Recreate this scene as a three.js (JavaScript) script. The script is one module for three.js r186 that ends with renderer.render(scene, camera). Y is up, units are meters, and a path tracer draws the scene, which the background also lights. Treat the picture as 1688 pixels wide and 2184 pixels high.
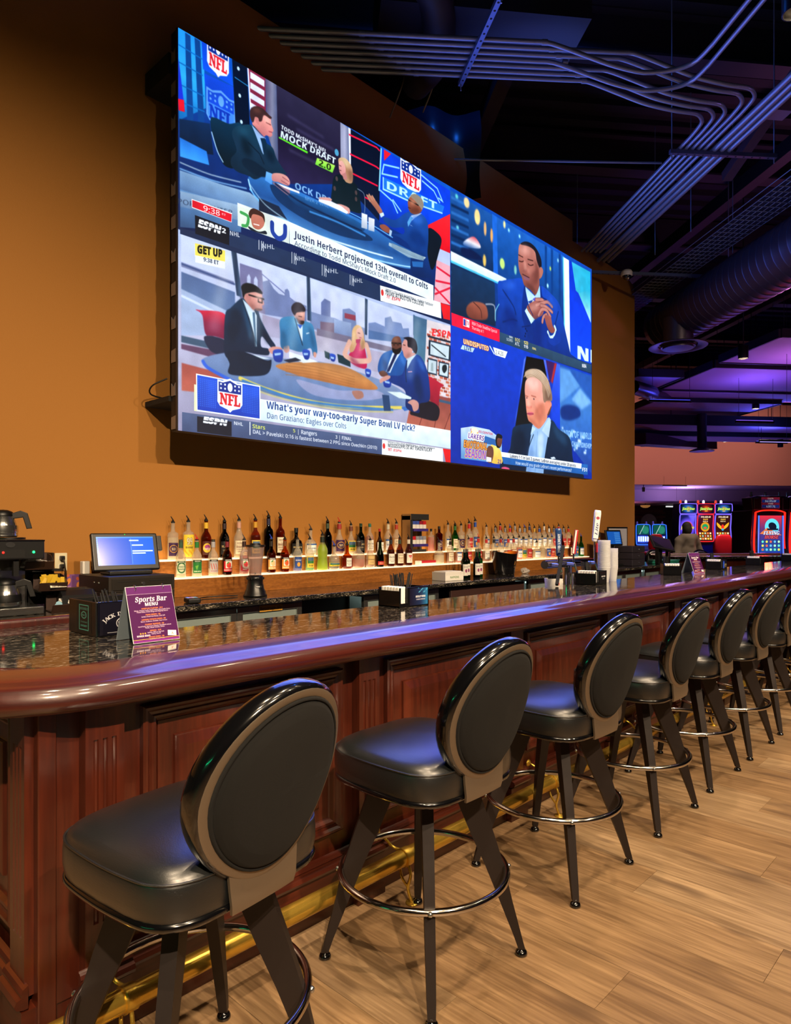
import * as THREE from 'three';
import { mergeGeometries, toCreasedNormals } from 'three/addons/utils/BufferGeometryUtils.js';
import { RoundedBoxGeometry } from 'three/addons/geometries/RoundedBoxGeometry.js';
import { MarchingCubes } from 'three/addons/objects/MarchingCubes.js';
import { RectAreaLightUniformsLib } from 'three/addons/lights/RectAreaLightUniformsLib.js';
RectAreaLightUniformsLib.init();

// ---------------------------------------------------------------- camera, lights, exposure
// world: x runs along the bar, y up, -z towards the bar wall; the camera stands at the origin of x and z, 1.5 m up
const scene = new THREE.Scene();
scene.background = new THREE.Color(0x000000);
const camera = new THREE.PerspectiveCamera(2 * Math.atan(1135 / 1459) * 180 / Math.PI, 1688 / 2270, 0.05, 80);
camera.setViewOffset(1688, 2270, 0, 0, 1688, 2184);            // rising-front lens: verticals stay upright
const YAW = 43.365 * Math.PI / 180;
camera.position.set(0, 1.5, 0);
camera.lookAt(Math.cos(YAW), 1.5, -Math.sin(YAW));
const renderer = new THREE.WebGLRenderer({ antialias: true });
renderer.toneMapping = THREE.LinearToneMapping;
renderer.toneMappingExposure = 1.0;
renderer.shadowMap.enabled = true;

const WARM = 0xffe2bc, WARM2 = 0xffb870;
function spot(x, y, z, intensity, angle, color = WARM, pen = 0.6, soft = 3, tx = x, ty = 0, tz = z) {
  const l = new THREE.SpotLight(color, intensity, 0, angle, pen, 2);
  l.position.set(x, y, z); l.target.position.set(tx, ty, tz); l.castShadow = true; l.shadow.radius = soft; l.shadow.mapSize.set(1024, 1024);
  scene.add(l, l.target); return l;
}
function rect(color, intensity, w, h, x, y, z, tx, ty, tz) {
  const l = new THREE.RectAreaLight(color, intensity, w, h);
  l.position.set(x, y, z); l.lookAt(tx, ty, tz); scene.add(l); return l;
}
function point(color, intensity, x, y, z, soft = 3) {
  const l = new THREE.PointLight(color, intensity, 0, 2); l.position.set(x, y, z); l.castShadow = true; l.shadow.radius = soft; scene.add(l); return l;
}
// the video wall is an area light of its own size
rect(0x5874ff, 2.8, 6.4, 2.98, 5.80, 3.753, -4.62, 5.80, 3.753, 0);

// ---------------------------------------------------------------- helpers
let seed = 7;
const rnd = () => { seed = (seed * 1664525 + 1013904223) >>> 0; return seed / 4294967296; };
const rr = (a, b) => a + (b - a) * rnd();
const taken = new Map();
const numbered = (n) => { const k = taken.get(n) ?? 0; taken.set(n, k + 1); return k ? n + '_' + String(k).padStart(3, '0') : n; };
function tag(o, label, category, group) { o.userData.label = label; o.userData.category = category; if (group) o.userData.group = group; return o; }
function thing(name, label, category, x = 0, y = 0, z = 0, turn = 0, group) {
  const g = new THREE.Group(); g.name = numbered(name); g.position.set(x, y, z); g.rotation.y = turn; scene.add(g);
  return tag(g, label, category, group);
}
function part(name, geom, mat, parent, x = 0, y = 0, z = 0) {
  const m = new THREE.Mesh(Array.isArray(geom) ? merge(geom) : geom, mat); m.name = name; m.castShadow = m.receiveShadow = true; m.position.set(x, y, z);
  parent.add(m); return m;
}
function solo(name, geom, mat, label, category, group) { const m = part(numbered(name), geom, mat, scene); return tag(m, label, category, group); }
function struct(name, geom, mat, label) { const m = part(numbered(name), geom, mat, scene); m.userData.kind = 'structure'; if (label) m.userData.label = label; return m; }
function copyOf(o, label, x, y, z, turn = 0) {
  const c = o.clone(); c.name = numbered(o.name.replace(/_\d{3}$/, '')); c.userData = { ...o.userData, label }; c.position.set(x, y, z); c.rotation.y = turn; scene.add(c); return c;
}
function merge(list) {
  const gs = list.map((g) => { let q = g.index ? g.toNonIndexed() : g; const o = new THREE.BufferGeometry(); for (const k of ['position', 'normal', 'uv']) if (q.attributes[k]) o.setAttribute(k, q.attributes[k]); if (!o.attributes.uv) o.setAttribute('uv', new THREE.Float32BufferAttribute(new Float32Array(o.attributes.position.count * 2), 2)); if (!o.attributes.normal) o.computeVertexNormals(); return o; });
  return mergeGeometries(gs);
}
// texture coordinates in metres, picked by the way a face points
function metric(g, s = 1, rot = false) {
  const q = g.index ? g.toNonIndexed() : g, p = q.attributes.position, n = q.attributes.normal, uv = new Float32Array(p.count * 2);
  for (let i = 0; i < p.count; i += 3) {
    let ax = 0, ay = 0, az = 0;
    for (let k = 0; k < 3; k++) { ax += Math.abs(n.getX(i + k)); ay += Math.abs(n.getY(i + k)); az += Math.abs(n.getZ(i + k)); }
    for (let k = 0; k < 3; k++) {
      const x = p.getX(i + k), y = p.getY(i + k), z = p.getZ(i + k);
      let u = ax > ay && ax > az ? z : x, v = ay > ax && ay > az ? z : y;
      if (rot) [u, v] = [v, u];
      uv[(i + k) * 2] = u * s; uv[(i + k) * 2 + 1] = v * s;
    }
  }
  q.setAttribute('uv', new THREE.BufferAttribute(uv, 2)); return q;
}
const at = (g, x, y, z) => g.translate(x, y, z);
const bx = (w, h, d, x = 0, y = 0, z = 0) => new THREE.BoxGeometry(w, h, d).translate(x, y, z);
const b6 = (x0, x1, y0, y1, z0, z1) => new THREE.BoxGeometry(x1 - x0, y1 - y0, z1 - z0).translate((x0 + x1) / 2, (y0 + y1) / 2, (z0 + z1) / 2);
const rb = (w, h, d, r, x = 0, y = 0, z = 0, seg = 2) => new RoundedBoxGeometry(w, h, d, seg, Math.min(r, w / 2.01, h / 2.01, d / 2.01)).translate(x, y, z);
const cyl = (r0, r1, h, x = 0, y = 0, z = 0, n = 20) => new THREE.CylinderGeometry(r1, r0, h, n).translate(x, y + h / 2, z);   // r0 at the bottom
const lathe = (pts, n = 24) => new THREE.LatheGeometry(pts.map(([r, y]) => new THREE.Vector2(r, y)), n);
const V = (x, y, z) => new THREE.Vector3(x, y, z);
function tube(pts, r, n = 8, seg = 0, closed = false, tension = 0.5) {
  const c = new THREE.CatmullRomCurve3(pts.map((p) => V(...p)), closed, 'catmullrom', tension);
  return new THREE.TubeGeometry(c, seg || pts.length * 6, r, n, closed);
}
function rod(a, b, r, n = 8) { const A = V(...a), B = V(...b), d = B.clone().sub(A), L = d.length(); const g = new THREE.CylinderGeometry(r, r, L, n); g.applyQuaternion(new THREE.Quaternion().setFromUnitVectors(V(0, 1, 0), d.normalize())); return g.translate((A.x + B.x) / 2, (A.y + B.y) / 2, (A.z + B.z) / 2); }
function bar(a, b, w, h) {                                       // a box beam from a to b, w across, h high
  const A = V(...a), B = V(...b), d = B.clone().sub(A), L = d.length(); const g = new THREE.BoxGeometry(w, h, L);
  const m = new THREE.Matrix4().lookAt(B, A, V(0, 1, 0)); g.applyMatrix4(m); return g.translate((A.x + B.x) / 2, (A.y + B.y) / 2, (A.z + B.z) / 2);
}
// a mesh through rings of points; every ring has the same count; smooth along and around
function loft(rings, { closed = true, capA = false, capB = false, crease = 0 } = {}) {
  const n = rings[0].length, P = [], I = [], UV = [];
  rings.forEach((r, j) => r.forEach((p, i) => { P.push(...p); UV.push(i / n, j / (rings.length - 1)); }));
  const m = closed ? n : n - 1;
  for (let j = 0; j < rings.length - 1; j++) for (let i = 0; i < m; i++) { const a = j * n + i, b = j * n + (i + 1) % n, c = a + n, d = b + n; I.push(a, b, d, a, d, c); }
  const cap = (j, flip) => { const c = P.length / 3, r = rings[j]; const s = r.reduce((q, p) => [q[0] + p[0] / n, q[1] + p[1] / n, q[2] + p[2] / n], [0, 0, 0]); P.push(...s); UV.push(0.5, 0.5); for (let i = 0; i < n; i++) { const a = j * n + i, b = j * n + (i + 1) % n; flip ? I.push(c, a, b) : I.push(c, b, a); } };
  if (capA) cap(0, false); if (capB) cap(rings.length - 1, true);
  let g = new THREE.BufferGeometry(); g.setAttribute('position', new THREE.Float32BufferAttribute(P, 3)); g.setAttribute('uv', new THREE.Float32BufferAttribute(UV, 2)); g.setIndex(I); g.computeVertexNormals();
  if (crease) g = toCreasedNormals(g, crease);
  return g;
}
const ext = (pts, depth, bevel = 0, holes = []) => {
  const s = new THREE.Shape(pts.map(([x, y]) => new THREE.Vector2(x, y)));
  for (const h of holes) s.holes.push(new THREE.Path(h.map(([x, y]) => new THREE.Vector2(x, y))));
  return new THREE.ExtrudeGeometry(s, { depth, bevelEnabled: bevel > 0, bevelSize: bevel, bevelThickness: bevel, bevelSegments: 2, curveSegments: 12 });
};

// ---------------------------------------------------------------- computed textures
function hash(x, y, s) { let h = Math.imul(x, 374761393) ^ Math.imul(y, 668265263) ^ Math.imul(s, 2246822519); h = Math.imul(h ^ (h >>> 13), 1274126177); return ((h ^ (h >>> 16)) >>> 0) / 4294967296; }
function vn(x, y, px, py, s) {                                   // value noise that repeats after px, py cells
  const x0 = Math.floor(x), y0 = Math.floor(y); let fx = x - x0, fy = y - y0; fx = fx * fx * (3 - 2 * fx); fy = fy * fy * (3 - 2 * fy);
  const w = (a, m) => ((a % m) + m) % m, h = (a, b) => hash(w(a, px), w(b, py), s);
  return (h(x0, y0) * (1 - fx) + h(x0 + 1, y0) * fx) * (1 - fy) + (h(x0, y0 + 1) * (1 - fx) + h(x0 + 1, y0 + 1) * fx) * fy;
}
function fbm(u, v, cx, cy, oct, s) { let a = 0.5, t = 0, q = 0; for (let o = 0; o < oct; o++) { t += a * vn(u * cx, v * cy, cx, cy, s + o); q += a; a *= 0.5; cx *= 2; cy *= 2; } return t / q; }
function tex(n, f, srgb = true, m = n) {
  const d = new Uint8Array(n * m * 4);
  for (let y = 0; y < m; y++) for (let x = 0; x < n; x++) { const c = f(x / n, y / m), i = (y * n + x) * 4; for (let k = 0; k < 3; k++) d[i + k] = Math.max(0, Math.min(255, c[k] ?? c[0])); d[i + 3] = 255; }
  const t = new THREE.DataTexture(d, n, m); t.wrapS = t.wrapT = THREE.RepeatWrapping; t.magFilter = THREE.LinearFilter; t.minFilter = THREE.LinearMipmapLinearFilter; t.generateMipmaps = true; if (srgb) t.colorSpace = THREE.SRGBColorSpace; t.needsUpdate = true; return t;
}
const rep = (t, u, v = u) => { const c = t.clone(); c.repeat.set(u, v); c.needsUpdate = true; return c; };
const mix3 = (a, b, t) => [a[0] + (b[0] - a[0]) * t, a[1] + (b[1] - a[1]) * t, a[2] + (b[2] - a[2]) * t];
const grainTex = tex(256, (u, v) => { const g = fbm(u, v, 64, 4, 3, 11) * 0.6 + fbm(u, v, 128, 8, 2, 15) * 0.4; return [g * 255]; }, false);
const mahoganyTex = tex(512, (u, v) => { const g = fbm(u, v, 48, 3, 4, 21), f = fbm(u, v, 160, 10, 2, 25), w = fbm(u, v, 5, 3, 3, 28); return mix3([40, 13, 8], [98, 40, 21], Math.min(1, Math.max(0, 0.15 + g * 0.55 + f * 0.25 + (w - 0.5) * 0.5))); });
const speck = tex(256, (u, v) => [fbm(u, v, 64, 64, 2, 31) * 255], false);
const coarse = tex(128, (u, v) => [fbm(u, v, 8, 8, 4, 35) * 255], false);
const graniteTex = tex(1024, (u, v) => {
  const a = fbm(u, v, 40, 120, 3, 41), b = fbm(u, v, 90, 220, 2, 45), c = fbm(u, v, 10, 24, 3, 48); let t = (a - 0.5) * 2.2 + (b - 0.5) * 1.6 + (c - 0.5) * 0.9;
  const k = t > 0.35 ? Math.min(1, (t - 0.35) * 2.2) : 0, d = Math.max(0, Math.min(1, t + 0.5));
  return mix3(mix3([20, 20, 20], [62, 58, 52], d), [150, 138, 120], k);
});
const leatherBump = tex(256, (u, v) => [fbm(u, v, 60, 60, 3, 51) * 255], false);
const clothBump = tex(128, (u, v) => [127 + 60 * Math.sin(u * Math.PI * 2 * 32) * Math.sin(v * Math.PI * 2 * 32) + 60 * (hash(u * 128 | 0, v * 128 | 0, 5) - 0.5)], false);
const brushTex = tex(256, (u, v) => [150 + 80 * (fbm(u, v, 4, 128, 2, 61) - 0.5)], false);

const std = (color, roughness = 0.5, o = {}) => new THREE.MeshStandardMaterial({ color, roughness, ...o });
const phy = (color, roughness = 0.5, o = {}) => new THREE.MeshPhysicalMaterial({ color, roughness, ...o });
const glow = (color, k = 1) => std(0x050505, 0.5, { emissive: color, emissiveIntensity: k });
const M = {
  wall: std(0xa46c26, 0.75, { bumpMap: rep(speck, 4), bumpScale: 0.0006 }),
  mahogany: phy(0xffffff, 0.32, { map: rep(mahoganyTex, 1.1, 0.9), clearcoat: 0.55, clearcoatRoughness: 0.18 }),
  rail: phy(0xd8a090, 0.42, { map: rep(mahoganyTex, 2.4, 0.35), clearcoat: 1, clearcoatRoughness: 0.11, bumpMap: rep(coarse, 5), bumpScale: 0.0006 }),
  granite: phy(0xffffff, 0.07, { map: rep(graniteTex, 1.3), clearcoat: 0.2, clearcoatRoughness: 0.03 }),
  leather: phy(0x15181a, 0.36, { bumpMap: rep(leatherBump, 6), bumpScale: 0.00035, clearcoat: 1, clearcoatRoughness: 0.3 }),
  fabric: std(0x070707, 0.9, { bumpMap: rep(clothBump, 10), bumpScale: 0.0012 }),
  blackGloss: phy(0x08080a, 0.16, { clearcoat: 1, clearcoatRoughness: 0.05 }),
  bronze: std(0x857868, 0.42, { metalness: 0.7 }),
  leg: std(0x2a2220, 0.5, { metalness: 0.35 }),
  chrome: std(0xc9c4bd, 0.13, { metalness: 1 }),
  brass: std(0xe8c050, 0.24, { metalness: 0.85, bumpMap: rep(coarse, 3), bumpScale: 0.0008 }),
  steel: std(0xb9bab8, 0.3, { metalness: 0.95, roughnessMap: brushTex }),
  black: std(0x0c0c0d, 0.42), blackMatte: std(0x0e0e0f, 0.8), dark: std(0x1a1918, 0.6), white: std(0xe4e0d8, 0.55), cream: std(0xd8cfae, 0.45),
  grey: std(0x6a6a6a, 0.5), paper: std(0xe9e6e0, 0.8), rubber: std(0x111111, 0.7),
};

// ---------------------------------------------------------------- floor: wood-look planks laid across the bar's line
const PW = 0.252, PL = 1.48;
const plankTex = [0, 1, 2, 3].map((k) => tex(512, (u, v) => {
  const w = fbm(u, v, 3, 5, 3, 70 + k) - 0.5, g = fbm(u + w * 0.015, v, 2, 26, 4, 80 + k), f = fbm(u, v, 12, 128, 2, 90 + k), kn = Math.max(0, fbm(u, v, 5, 9, 3, 97 + k) - 0.66) * 3.2;
  const t = Math.min(1, Math.max(0, 0.1 + g * 0.75 + (f - 0.5) * 0.8 + w * 0.7));
  return mix3(mix3([112, 88, 62], [172, 144, 110], t), [92, 72, 54], Math.min(0.75, kn));
}, true, 256));
const plankMat = [];
for (let k = 0; k < 4; k++) for (const c of [0xffffff, 0xf6f0e8, 0xeee6dc]) plankMat.push(phy(c, 0.42, { map: plankTex[k], clearcoat: 0.12, clearcoatRoughness: 0.35 }));
const floor = struct('floor', b6(-9, 40, -0.2, -0.006, -40, 9), std(0x4a3624, 0.7), 'floor under the wood-look planks');
{
  const base = new RoundedBoxGeometry(PL - 0.001, 0.012, PW - 0.001, 1, 0.0008).rotateY(Math.PI / 2);
  const q = base.index ? base.toNonIndexed() : base, p = q.attributes.position, geos = [];
  for (let v = 0; v < 3; v++) {
    const uv = new Float32Array(p.count * 2);
    for (let i = 0; i < p.count; i++) { uv[i * 2] = p.getZ(i) / PL * 0.97 + v * 0.31; uv[i * 2 + 1] = p.getX(i) / PW * 0.3 + 0.17 + v * 0.29; }
    const g = q.clone(); g.setAttribute('uv', new THREE.BufferAttribute(uv, 2)); geos.push(g);
  }
  const rest = [], cells = [];
  for (let i = -16; i < 58; i++) for (let j = -12; j < 6; j++) {
    const x = 0.105 + i * PW, z = ((i * 0.618 + 20) % 1) * PL + j * PL - 0.2;
    if (z < (x < 0.4 ? -5 : -2.75) || z > 7) continue;
    const t = x * Math.cos(YAW) - z * Math.sin(YAW), l = x * Math.sin(YAW) + z * Math.cos(YAW);
    cells.push({ x, z, t, seen: t > 1.2 && Math.abs(l / t) < 0.75 ? t : 1e3 + Math.hypot(x, z), g: Math.floor(rnd() * 3), m: Math.floor(rnd() * 12) });
  }
  cells.sort((a, b) => a.seen - b.seen);
  cells.forEach((c, n) => {
    if (n < 290) part('plank', geos[c.g], plankMat[c.m], floor, c.x, 0 - 0.006, c.z);
    else rest.push(geos[c.g].clone().translate(c.x, -0.006, c.z));
  });
  part('plank_rest', merge(rest), plankMat[1], floor).userData.kind = 'stuff';
}
const carpetTex = tex(256, (u, v) => { const a = fbm(u, v, 8, 8, 3, 101), b = fbm(u, v, 64, 64, 2, 105); return mix3([36, 16, 28], [92, 34, 40], Math.max(0, Math.min(1, (a - 0.5) * 3 + b * 0.6))); });

// ---------------------------------------------------------------- walls
// bar wall: a tall painted wall that stops at 11.5 m; its top steps down at the right end
struct('wall_bar', metric(ext([[-7, 0], [11.52, 0], [11.52, 5.62], [11.46, 5.78], [11.2, 5.86], [9.35, 5.9], [9.35, 6.2], [-7, 6.2]], 0.3).translate(0, 0, -5.45)), M.wall, 'ochre painted wall behind the bar');
struct('wall_left', b6(-7.3, -7, -0.2, 8, -30, 9), std(0x5c4326, 0.8), 'ochre wall to the left of the bar');
struct('wall_rear', b6(-7.3, 40, -0.2, 8, 9, 9.3), std(0x4a3a2c, 0.85), 'wall behind the viewer');
struct('wall_right', b6(40, 40.3, -0.2, 8, -40, 9.3), std(0x4a3a34, 0.85), 'far side wall of the gaming hall');
struct('wall_back', b6(-7.3, 40, -0.2, 8, -40.3, -40), std(0x4a3a34, 0.85), 'rear wall of the gaming hall');
struct('ceiling', b6(-7.3, 40.3, 7.6, 7.8, -40.3, 9.3), std(0x0c0b0e, 0.7), 'black painted metal roof deck');

// ---------------------------------------------------------------- the bar: mahogany front, granite top, padded-look arm rail, brass foot rail
const TOP = 1.09, XE = 13.1;
const barBody = thing('bar_counter', 'long mahogany bar front with raised panels and fluted pilasters', 'bar');
part('carcass', metric(merge([b6(0.72, XE, 0.0, 1.05, -2.62, -2.06), b6(0.72, 1.28, 0, 1.05, -3.18, -2.6)])), M.mahogany, barBody);
// a frame swept round a rectangle in the xy plane: profile = [inset, height]
function rectSweep(x0, x1, y0, y1, prof, fill) {
  const P = [], add = (a, b, c, d) => P.push(...a, ...b, ...c, ...a, ...c, ...d);
  const ring = ([s, h]) => [[x0 + s, y0 + s, h], [x1 - s, y0 + s, h], [x1 - s, y1 - s, h], [x0 + s, y1 - s, h]];
  for (let i = 0; i < prof.length - 1; i++) { const a = ring(prof[i]), b = ring(prof[i + 1]); for (let k = 0; k < 4; k++) { const n = (k + 1) % 4; add(a[k], a[n], b[n], b[k]); } }
  if (fill) { const r = ring(prof[prof.length - 1]); add(r[0], r[1], r[2], r[3]); }
  const g = new THREE.BufferGeometry(); g.setAttribute('position', new THREE.Float32BufferAttribute(P, 3)); g.computeVertexNormals(); return metric(g);
}
const MOULD = [[0, 0], [0, 0.024], [0.006, 0.029], [0.014, 0.028], [0.022, 0.02], [0.032, 0.016], [0.037, 0.02], [0.045, 0.018], [0.054, 0.005], [0.06, 0.0], [0.066, -0.001]];
const FIELD = [[0.06, -0.012], [0.112, -0.012], [0.114, -0.002], [0.118, 0.0], [0.15, 0.008]];
const panelX = [];
for (let k = 0; k < 12; k++) panelX.push(0.82 + 1.09 * k);
const pilShape = (w, d) => { const p = [[-w / 2, 0], [w / 2, 0], [w / 2, d]]; for (const c of [0.027, 0, -0.027]) p.push([c + 0.0075, d], [c + 0.005, d - 0.006], [c, d - 0.008], [c - 0.005, d - 0.006], [c - 0.0075, d]); p.push([-w / 2, d]); return p.map(([x, y]) => [x, -y]).reverse(); };
const pilGeo = metric(merge([
  ext(pilShape(0.115, 0.045), 0.54).rotateX(-Math.PI / 2).translate(0, 0.355, 0),
  b6(-0.0575, 0.0575, 0.2, 0.356, 0, 0.045), b6(-0.0575, 0.0575, 0.894, 1.035, 0, 0.045),
]));
const BASEP = [[0, 0.178], [-0.012, 0.178], [-0.03, 0.184], [-0.036, 0.196], [-0.03, 0.208], [-0.018, 0.212], [-0.016, 0.218], [-0.02, 0.224], [-0.014, 0.234], [-0.006, 0.238], [0, 0.242]];
function barBay(parent, X0, x0, x1, zFace) {                      // pilaster at X0, panel x0..x1 on a face that looks to +z
  part('pilaster', pilGeo, M.mahogany, parent, X0 + 0.0575, 0, zFace);
  if (x1 > x0) {
    part('moulding', rectSweep(x0, x1, 0.315, 0.958, MOULD), M.mahogany, parent, 0, 0, zFace);
    part('panel', rectSweep(x0, x1, 0.315, 0.958, FIELD, true), M.mahogany, parent, 0, 0, zFace + 0.014);
  }
}
for (const X of panelX) {
  barBay(barBody, X, X + 0.185, X + 1.09 - 0.07, -2.05);
  // base moulding and plinth step forward round each pilaster
  const gA = ext(BASEP.map(([a, b]) => [-a, b]), 0.155).rotateY(-Math.PI / 2).translate(X + 0.135, 0, -2.005);
  const gB = ext(BASEP.map(([a, b]) => [-a, b]), 0.945).rotateY(-Math.PI / 2).translate(X + 1.075, 0, -2.03);
  part('base_moulding', metric(gA, 1, true), M.mahogany, barBody); part('base_moulding', metric(gB, 1, true), M.mahogany, barBody);
  part('plinth', metric(merge([b6(X - 0.02, X + 0.135, 0, 0.172, -2.06, -1.99)]), 1, true), M.mahogany, barBody);
  part('plinth', metric(b6(X + 0.13, X + 1.07, 0, 0.172, -2.06, -2.02), 1, true), M.mahogany, barBody);
}
part('face', metric(merge([b6(0.72, XE, 0.15, 1.05, -2.07, -2.05)])), M.mahogany, barBody);
part('corner_post', metric(rb(0.05, 1.04, 0.05, 0.004, 0.725, 0.52, -2.055)), M.mahogany, barBody);
{ // the short end of the bar, looking to -x
  const e = new THREE.Group(); e.name = 'end_face'; e.position.set(0.72, 0, 0); e.rotation.y = -Math.PI / 2; barBody.add(e);
  for (const w of [2.12, 2.95]) part('pilaster', pilGeo, M.mahogany, e, -w - 0.0, 0, 0.0).rotation.y = 0;
  part('moulding', rectSweep(-2.86, -2.24, 0.315, 0.958, MOULD), M.mahogany, e);
  part('panel', rectSweep(-2.86, -2.24, 0.315, 0.958, FIELD, true), M.mahogany, e, 0, 0, 0.013);
  part('base_moulding', metric(merge([ext(BASEP.map(([a, b]) => [-a, b]), 0.155).rotateY(-Math.PI / 2).translate(-2.045, 0, 0.04), ext(BASEP.map(([a, b]) => [-a, b]), 0.9).rotateY(-Math.PI / 2).translate(-2.21, 0, 0.018)]), 1, true), M.mahogany, e);
  part('plinth', metric(merge([b6(-2.2, -2.045, 0, 0.172, 0, 0.058), b6(-3.18, -2.2, 0, 0.172, 0, 0.03)]), 1, true), M.mahogany, e);
}
// granite top
const barTop = thing('granite_countertop', 'polished dark granite bar top with a rolled mahogany arm rail', 'bar top');
{
  const s = new THREE.Shape(); s.moveTo(XE, 2.149); s.lineTo(0.87, 2.149); s.absarc(0.87, 2.369, 0.22, -Math.PI / 2, -Math.PI, true); s.lineTo(0.65, 3.2); s.lineTo(1.3, 3.2); s.lineTo(1.3, 2.692); s.lineTo(XE, 2.692); s.closePath();
  const g = new THREE.ExtrudeGeometry(s, { depth: 0.034, bevelEnabled: true, bevelSize: 0.003, bevelThickness: 0.003, bevelSegments: 2, curveSegments: 16 });
  g.rotateX(-Math.PI / 2).translate(0, TOP - 0.037, 0);
  part('granite_slab', metric(g), M.granite, barTop);
  const prof = [[0.0, 1.05], [0.0, 1.091], [0.004, 1.0955], [0.02, 1.0985], [0.05, 1.099], [0.09, 1.0978], [0.13, 1.0955], [0.155, 1.0932], [0.168, 1.0908], [0.18, 1.0878], [0.192, 1.0845], [0.204, 1.0815], [0.214, 1.0795], [0.222, 1.0778], [0.231, 1.0725], [0.24, 1.063], [0.2465, 1.05], [0.2485, 1.037], [0.247, 1.024], [0.24, 1.012], [0.228, 1.004], [0.21, 1.0], [0.17, 1.0], [0.155, 1.004], [0.145, 1.014], [0.13, 1.02], [0.12, 1.03], [0.05, 1.03]];
  const path = [];                                                // [x, z, outward x, outward z]
  for (let x = XE; x > 0.9; x -= 0.4) path.push([x, -2.149, 0, 1]);
  for (let k = 0; k <= 16; k++) { const a = Math.PI / 2 * k / 16; path.push([0.87 - 0.22 * Math.sin(a), -(2.369 - 0.22 * Math.cos(a)), -Math.sin(a), Math.cos(a)]); }
  path.push([0.65, -2.7, -1, 0], [0.65, -3.26, -1, 0]);
  const rings = path.map(([x, z, ox, oz]) => prof.map(([s, y]) => [x + ox * s, y, z + oz * s]));
  const rg = loft(rings, { closed: false }); const uv = rg.attributes.uv; let L = 0; const pos = rg.attributes.position, np = prof.length;
  for (let j = 0; j < path.length; j++) { if (j) L += Math.hypot(path[j][0] - path[j - 1][0], path[j][1] - path[j - 1][1]) + (path[j][2] !== path[j - 1][2] ? 0.012 : 0); for (let i = 0; i < np; i++) uv.setXY(j * np + i, i / np * 0.42, L); }
  part('arm_rail', rg, M.rail, barTop);
  part('back_trim', metric(rb(0.9, 0.05, 0.06, 0.018, 0.86, TOP + 0.01, -3.23)), M.rail, barTop);
}
// brass foot rail
const footRail = thing('foot_rail', 'polished brass foot rail along the base of the bar', 'rail');
part('tube', rod([0.5, 0.175, -1.89], [XE, 0.175, -1.89], 0.033, 24), M.brass, footRail);
for (let k = 0; k < 11; k++) {
  const x = 0.893 + 1.165 * k, b = new THREE.Group(); b.name = 'bracket'; footRail.add(b); b.position.set(x, 0, -1.89);
  part('collar', merge([cyl(0.0375, 0.0375, 0.035, 0, -0.0175, 0, 24).rotateZ(Math.PI / 2).translate(0, 0.175, 0), cyl(0.0385, 0.0385, 0.006, 0, -0.003, 0, 24).rotateZ(Math.PI / 2).translate(-0.017, 0.175, 0)]), M.brass, b);
  part('strut', merge([tube([[0, 0.145, 0.02], [-0.004, 0.11, 0.034], [-0.01, 0.06, 0.025], [-0.006, 0.02, 0.035], [0, 0.006, 0.04]], 0.0065, 8), tube([[-0.01, 0.062, 0.026], [-0.02, 0.1, 0], [-0.012, 0.145, -0.02]], 0.006, 8), lathe([[0.001, 0.012], [0.01, 0.012], [0.012, 0.007], [0.027, 0.006], [0.028, 0], [0.001, 0]], 16).translate(0, 0, 0.04)]), M.brass, b);
  part('wall_arm', merge([tube([[0, 0.195, -0.028], [-0.01, 0.2, -0.06], [-0.03, 0.235, -0.09], [-0.035, 0.25, -0.122]], 0.006, 8), lathe([[0.001, 0.01], [0.008, 0.01], [0.018, 0.004], [0.02, 0]], 14).rotateX(Math.PI / 2).translate(-0.035, 0.25, -0.13)]), M.brass, b);
}

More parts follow.
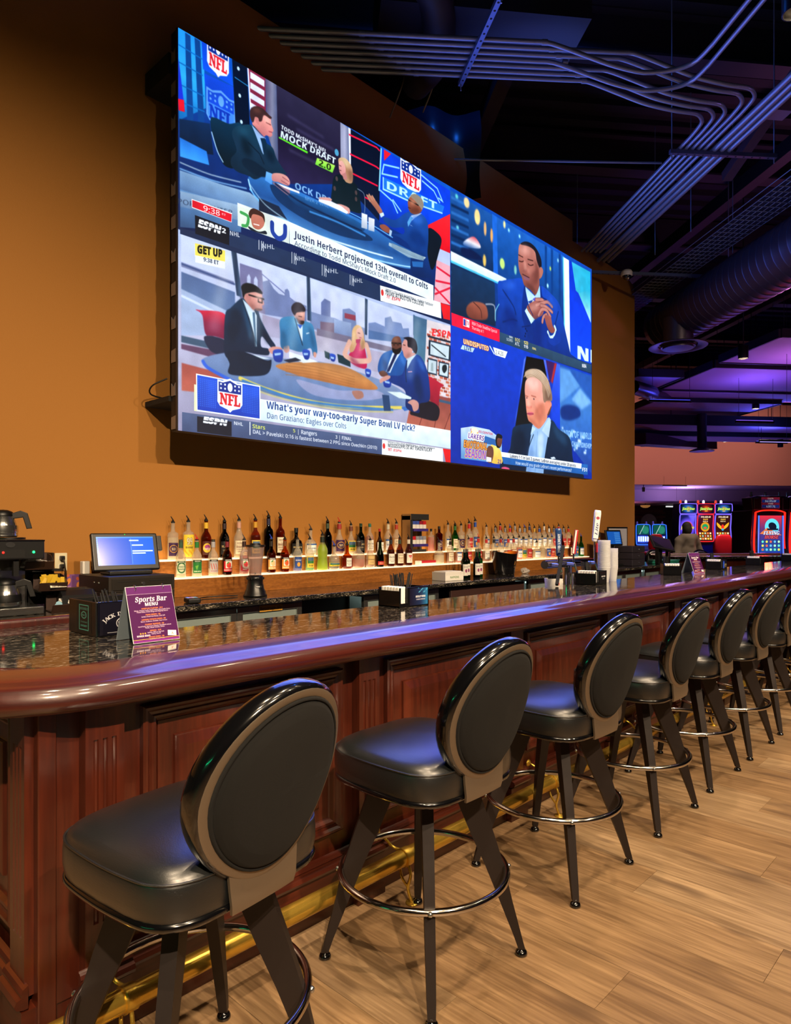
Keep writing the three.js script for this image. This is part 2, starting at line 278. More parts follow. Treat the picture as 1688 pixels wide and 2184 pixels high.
// ---------------------------------------------------------------- bar stools
function makeStool(name, label, group) {
  const t = thing(name, label, 'bar stool', 0, 0, 0, 0, group);
  const N = 48, se = (a, k) => { const c = Math.cos(a), s = Math.sin(a), e = 2 / k; return [Math.sign(c) * Math.abs(c) ** e, Math.sign(s) * Math.abs(s) ** e]; };
  const ring = (y, s, dy = 0) => { const r = []; for (let i = 0; i < N; i++) { const a = 2 * Math.PI * i / N, [cx, cz] = se(a, 4.4); const w = 0.268 * (1 - 0.05 * Math.max(0, -cz)) , d = cz < 0 ? 0.265 : 0.25; r.push([cx * w * s, y, cz * d * s]); } return r; };
  // swivelling top: everything above the plate
  const seat = part('seat', loft([ring(0.652, 0.93), ring(0.655, 0.965), ring(0.664, 0.985), ring(0.69, 1.0), ring(0.72, 1.0), ring(0.738, 0.992), ring(0.745, 0.984), ring(0.7445, 0.976), ring(0.752, 0.965), ring(0.763, 0.93), ring(0.773, 0.86), ring(0.782, 0.7), ring(0.787, 0.5), ring(0.789, 0.25), ring(0.79, 0.03)], { capB: true }), M.leather, t);
  const edge = (y, s) => ring(y, s).map((p) => p);
  part('piping', tube(ring(0.746, 0.986).filter((_, i) => i % 2 === 0), 0.0032, 6, 96, true), M.leather, seat);
  part('seat_rim', tube(ring(0.652, 0.965).filter((_, i) => i % 2 === 0), 0.011, 8, 96, true), M.blackGloss, t);
  part('swivel_plate', merge([rb(0.4, 0.012, 0.4, 0.004, 0, 0.644, 0), cyl(0.1, 0.1, 0.03, 0, 0.612, 0, 24), rb(0.2, 0.012, 0.2, 0.004, 0, 0.61, 0)]), M.leg, t);
  // legs: four tapered plates splayed to the corners of a square
  for (let k = 0; k < 4; k++) {
    const a = Math.PI / 4 + k * Math.PI / 2, c = Math.cos(a), s = Math.sin(a);
    const sec = (r0, r1, y, th) => [[r0, -th], [r1, -th], [r1, th], [r0, th]].map(([r, w]) => [r * c - w * s, y, r * s + w * c]);
    const rings = [sec(0.09, 0.185, 0.635, 0.019), sec(0.115, 0.205, 0.56, 0.019), sec(0.165, 0.247, 0.44, 0.018), sec(0.215, 0.282, 0.33, 0.017), sec(0.268, 0.313, 0.2, 0.016), sec(0.318, 0.346, 0.075, 0.0145), sec(0.336, 0.36, 0.024, 0.0125)];
    const leg = part('leg', loft(rings, { capA: true, capB: true, crease: 0.5 }), M.leg, t);
    part('glide', lathe([[0.001, 0.03], [0.011, 0.03], [0.012, 0.024], [0.009, 0.02], [0.017, 0.017], [0.021, 0.01], [0.022, 0.004], [0.018, 0], [0.001, 0]], 18).translate(0.348 * c, 0, 0.348 * s), M.blackGloss, leg);
  }
  const ringPts = []; for (let i = 0; i < 32; i++) { const a = i / 32 * 2 * Math.PI; ringPts.push([0.292 * Math.cos(a), 0.315, 0.292 * Math.sin(a)]); }
  const fr = part('foot_ring', tube(ringPts, 0.0125, 10, 96, true), M.chrome, t);
  for (let k = 0; k < 4; k++) { const a = Math.PI / 4 + k * Math.PI / 2; part('screw', new THREE.SphereGeometry(0.009, 10, 6).scale(1, 1, 1).translate(0.303 * Math.cos(a), 0.315, 0.303 * Math.sin(a)), M.steel, fr); }
  // oval back, bent round the sitter
  const BA = 0.222, BB = 0.238, CY = 0.926, TILT = 0.27, BZ = 0.306, BC = 0.8;
  const bp = (phi, rho, dep) => { const rx = BA + rho, ry = BB + rho, x = rx * Math.cos(phi), h = ry * Math.sin(phi); const wid = 1 - 0.07 * Math.max(0, -Math.sin(phi)); return [x * wid, CY + h * 0.972 - dep * TILT * 0.9, BZ + h * TILT + dep - BC * x * x]; };
  const NP = 56, sweep = (prof) => { const rs = []; for (let i = 0; i <= NP; i++) { const p = i / NP * 2 * Math.PI; rs.push(prof.map(([r, d]) => bp(p, r, d))); } return loft(rs, { closed: false }); };
  const dome = (r0, prof) => { const rs = prof.map(([k, d]) => { const r = []; for (let i = 0; i < NP; i++) { const p = i / NP * 2 * Math.PI; const o = bp(p, r0, d); const x = o[0] * k, h = (o[1] - CY + d * TILT * 0.9) * k; r.push([x, CY + h - d * TILT * 0.9, BZ + h * TILT + d - BC * x * x]); } return r; }); return loft(rs, { capB: true }); };
  const back = part('backrest', sweep([[-0.03, -0.034], [-0.006, -0.032], [0.0, -0.028], [0.003, -0.018], [0.004, -0.003], [0.003, 0.008], [-0.001, 0.016], [-0.008, 0.02]]), M.blackGloss, t);
  part('back_cushion', dome(-0.03, [[1, -0.03], [0.99, -0.04], [0.94, -0.05], [0.8, -0.058], [0.5, -0.062], [0.05, -0.063]]), M.leather, t);
  part('back_band', sweep([[-0.007, 0.0195], [-0.01, 0.0215], [-0.025, 0.022], [-0.029, 0.018]]), M.bronze, t);
  part('back_piping', sweep([0, 1, 2, 3, 4, 5, 6].map((k) => { const a = k / 6 * 2 * Math.PI; return [-0.031 + 0.005 * Math.cos(a), 0.0215 + 0.0055 * Math.sin(a)]; })), M.fabric, t);
  part('back_panel', dome(-0.034, [[1, 0.02], [0.985, 0.026], [0.94, 0.031], [0.8, 0.035], [0.5, 0.037], [0.05, 0.038]]), M.fabric, t);
  // plate that carries the back, bent round the rear of the seat
  const pl = []; for (const [y, hw, z] of [[0.638, 0.098, 0.262], [0.66, 0.102, 0.267], [0.7, 0.106, 0.265], [0.75, 0.11, 0.264], [0.82, 0.11, 0.268]]) { const a = [], b = []; for (let i = 0; i <= 12; i++) { const x = hw * (i / 6 - 1), zz = z - 0.3 * x * x; a.push([x, y, zz]); b.unshift([x, y, zz - 0.008]); } pl.push([...a, ...b]); }
  part('back_bracket', loft(pl, { capA: true, capB: true, crease: 0.6 }), M.bronze, t);
  return t;
}
{
  const ST = [[0.925, 1.59], [1.828, 1.59], [2.735, 1.605], [3.585, 1.62], [4.36, 1.635], [5.12, 1.64], [5.88, 1.65], [6.64, 1.65], [7.4, 1.65], [8.16, 1.65]];
  const WHERE = ['nearest black round-backed bar stool by the bar corner', 'second black bar stool from the bar corner', 'third black bar stool from the bar corner, blue sheen on its seat', 'fourth black bar stool from the bar corner', 'fifth black bar stool from the bar corner', 'sixth black bar stool from the bar corner', 'seventh black bar stool from the bar corner', 'eighth black bar stool, last one with its seat in view', 'ninth black bar stool, mostly cut off at the right', 'farthest black bar stool of the row along the bar'];
  const s0 = makeStool('bar_stool', WHERE[0], 'stools along the bar'); s0.position.set(ST[0][0], 0, -ST[0][1]);
  const swivel = (o, a) => { for (const c of o.children) if (!/^(leg|foot_ring)$/.test(c.name)) c.rotation.y = a; };
  swivel(s0, 0.14);
  ST.slice(1).forEach(([x, w], i) => swivel(copyOf(s0, WHERE[i + 1], x, 0, -w), [0.02, -0.02, 0.03, 0, -0.03, 0.02, 0, 0.02, 0][i]));
}

// ---------------------------------------------------------------- the video wall: four broadcasts, drawn flat on a 2048 x 956 canvas
const tvCanvas = document.createElement('canvas'); tvCanvas.width = 2048; tvCanvas.height = 956;
const g2 = tvCanvas.getContext('2d');
const trace = (p, closed = true) => { g2.beginPath(); g2.moveTo(p[0], p[1]); for (let i = 2; i < p.length; i += 2) g2.lineTo(p[i], p[i + 1]); if (closed) g2.closePath(); };
const curve = (p, closed = true) => {                             // smooth line through the points
  const n = p.length / 2, X = (i) => p[((i % n) + n) % n * 2], Y = (i) => p[((i % n) + n) % n * 2 + 1], c = (i) => (closed ? i : Math.max(0, Math.min(n - 1, i)));
  g2.beginPath(); g2.moveTo(X(0), Y(0));
  for (let i = 0; i < (closed ? n : n - 1); i++) { const a = c(i - 1), b = i, d = c(i + 1), e = c(i + 2); g2.bezierCurveTo(X(b) + (X(d) - X(a)) / 6, Y(b) + (Y(d) - Y(a)) / 6, X(d) - (X(e) - X(b)) / 6, Y(d) - (Y(e) - Y(b)) / 6, X(d), Y(d)); }
  if (closed) g2.closePath();
};
const paint = (f, p) => { if (!Array.isArray(f)) return f; const n = p.length / 2; let x0 = 1e9, x1 = -1e9, y0 = 1e9, y1 = -1e9; for (let i = 0; i < n; i++) { x0 = Math.min(x0, p[i * 2]); x1 = Math.max(x1, p[i * 2]); y0 = Math.min(y0, p[i * 2 + 1]); y1 = Math.max(y1, p[i * 2 + 1]); } const h = f[0] === 'h', cs = h ? f.slice(1) : f, gr = h ? g2.createLinearGradient(x0, 0, x1, 0) : g2.createLinearGradient(0, y0, 0, y1); cs.forEach((c, i) => gr.addColorStop(i / (cs.length - 1), c)); return gr; };
const pg = (f, p, blur = 0) => { g2.filter = blur ? `blur(${blur}px)` : 'none'; g2.fillStyle = paint(f, p); trace(p); g2.fill(); g2.filter = 'none'; };
const bl = (f, p, blur = 0) => { g2.filter = blur ? `blur(${blur}px)` : 'none'; g2.fillStyle = paint(f, p); curve(p); g2.fill(); g2.filter = 'none'; };
const ln = (s, w, p, blur = 0) => { g2.filter = blur ? `blur(${blur}px)` : 'none'; g2.strokeStyle = s; g2.lineWidth = w; trace(p, false); g2.stroke(); g2.filter = 'none'; };
const sm = (s, w, p, blur = 0) => { g2.filter = blur ? `blur(${blur}px)` : 'none'; g2.strokeStyle = s; g2.lineWidth = w; g2.lineCap = 'round'; curve(p, false); g2.stroke(); g2.filter = 'none'; };
const dot = (f, x, y, rx, ry = rx, blur = 0) => { g2.filter = blur ? `blur(${blur}px)` : 'none'; g2.fillStyle = f; g2.beginPath(); g2.ellipse(x, y, rx, ry, 0, 0, 7); g2.fill(); g2.filter = 'none'; };
function tx(str, p, color, font = 'bold', o = {}) {               // p: left baseline, right baseline, top of the first letter
  const [x0, y0, x1, y1, , yt] = p, h = Math.max(5, y0 - yt), px = h / 0.72; g2.save(); g2.translate(x0, y0); g2.transform(1, (y1 - y0) / (x1 - x0), 0, 1, 0, 0); g2.font = `${font} ${px}px ${o.face ?? 'sans-serif'}`;
  const w = g2.measureText(str).width; if (o.skew) g2.transform(1, 0, -o.skew, 1, 0, 0); g2.scale((x1 - x0) / w, 1);
  if (o.stroke) { g2.strokeStyle = o.stroke; g2.lineWidth = o.sw ?? px * 0.16; g2.lineJoin = 'round'; g2.strokeText(str, 0, 0); }
  g2.fillStyle = color; g2.fillText(str, 0, 0); g2.restore();
}
function shield(x, y, w, h, c) {                                  // league shield: outline, starred top, three letters
  const P = (l) => l.flatMap(([a, b]) => [x + a * w, y + b * h]);
  const out = P([[0, 0.08], [0.2, 0.1], [0.5, 0], [0.8, 0.1], [1, 0.08], [1, 0.72], [0.9, 0.84], [0.6, 0.92], [0.5, 1], [0.4, 0.92], [0.1, 0.84], [0, 0.72]]), inn = P([[0.05, 0.14], [0.22, 0.15], [0.5, 0.06], [0.78, 0.15], [0.95, 0.14], [0.95, 0.7], [0.86, 0.79], [0.57, 0.87], [0.5, 0.93], [0.43, 0.87], [0.14, 0.79], [0.05, 0.7]]);
  pg(c.rim, out); pg(c.low, inn); g2.save(); trace(inn); g2.clip(); g2.fillStyle = c.top; g2.fillRect(x, y, w, h * 0.42); g2.restore();
  dot(c.rim, x + w / 2, y + h * 0.26, w * 0.1, h * 0.13); for (const sx of [0.14, 0.3, 0.7, 0.86]) for (const sy of [0.2, 0.32]) dot(c.rim, x + sx * w, y + sy * h, w * 0.035, h * 0.03);
  tx('NFL', [x + w * 0.09, y + h * 0.78, x + w * 0.91, y + h * 0.78, 0, y + h * 0.46], c.ink, 'bold', { face: 'serif', stroke: c.ink, sw: h * 0.03 });
}
const clipQ = (x, y, w, h, f) => { g2.save(); g2.beginPath(); g2.rect(x, y, w, h); g2.clip(); f(); g2.restore(); };
const INK = { rim: '#eef3ff', low: '#f4f6ff', top: '#0d2a8a', ink: '#d81f2d' }, PALE = { rim: '#5a9cf0', low: '#3f86ee', top: '#1546cf', ink: '#0e35b4' };

function quadDesk() {                                             // upper left: studio desk, three presenters
  pg(['#0d55c8', '#0a2f7a', '#0a1c46'], [0, 0, 1030, 0, 1030, 480, 0, 480]);
  pg(['#1f8fee', '#2aa8f5', '#1063b4'], [0,-5,66,2,74,158,2,219]);
  for (const p of [[18,2,32,3,43,272,25,280], [43,1,58,2,74,272,57,275]]) pg('#0b3f8a', p);
  for (const p of [[1,40,64,43], [1,81,66,82], [2,133,69,131], [2,174,71,168]]) ln('#0c62b8', 3, p);
  pg('#1b2fd0', [1,72,18,194,1,170]); pg('#e3142a', [0,169,15,165,17,193,1,196]);
  pg(['#0d2a55', '#07182f'], [3,215,85,191,95,264,5,288]);
  pg(['#1f6fd8', '#3aa0ff'], [4,259,76,263,83,294,5,304]);
  pg(['#0c44d8', '#0f50e8'], [62,-2,137,-3,152,67,66,66]); pg(['#1248dc', '#0d3ac0'], [69,75,154,68,160,164,78,167]);
  { const [x, y, x1, y1] = [77,0,139,31]; shield(x, y - 26, x1 - x, 92, INK); }
  { const [x, y, x1, y1] = [75,101,158,155]; shield(x, y - 6, x1 - x, 104, PALE); }
  pg('#06122a', [148,-3,193,0,202,154,158,157]); ln('#2a9be8', 2, [156,42,197,46]);
  for (const [x, y] of [[167,15], [171,82], [176,147]]) dot('#bfe6ff', x, y, 4, 5);
  pg('#7d2440', [194,0,250,0,253,132,205,93]); for (const p of [[203,5,247,7,247,24,203,22], [203,32,247,34,247,50,203,48], [203,58,247,61,247,76,203,74], [203,84,247,87,247,98,203,96]]) pg('#dbe2ff', p);
  ln('#e8eaff', 4, [196,0,205,117]);
  pg(['h', '#4d4668', '#7b7f9e', '#3f4c78'], [250,0,286,0,294,222,255,140]);
  pg(['#2a2744', '#1b1730', '#2b2450'], [286,0,517,-1,517,180,294,262]);
  for (const p of [[323,64,452,71], [353,89,491,90], [329,156,426,155]]) ln('#38345a', 6, p, 3);
  tx("TODD McSHAY'S NFL", [301,111,462,113,301,100], '#e8f4ff', 'bold', { skew: 0.12 });
  tx('MOCK DRAFT', [297,134,496,130,299,116], '#dff4ff', 'bold', { skew: 0.12 });
  pg('#5be02a', [294,135,394,135,392,141,294,139]); pg(['#b4f060', '#6fd83a'], [427,139,495,134,485,159,420,160]);
  tx('2.0', [431,158,479,156,434,140], '#141c10', 'bold', { skew: 0.12 });
  dot('#4a9cc8', ...[501,94], 8, 10);
  pg(['h', '#8a90b0', '#a4a8c8', '#5c6890'], [515,0,549,2,551,152,517,164]); pg('#e8ecff', [547,1,556,2,560,108,551,111]);
  pg(['#071024', '#0a1734'], [556,2,683,5,680,236,558,185]);
  for (const p of [[549,21,665,12,679,17], [553,77,662,72,676,74], [565,131,670,129], [615,183,644,185]]) ln('#ff1640', 5, p);
  pg(['#0d3ad8', '#0b46ee', '#0a2ea0'], [682,5,1031,15,1031,138,902,249,676,238]); pg('#e81c2c', [697,5,729,6,698,40]);
  ln('#7fd4ff', 6, [685,6,676,142]);
  { const [x, y, x1] = [772,14,872,17]; shield(x, y - 22, x1 - x, 104, INK); }
  for (const p of [[768,36,697,52,689,84,760,68], [872,17,955,32,983,66,960,62], [876,35,937,47,969,77], [680,138,736,153,760,183], [736,147,776,172]]) ln('#8fd8ff', 5, p);
  pg('#1c74e8', [694,92,833,85,992,80,983,107,833,124,695,130]); ln('#a8e4ff', 5, [694,92,694,130,833,124,983,107]);
  tx('DRAFT', [703,124,955,105,703,99], '#b6ecff');
  pg(['#ff2a34', '#d81020'], [1031,91,902,175,911,241,1031,235]); pg('#b8c8f0', [955,233,1031,231,1031,282,952,275]);
  pg('#e8a8b8', [951,275,1031,276,1031,419,937,419]); for (const p of [[951,299,1031,312], [946,347,1031,336], [942,394,1031,348], [942,371,1029,408]]) ln('#d8203c', 7, p);
  // desk
  pg(['#8fb4d8', '#6f94c0', '#5f86b8', '#3c5e90'], [4,337,115,329,201,319,329,353,364,379,175,373,4,390]); pg(['#5d8fc8', '#33507a'], [5,382,175,368,175,430,5,472]);
  pg(['#98b8d8', '#5c7aa2'], [5,386,165,363,165,402,5,423]);
  tx('SPORTSCENTER', [-15,420,150,395,-15,408], '#26344e', '');
  bl(['#2d74c4', '#1c4c90', '#4a8cd0'], [196,285,228,262,294,258,452,258,601,258,736,278,884,289,876,320,800,347,622,365,452,366,294,350,217,322]);
  bl('#10305c', [266,275,317,272,426,277,601,289,644,306,517,331,389,328,294,309]); bl(['#1d5a9c', '#0d2a52'], [329,273,491,264,608,271,586,298,452,307,353,297]);
  for (const [c, w, p] of [['#9cd8ff', 4, [197,287,217,322,294,350,452,366,622,363,816,337,883,309]], ['#5ab4ff', 3, [201,310,283,359,439,380,601,377]], ['#cfeaff', 5, [323,355,452,356,622,344,736,332]], ['#63b8ff', 3, [452,253,586,252,736,267]]]) sm(c, w, p);
  tx('OCK DRA', [347,255,484,252,350,237], '#7fb4e8'); tx('MVA 2 WNL', [383,273,471,266,383,263], '#5e94d0', '');
  pg('#16243c', [230,322,294,322,323,350,294,350,230,358]);
  // man at the left
  bl(['#0c3350', '#082338', '#061722'], [87,178,101,170,138,168,177,154,177,231,157,271,135,279,119,272,106,246,90,211]); sm('#9cc8f0', 3, [90,210,97,229,107,252,122,271]);
  bl(['#123a52', '#14304a', '#0d2438'], [151,177,167,161,204,142,227,144,249,167,274,174,287,197,315,221,322,225,271,243,260,245,221,277,197,277,164,279,146,270,146,252,161,229,157,211,149,194]);
  pg('#8fb8ee', [207,141,239,156,251,157,244,204,239,197,221,164]); pg('#0d2a44', [234,164,249,158,255,170,249,199,244,198,239,177]);
  bl('#0c2034', [177,245,191,234,221,233,265,246,257,258,221,267,187,260], 1); ln('#0a1c2e', 3, [197,191,232,206,246,227]);
  bl(['#e69a94', '#dc8c88', '#c07076'], [216,117,232,101,253,98,267,99,269,111,276,126,271,134,273,139,267,147,253,149,246,155,234,150,218,142,209,137]);
  bl('#3a2426', [204,101,221,86,242,83,262,91,271,94,265,100,246,99,239,117,230,122,227,115,218,116,214,129,209,133,202,120]); bl('#c87a7a', [218,118,227,114,230,122,230,131,221,129]); ln('#6a3436', 3, [253,115,267,115]); ln('#a04a54', 3, [262,135,271,133]);
  pg(['#6fb8ff', '#4a94ec'], [253,244,273,243,271,273,249,269]); bl(['#e0a098', '#c47c80'], [273,243,298,232,319,231,330,239,330,251,319,257,293,258,273,261]); for (const p of [[302,250,326,253], [306,239,328,243]]) ln('#8a4450', 2, p);
  bl('#8a6a80', [273,266,302,263,330,266,326,281,302,277]); pg('#f2f6ff', [285,262,330,259,364,257,364,263,311,266]);
  // woman
  bl(['#0a1a22', '#10222c'], [492,167,522,151,565,155,588,168,597,211,597,237,559,245,522,247,483,242,483,206]); for (const [x, y] of [[578,183], [578,202], [501,170], [493,201]]) dot('#4a3c40', x, y, 5, 7);
  bl(['#d8b890', '#a8785c', '#b48c6c'], [507,114,522,100,543,99,562,115,565,146,559,162,537,166,525,154,519,150]); bl(['#ecb0a8', '#d0888a'], [510,118,522,110,533,119,536,137,525,150,516,151,510,139]); pg('#b87878', [522,149,537,138,543,157,528,162]); ln('#6a3a40', 2.5, [511,127,518,127]); ln('#6a3a40', 2.5, [512,141,518,140]);
  bl('#d89a94', [433,249,462,238,481,236,477,244,445,251]); bl('#d89a94', [492,250,516,239,550,239,550,255,522,258]); pg('#e8ecf8', [433,253,480,243,522,244,547,252,540,259,480,259,433,260]); sm('#7a90b0', 2, [584,169,610,174,615,205,613,231]);
  // man at the right
  bl(['#0c1826', '#0a1420'], [909,183,953,182,978,200,961,253,941,301,921,312,897,246]);
  bl(['#1b4ea8', '#103a86', '#0a2458'], [697,215,747,208,790,174,824,155,877,147,905,166,909,217,905,270,921,317,917,345,827,354,820,277,776,258,732,257,786,240,786,220,739,235,701,231]);
  pg('#c8daf4', [824,168,877,142,843,169,816,193]); pg('#4f98d8', [820,171,833,173,809,210,805,196]); pg('#dce8ff', [814,200,833,202,824,200]);
  bl(['#a8664c', '#8c4e3c', '#7c4434'], [812,118,824,104,850,92,877,98,881,122,870,142,846,157,824,160,812,154,809,145,807,130]); bl('#8f8478', [820,106,843,91,873,94,885,111,877,131,866,125,843,115]); ln('#181818', 4, [811,122,858,123]); ln('#3a1a18', 2.5, [809,147,820,146]);
  bl(['#b87860', '#9c5c4c'], [625,173,646,170,670,183,690,200,680,214,656,200,636,188]); for (const p of [[623,174,636,188], [633,168,646,180], [646,168,656,176]]) ln('#c08870', 5, p); pg('#c8e0f0', [677,212,694,202,699,210,684,222]);
  bl('#8c4c3c', [678,248,701,238,725,245,718,259,690,258]); pg('#a8c8e8', [723,246,734,247,729,266,720,264]);
  for (const p of [[601,235,625,233,625,277,600,280], [630,238,656,236,655,275,629,278]]) pg(['#e8ecf4', '#a4b4cc'], p);
  pg(['#b4ccd8', '#7a9cb8'], [720,288,897,283,881,298,809,308,718,298]); for (let k = 0; k < 4; k++) ln('#5c7c98', 2, [732,290,885,289].map((v, i) => v + (i % 2 ? k * 4 - 4 : 0))); pg('#2464b0', [827,316,883,302,881,321,831,332]);
}

function soften(x, y, w, h, r) { g2.save(); g2.beginPath(); g2.rect(x, y, w, h); g2.clip(); g2.filter = `blur(${r}px)`; g2.drawImage(tvCanvas, 0, 0); g2.filter = 'none'; g2.restore(); }
function quadTable() {                                            // lower left: round-table show over a city skyline
  pg(['#a6b8e0', '#b4b6d4', '#8f8cac'], [0, 478, 1030, 478, 1030, 956, 0, 956]);
  pg(['#c4d2f2', '#b0bce0', '#9a9cc4'], [7,479,833,494,833,555,7,729]);
  // bridge, water, skyline
  pg('#6a74a0', [8,554,154,562,154,571,8,565]); pg(['#4c6494', '#5a76a4'], [8,577,157,588,157,645,8,622]); ln('#34487c', 4, [8,558,157,568]); pg('#9db2d8', [8,618,157,645,157,697,8,729]); ln('#c8d8f4', 6, [8,634,115,655]);
  pg(['#6a6c98', '#74709a'], [171,510,239,510,251,623,172,619]); for (const p of [[193,539,199,530,204,538,204,558,193,559], [214,540,220,530,226,539,226,559,214,559]]) pg('#b4c0e4', p);
  ln('#56609a', 2.5, [239,519,329,558,389,581]); ln('#8088b4', 5, [241,571,401,579]);
  pg('#6878a8', [241,539,261,529,277,548,294,557,313,557,314,541,323,536,329,542,332,562,389,567,389,610,250,623]); pg('#5d6da0', [442,544,455,530,477,533,477,580,442,584]); pg('#7082b0', [401,579,442,579,491,577,524,580,524,544,551,535,576,542,579,578,615,580,615,627,402,626]);
  pg('#8a3a4c', [532,553,576,550,576,566,532,568]); pg(['#8fa4cc', '#7488b4'], [491,580,558,577,558,618,491,617]); pg('#6f86b8', [630,561,659,552,701,556,701,529,728,518,736,532,776,529,784,544,812,537,816,570,630,588]);
  pg('#6a5a72', [439,599,491,592,491,632,439,633]); pg('#4c6ca0', [630,582,816,570,816,587,630,609]);
  for (let k = 0; k < 60; k++) { const x = 640 + (k * 37) % 330, y = 640 + (k * 53) % 60; g2.fillStyle = k % 3 ? '#8a9cc4' : '#52689c'; g2.fillRect(x, y, 5, 3); }
  pg(['#9a94b4', '#a4a4c4'], [241,625,401,627,401,670,241,680]); pg(['#a8a2bc', '#b0aec8'], [402,631,615,632,615,685,402,684]); pg('#6f6a84', [426,621,833,612,833,628,426,641]); pg('#a8a4c0', [622,641,833,634,833,701,622,704]);
  for (const p of [[144,474,160,476,178,596,162,595], [389,482,401,482,407,606,392,606], [615,489,627,490,624,599,614,599]]) pg(['h', '#2a4464', '#1c2f4c', '#4a688c'], p); pg('#44628a', [833,488,842,488,842,554,833,555]);
  pg(['#3f6488', '#4a7a94'], [837,490,902,489,893,623,884,670,833,623]);
  // brick wall with framed prints
  pg('#d8d0d8', [902,489,1039,482,1039,734,884,727,893,612]);
  for (let r = 0; r < 22; r++) for (let c = 0; c < 6; c++) { if ((r * 7 + c * 5) % 4 === 0) continue; g2.fillStyle = ['#b04838', '#c46a52', '#9c4436', '#d09080'][(r * 3 + c) % 4]; const x = BR[0] + c * 22 + (r % 2) * 11, y = BR[1] + r * 11; if (x < 1026) g2.fillRect(x, y, 18, 8); }
  tx('ESPN', [923,537,1039,524,923,513], '#e8202a', 'bold', { skew: 0.2 }); pg('#1a2436', [906,540,1039,535,1039,542,906,546]);
  for (const p of [[911,554,1029,550,1025,605,909,606], [906,615,955,614,953,667,903,667], [964,616,1020,614,1015,666,962,666]]) { pg('#18283c', p); const cx = (p[0] + p[4]) / 2, cy = (p[1] + p[5]) / 2; pg('#c4d8e4', p.map((v, i) => (i % 2 ? cy + (v - cy) * 0.82 : cx + (v - cx) * 0.84))); }
  ln('#18242c', 4, [924,568,1001,594]); bl('#16222a', [985,627,1003,622,1006,638,992,652,981,642]); pg('#9ab0b8', [924,629,933,627,935,656,921,657]);
  // floor
  pg(['#a04a44', '#b85f50'], [9,794,175,804,175,852,9,860]); pg(['#8c4440', '#b06050'], [833,735,1039,734,1039,848,800,851]); for (const p of [[902,759,859,856], [964,762,937,853], [1029,777,992,847]]) ln('#6c302c', 3, p); pg('#3c5878', [884,744,1039,746,1039,755,884,753]);
  pg('#37506c', [8,729,129,729,129,746,8,745]); pg('#5c3c5c', [8,749,129,746,129,768,8,761]);
  // chairs
  bl(['#d01c3c', '#8a1c44', '#701a40'], [47,659,58,657,127,651,132,711,114,713,75,714,64,668]); sm('#c8d4ec', 4, [72,718,101,714,127,716]); bl('#1c2440', [70,718,127,716,129,751,88,751]);
  bl(['#b82038', '#8c1830'], [902,677,979,691,991,695,971,710,960,767,925,760,902,726]); bl('#1a1824', [861,766,925,760,964,774,964,804,940,822,850,818,818,810]);
  // table
  bl(['#7c90b8', '#6a84b4', '#4c6c9c'], [64,776,105,755,165,740,283,731,426,714,558,715,736,733,816,760,833,774,776,804,586,834,389,841,250,832,139,809,76,795]);
  bl(['#a8744a', '#c4844c', '#b06c3c'], [284,754,329,736,414,719,517,710,601,723,670,754,586,767,452,768,353,765]); for (let k = 0; k < 5; k++) sm('#9c6438', 1.5, [317,750,426,743,572,746].map((v, i) => v + (i % 2 ? k * 8 - 12 : 0)));
  sm('#2c5cd0', 9, [66,780,81,794,139,812,175,821]); pg('#cfe0f0', [154,744,217,736,266,736,185,758]); pg('#dce8f0', [329,706,377,709,432,715,377,728,329,722]); pg('#1c2438', [309,733,350,718,371,722,329,736]);
  bl(['#9aa0c8', '#8894c0'], [353,779,426,780,517,783,659,761,697,777,586,803,420,812]); bl('#a87468', [562,779,601,773,608,790,579,799]);
  sm('#d8c860', 10, [172,804,250,819,389,831,551,826,776,799]); sm('#b8b48c', 5, [175,817,272,834,420,841,586,834,736,818]); sm('#3c78b8', 7, [180,809,329,830,484,830,736,811]); pg('#3468b8', [776,799,833,780,850,789,792,808]); pg('#22406c', [689,770,720,768,728,816,697,820]);
  // standing man with glasses
  bl(['#10304e', '#0e2440', '#0c1e38'], [129,649,145,630,178,598,201,609,225,615,237,641,265,680,283,699,272,709,240,683,237,710,260,712,260,728,225,733,178,736,145,760,127,751,125,713]); bl('#0a1c34', [132,747,178,734,250,743,270,741,250,782,145,799,141,772]);
  pg('#c4dcf0', [178,599,216,621,223,632,223,713,218,714,213,679,201,645]); pg('#2c5478', [210,627,217,624,220,673,223,711,218,698,213,662]);
  bl(['#d89c94', '#c88880', '#a86c68'], [182,587,206,573,237,571,240,583,246,596,240,603,241,611,233,617,220,614,213,620,199,611,185,599]); bl('#10141c', [176,567,192,555,218,554,237,563,240,572,218,572,196,580,187,586,182,597,178,582]); bl('#c07c78', [188,586,199,583,205,592,201,601,192,595]); ln('#141418', 4, [199,584,245,584]); g2.strokeStyle = '#141418'; g2.lineWidth = 3; { const [x, y] = [234,589]; g2.strokeRect(x - 6, y - 6, 12, 12); } bl('#5c4444', [220,614,240,611,237,616,225,619]);
  bl('#c88c84', [260,714,277,702,306,701,300,710,275,723]);
  // man in the pale suit
  bl(['#3f88b8', '#2f70a4', '#2c6494'], [300,624,345,606,375,610,408,613,419,639,428,686,414,702,403,682,369,699,327,699,313,704,300,696,299,664]); pg('#c8dcec', [352,621,375,618,375,670,364,651]); pg('#1c50c0', [353,625,375,623,367,635]);
  bl(['#d0988c', '#a86c64'], [348,592,380,578,383,595,380,615,372,623,359,618,345,604]); bl('#181420', [337,580,351,566,369,564,383,573,383,584,356,593,348,603,338,594]); bl('#2c1c20', [353,608,364,612,380,611,378,620,367,623,356,618]);
  bl('#c48c80', [311,696,327,690,329,703,319,711,311,706]); bl('#c48c80', [414,691,425,691,422,704,415,703]); ln('#dcecf8', 3, [389,644,398,640]);
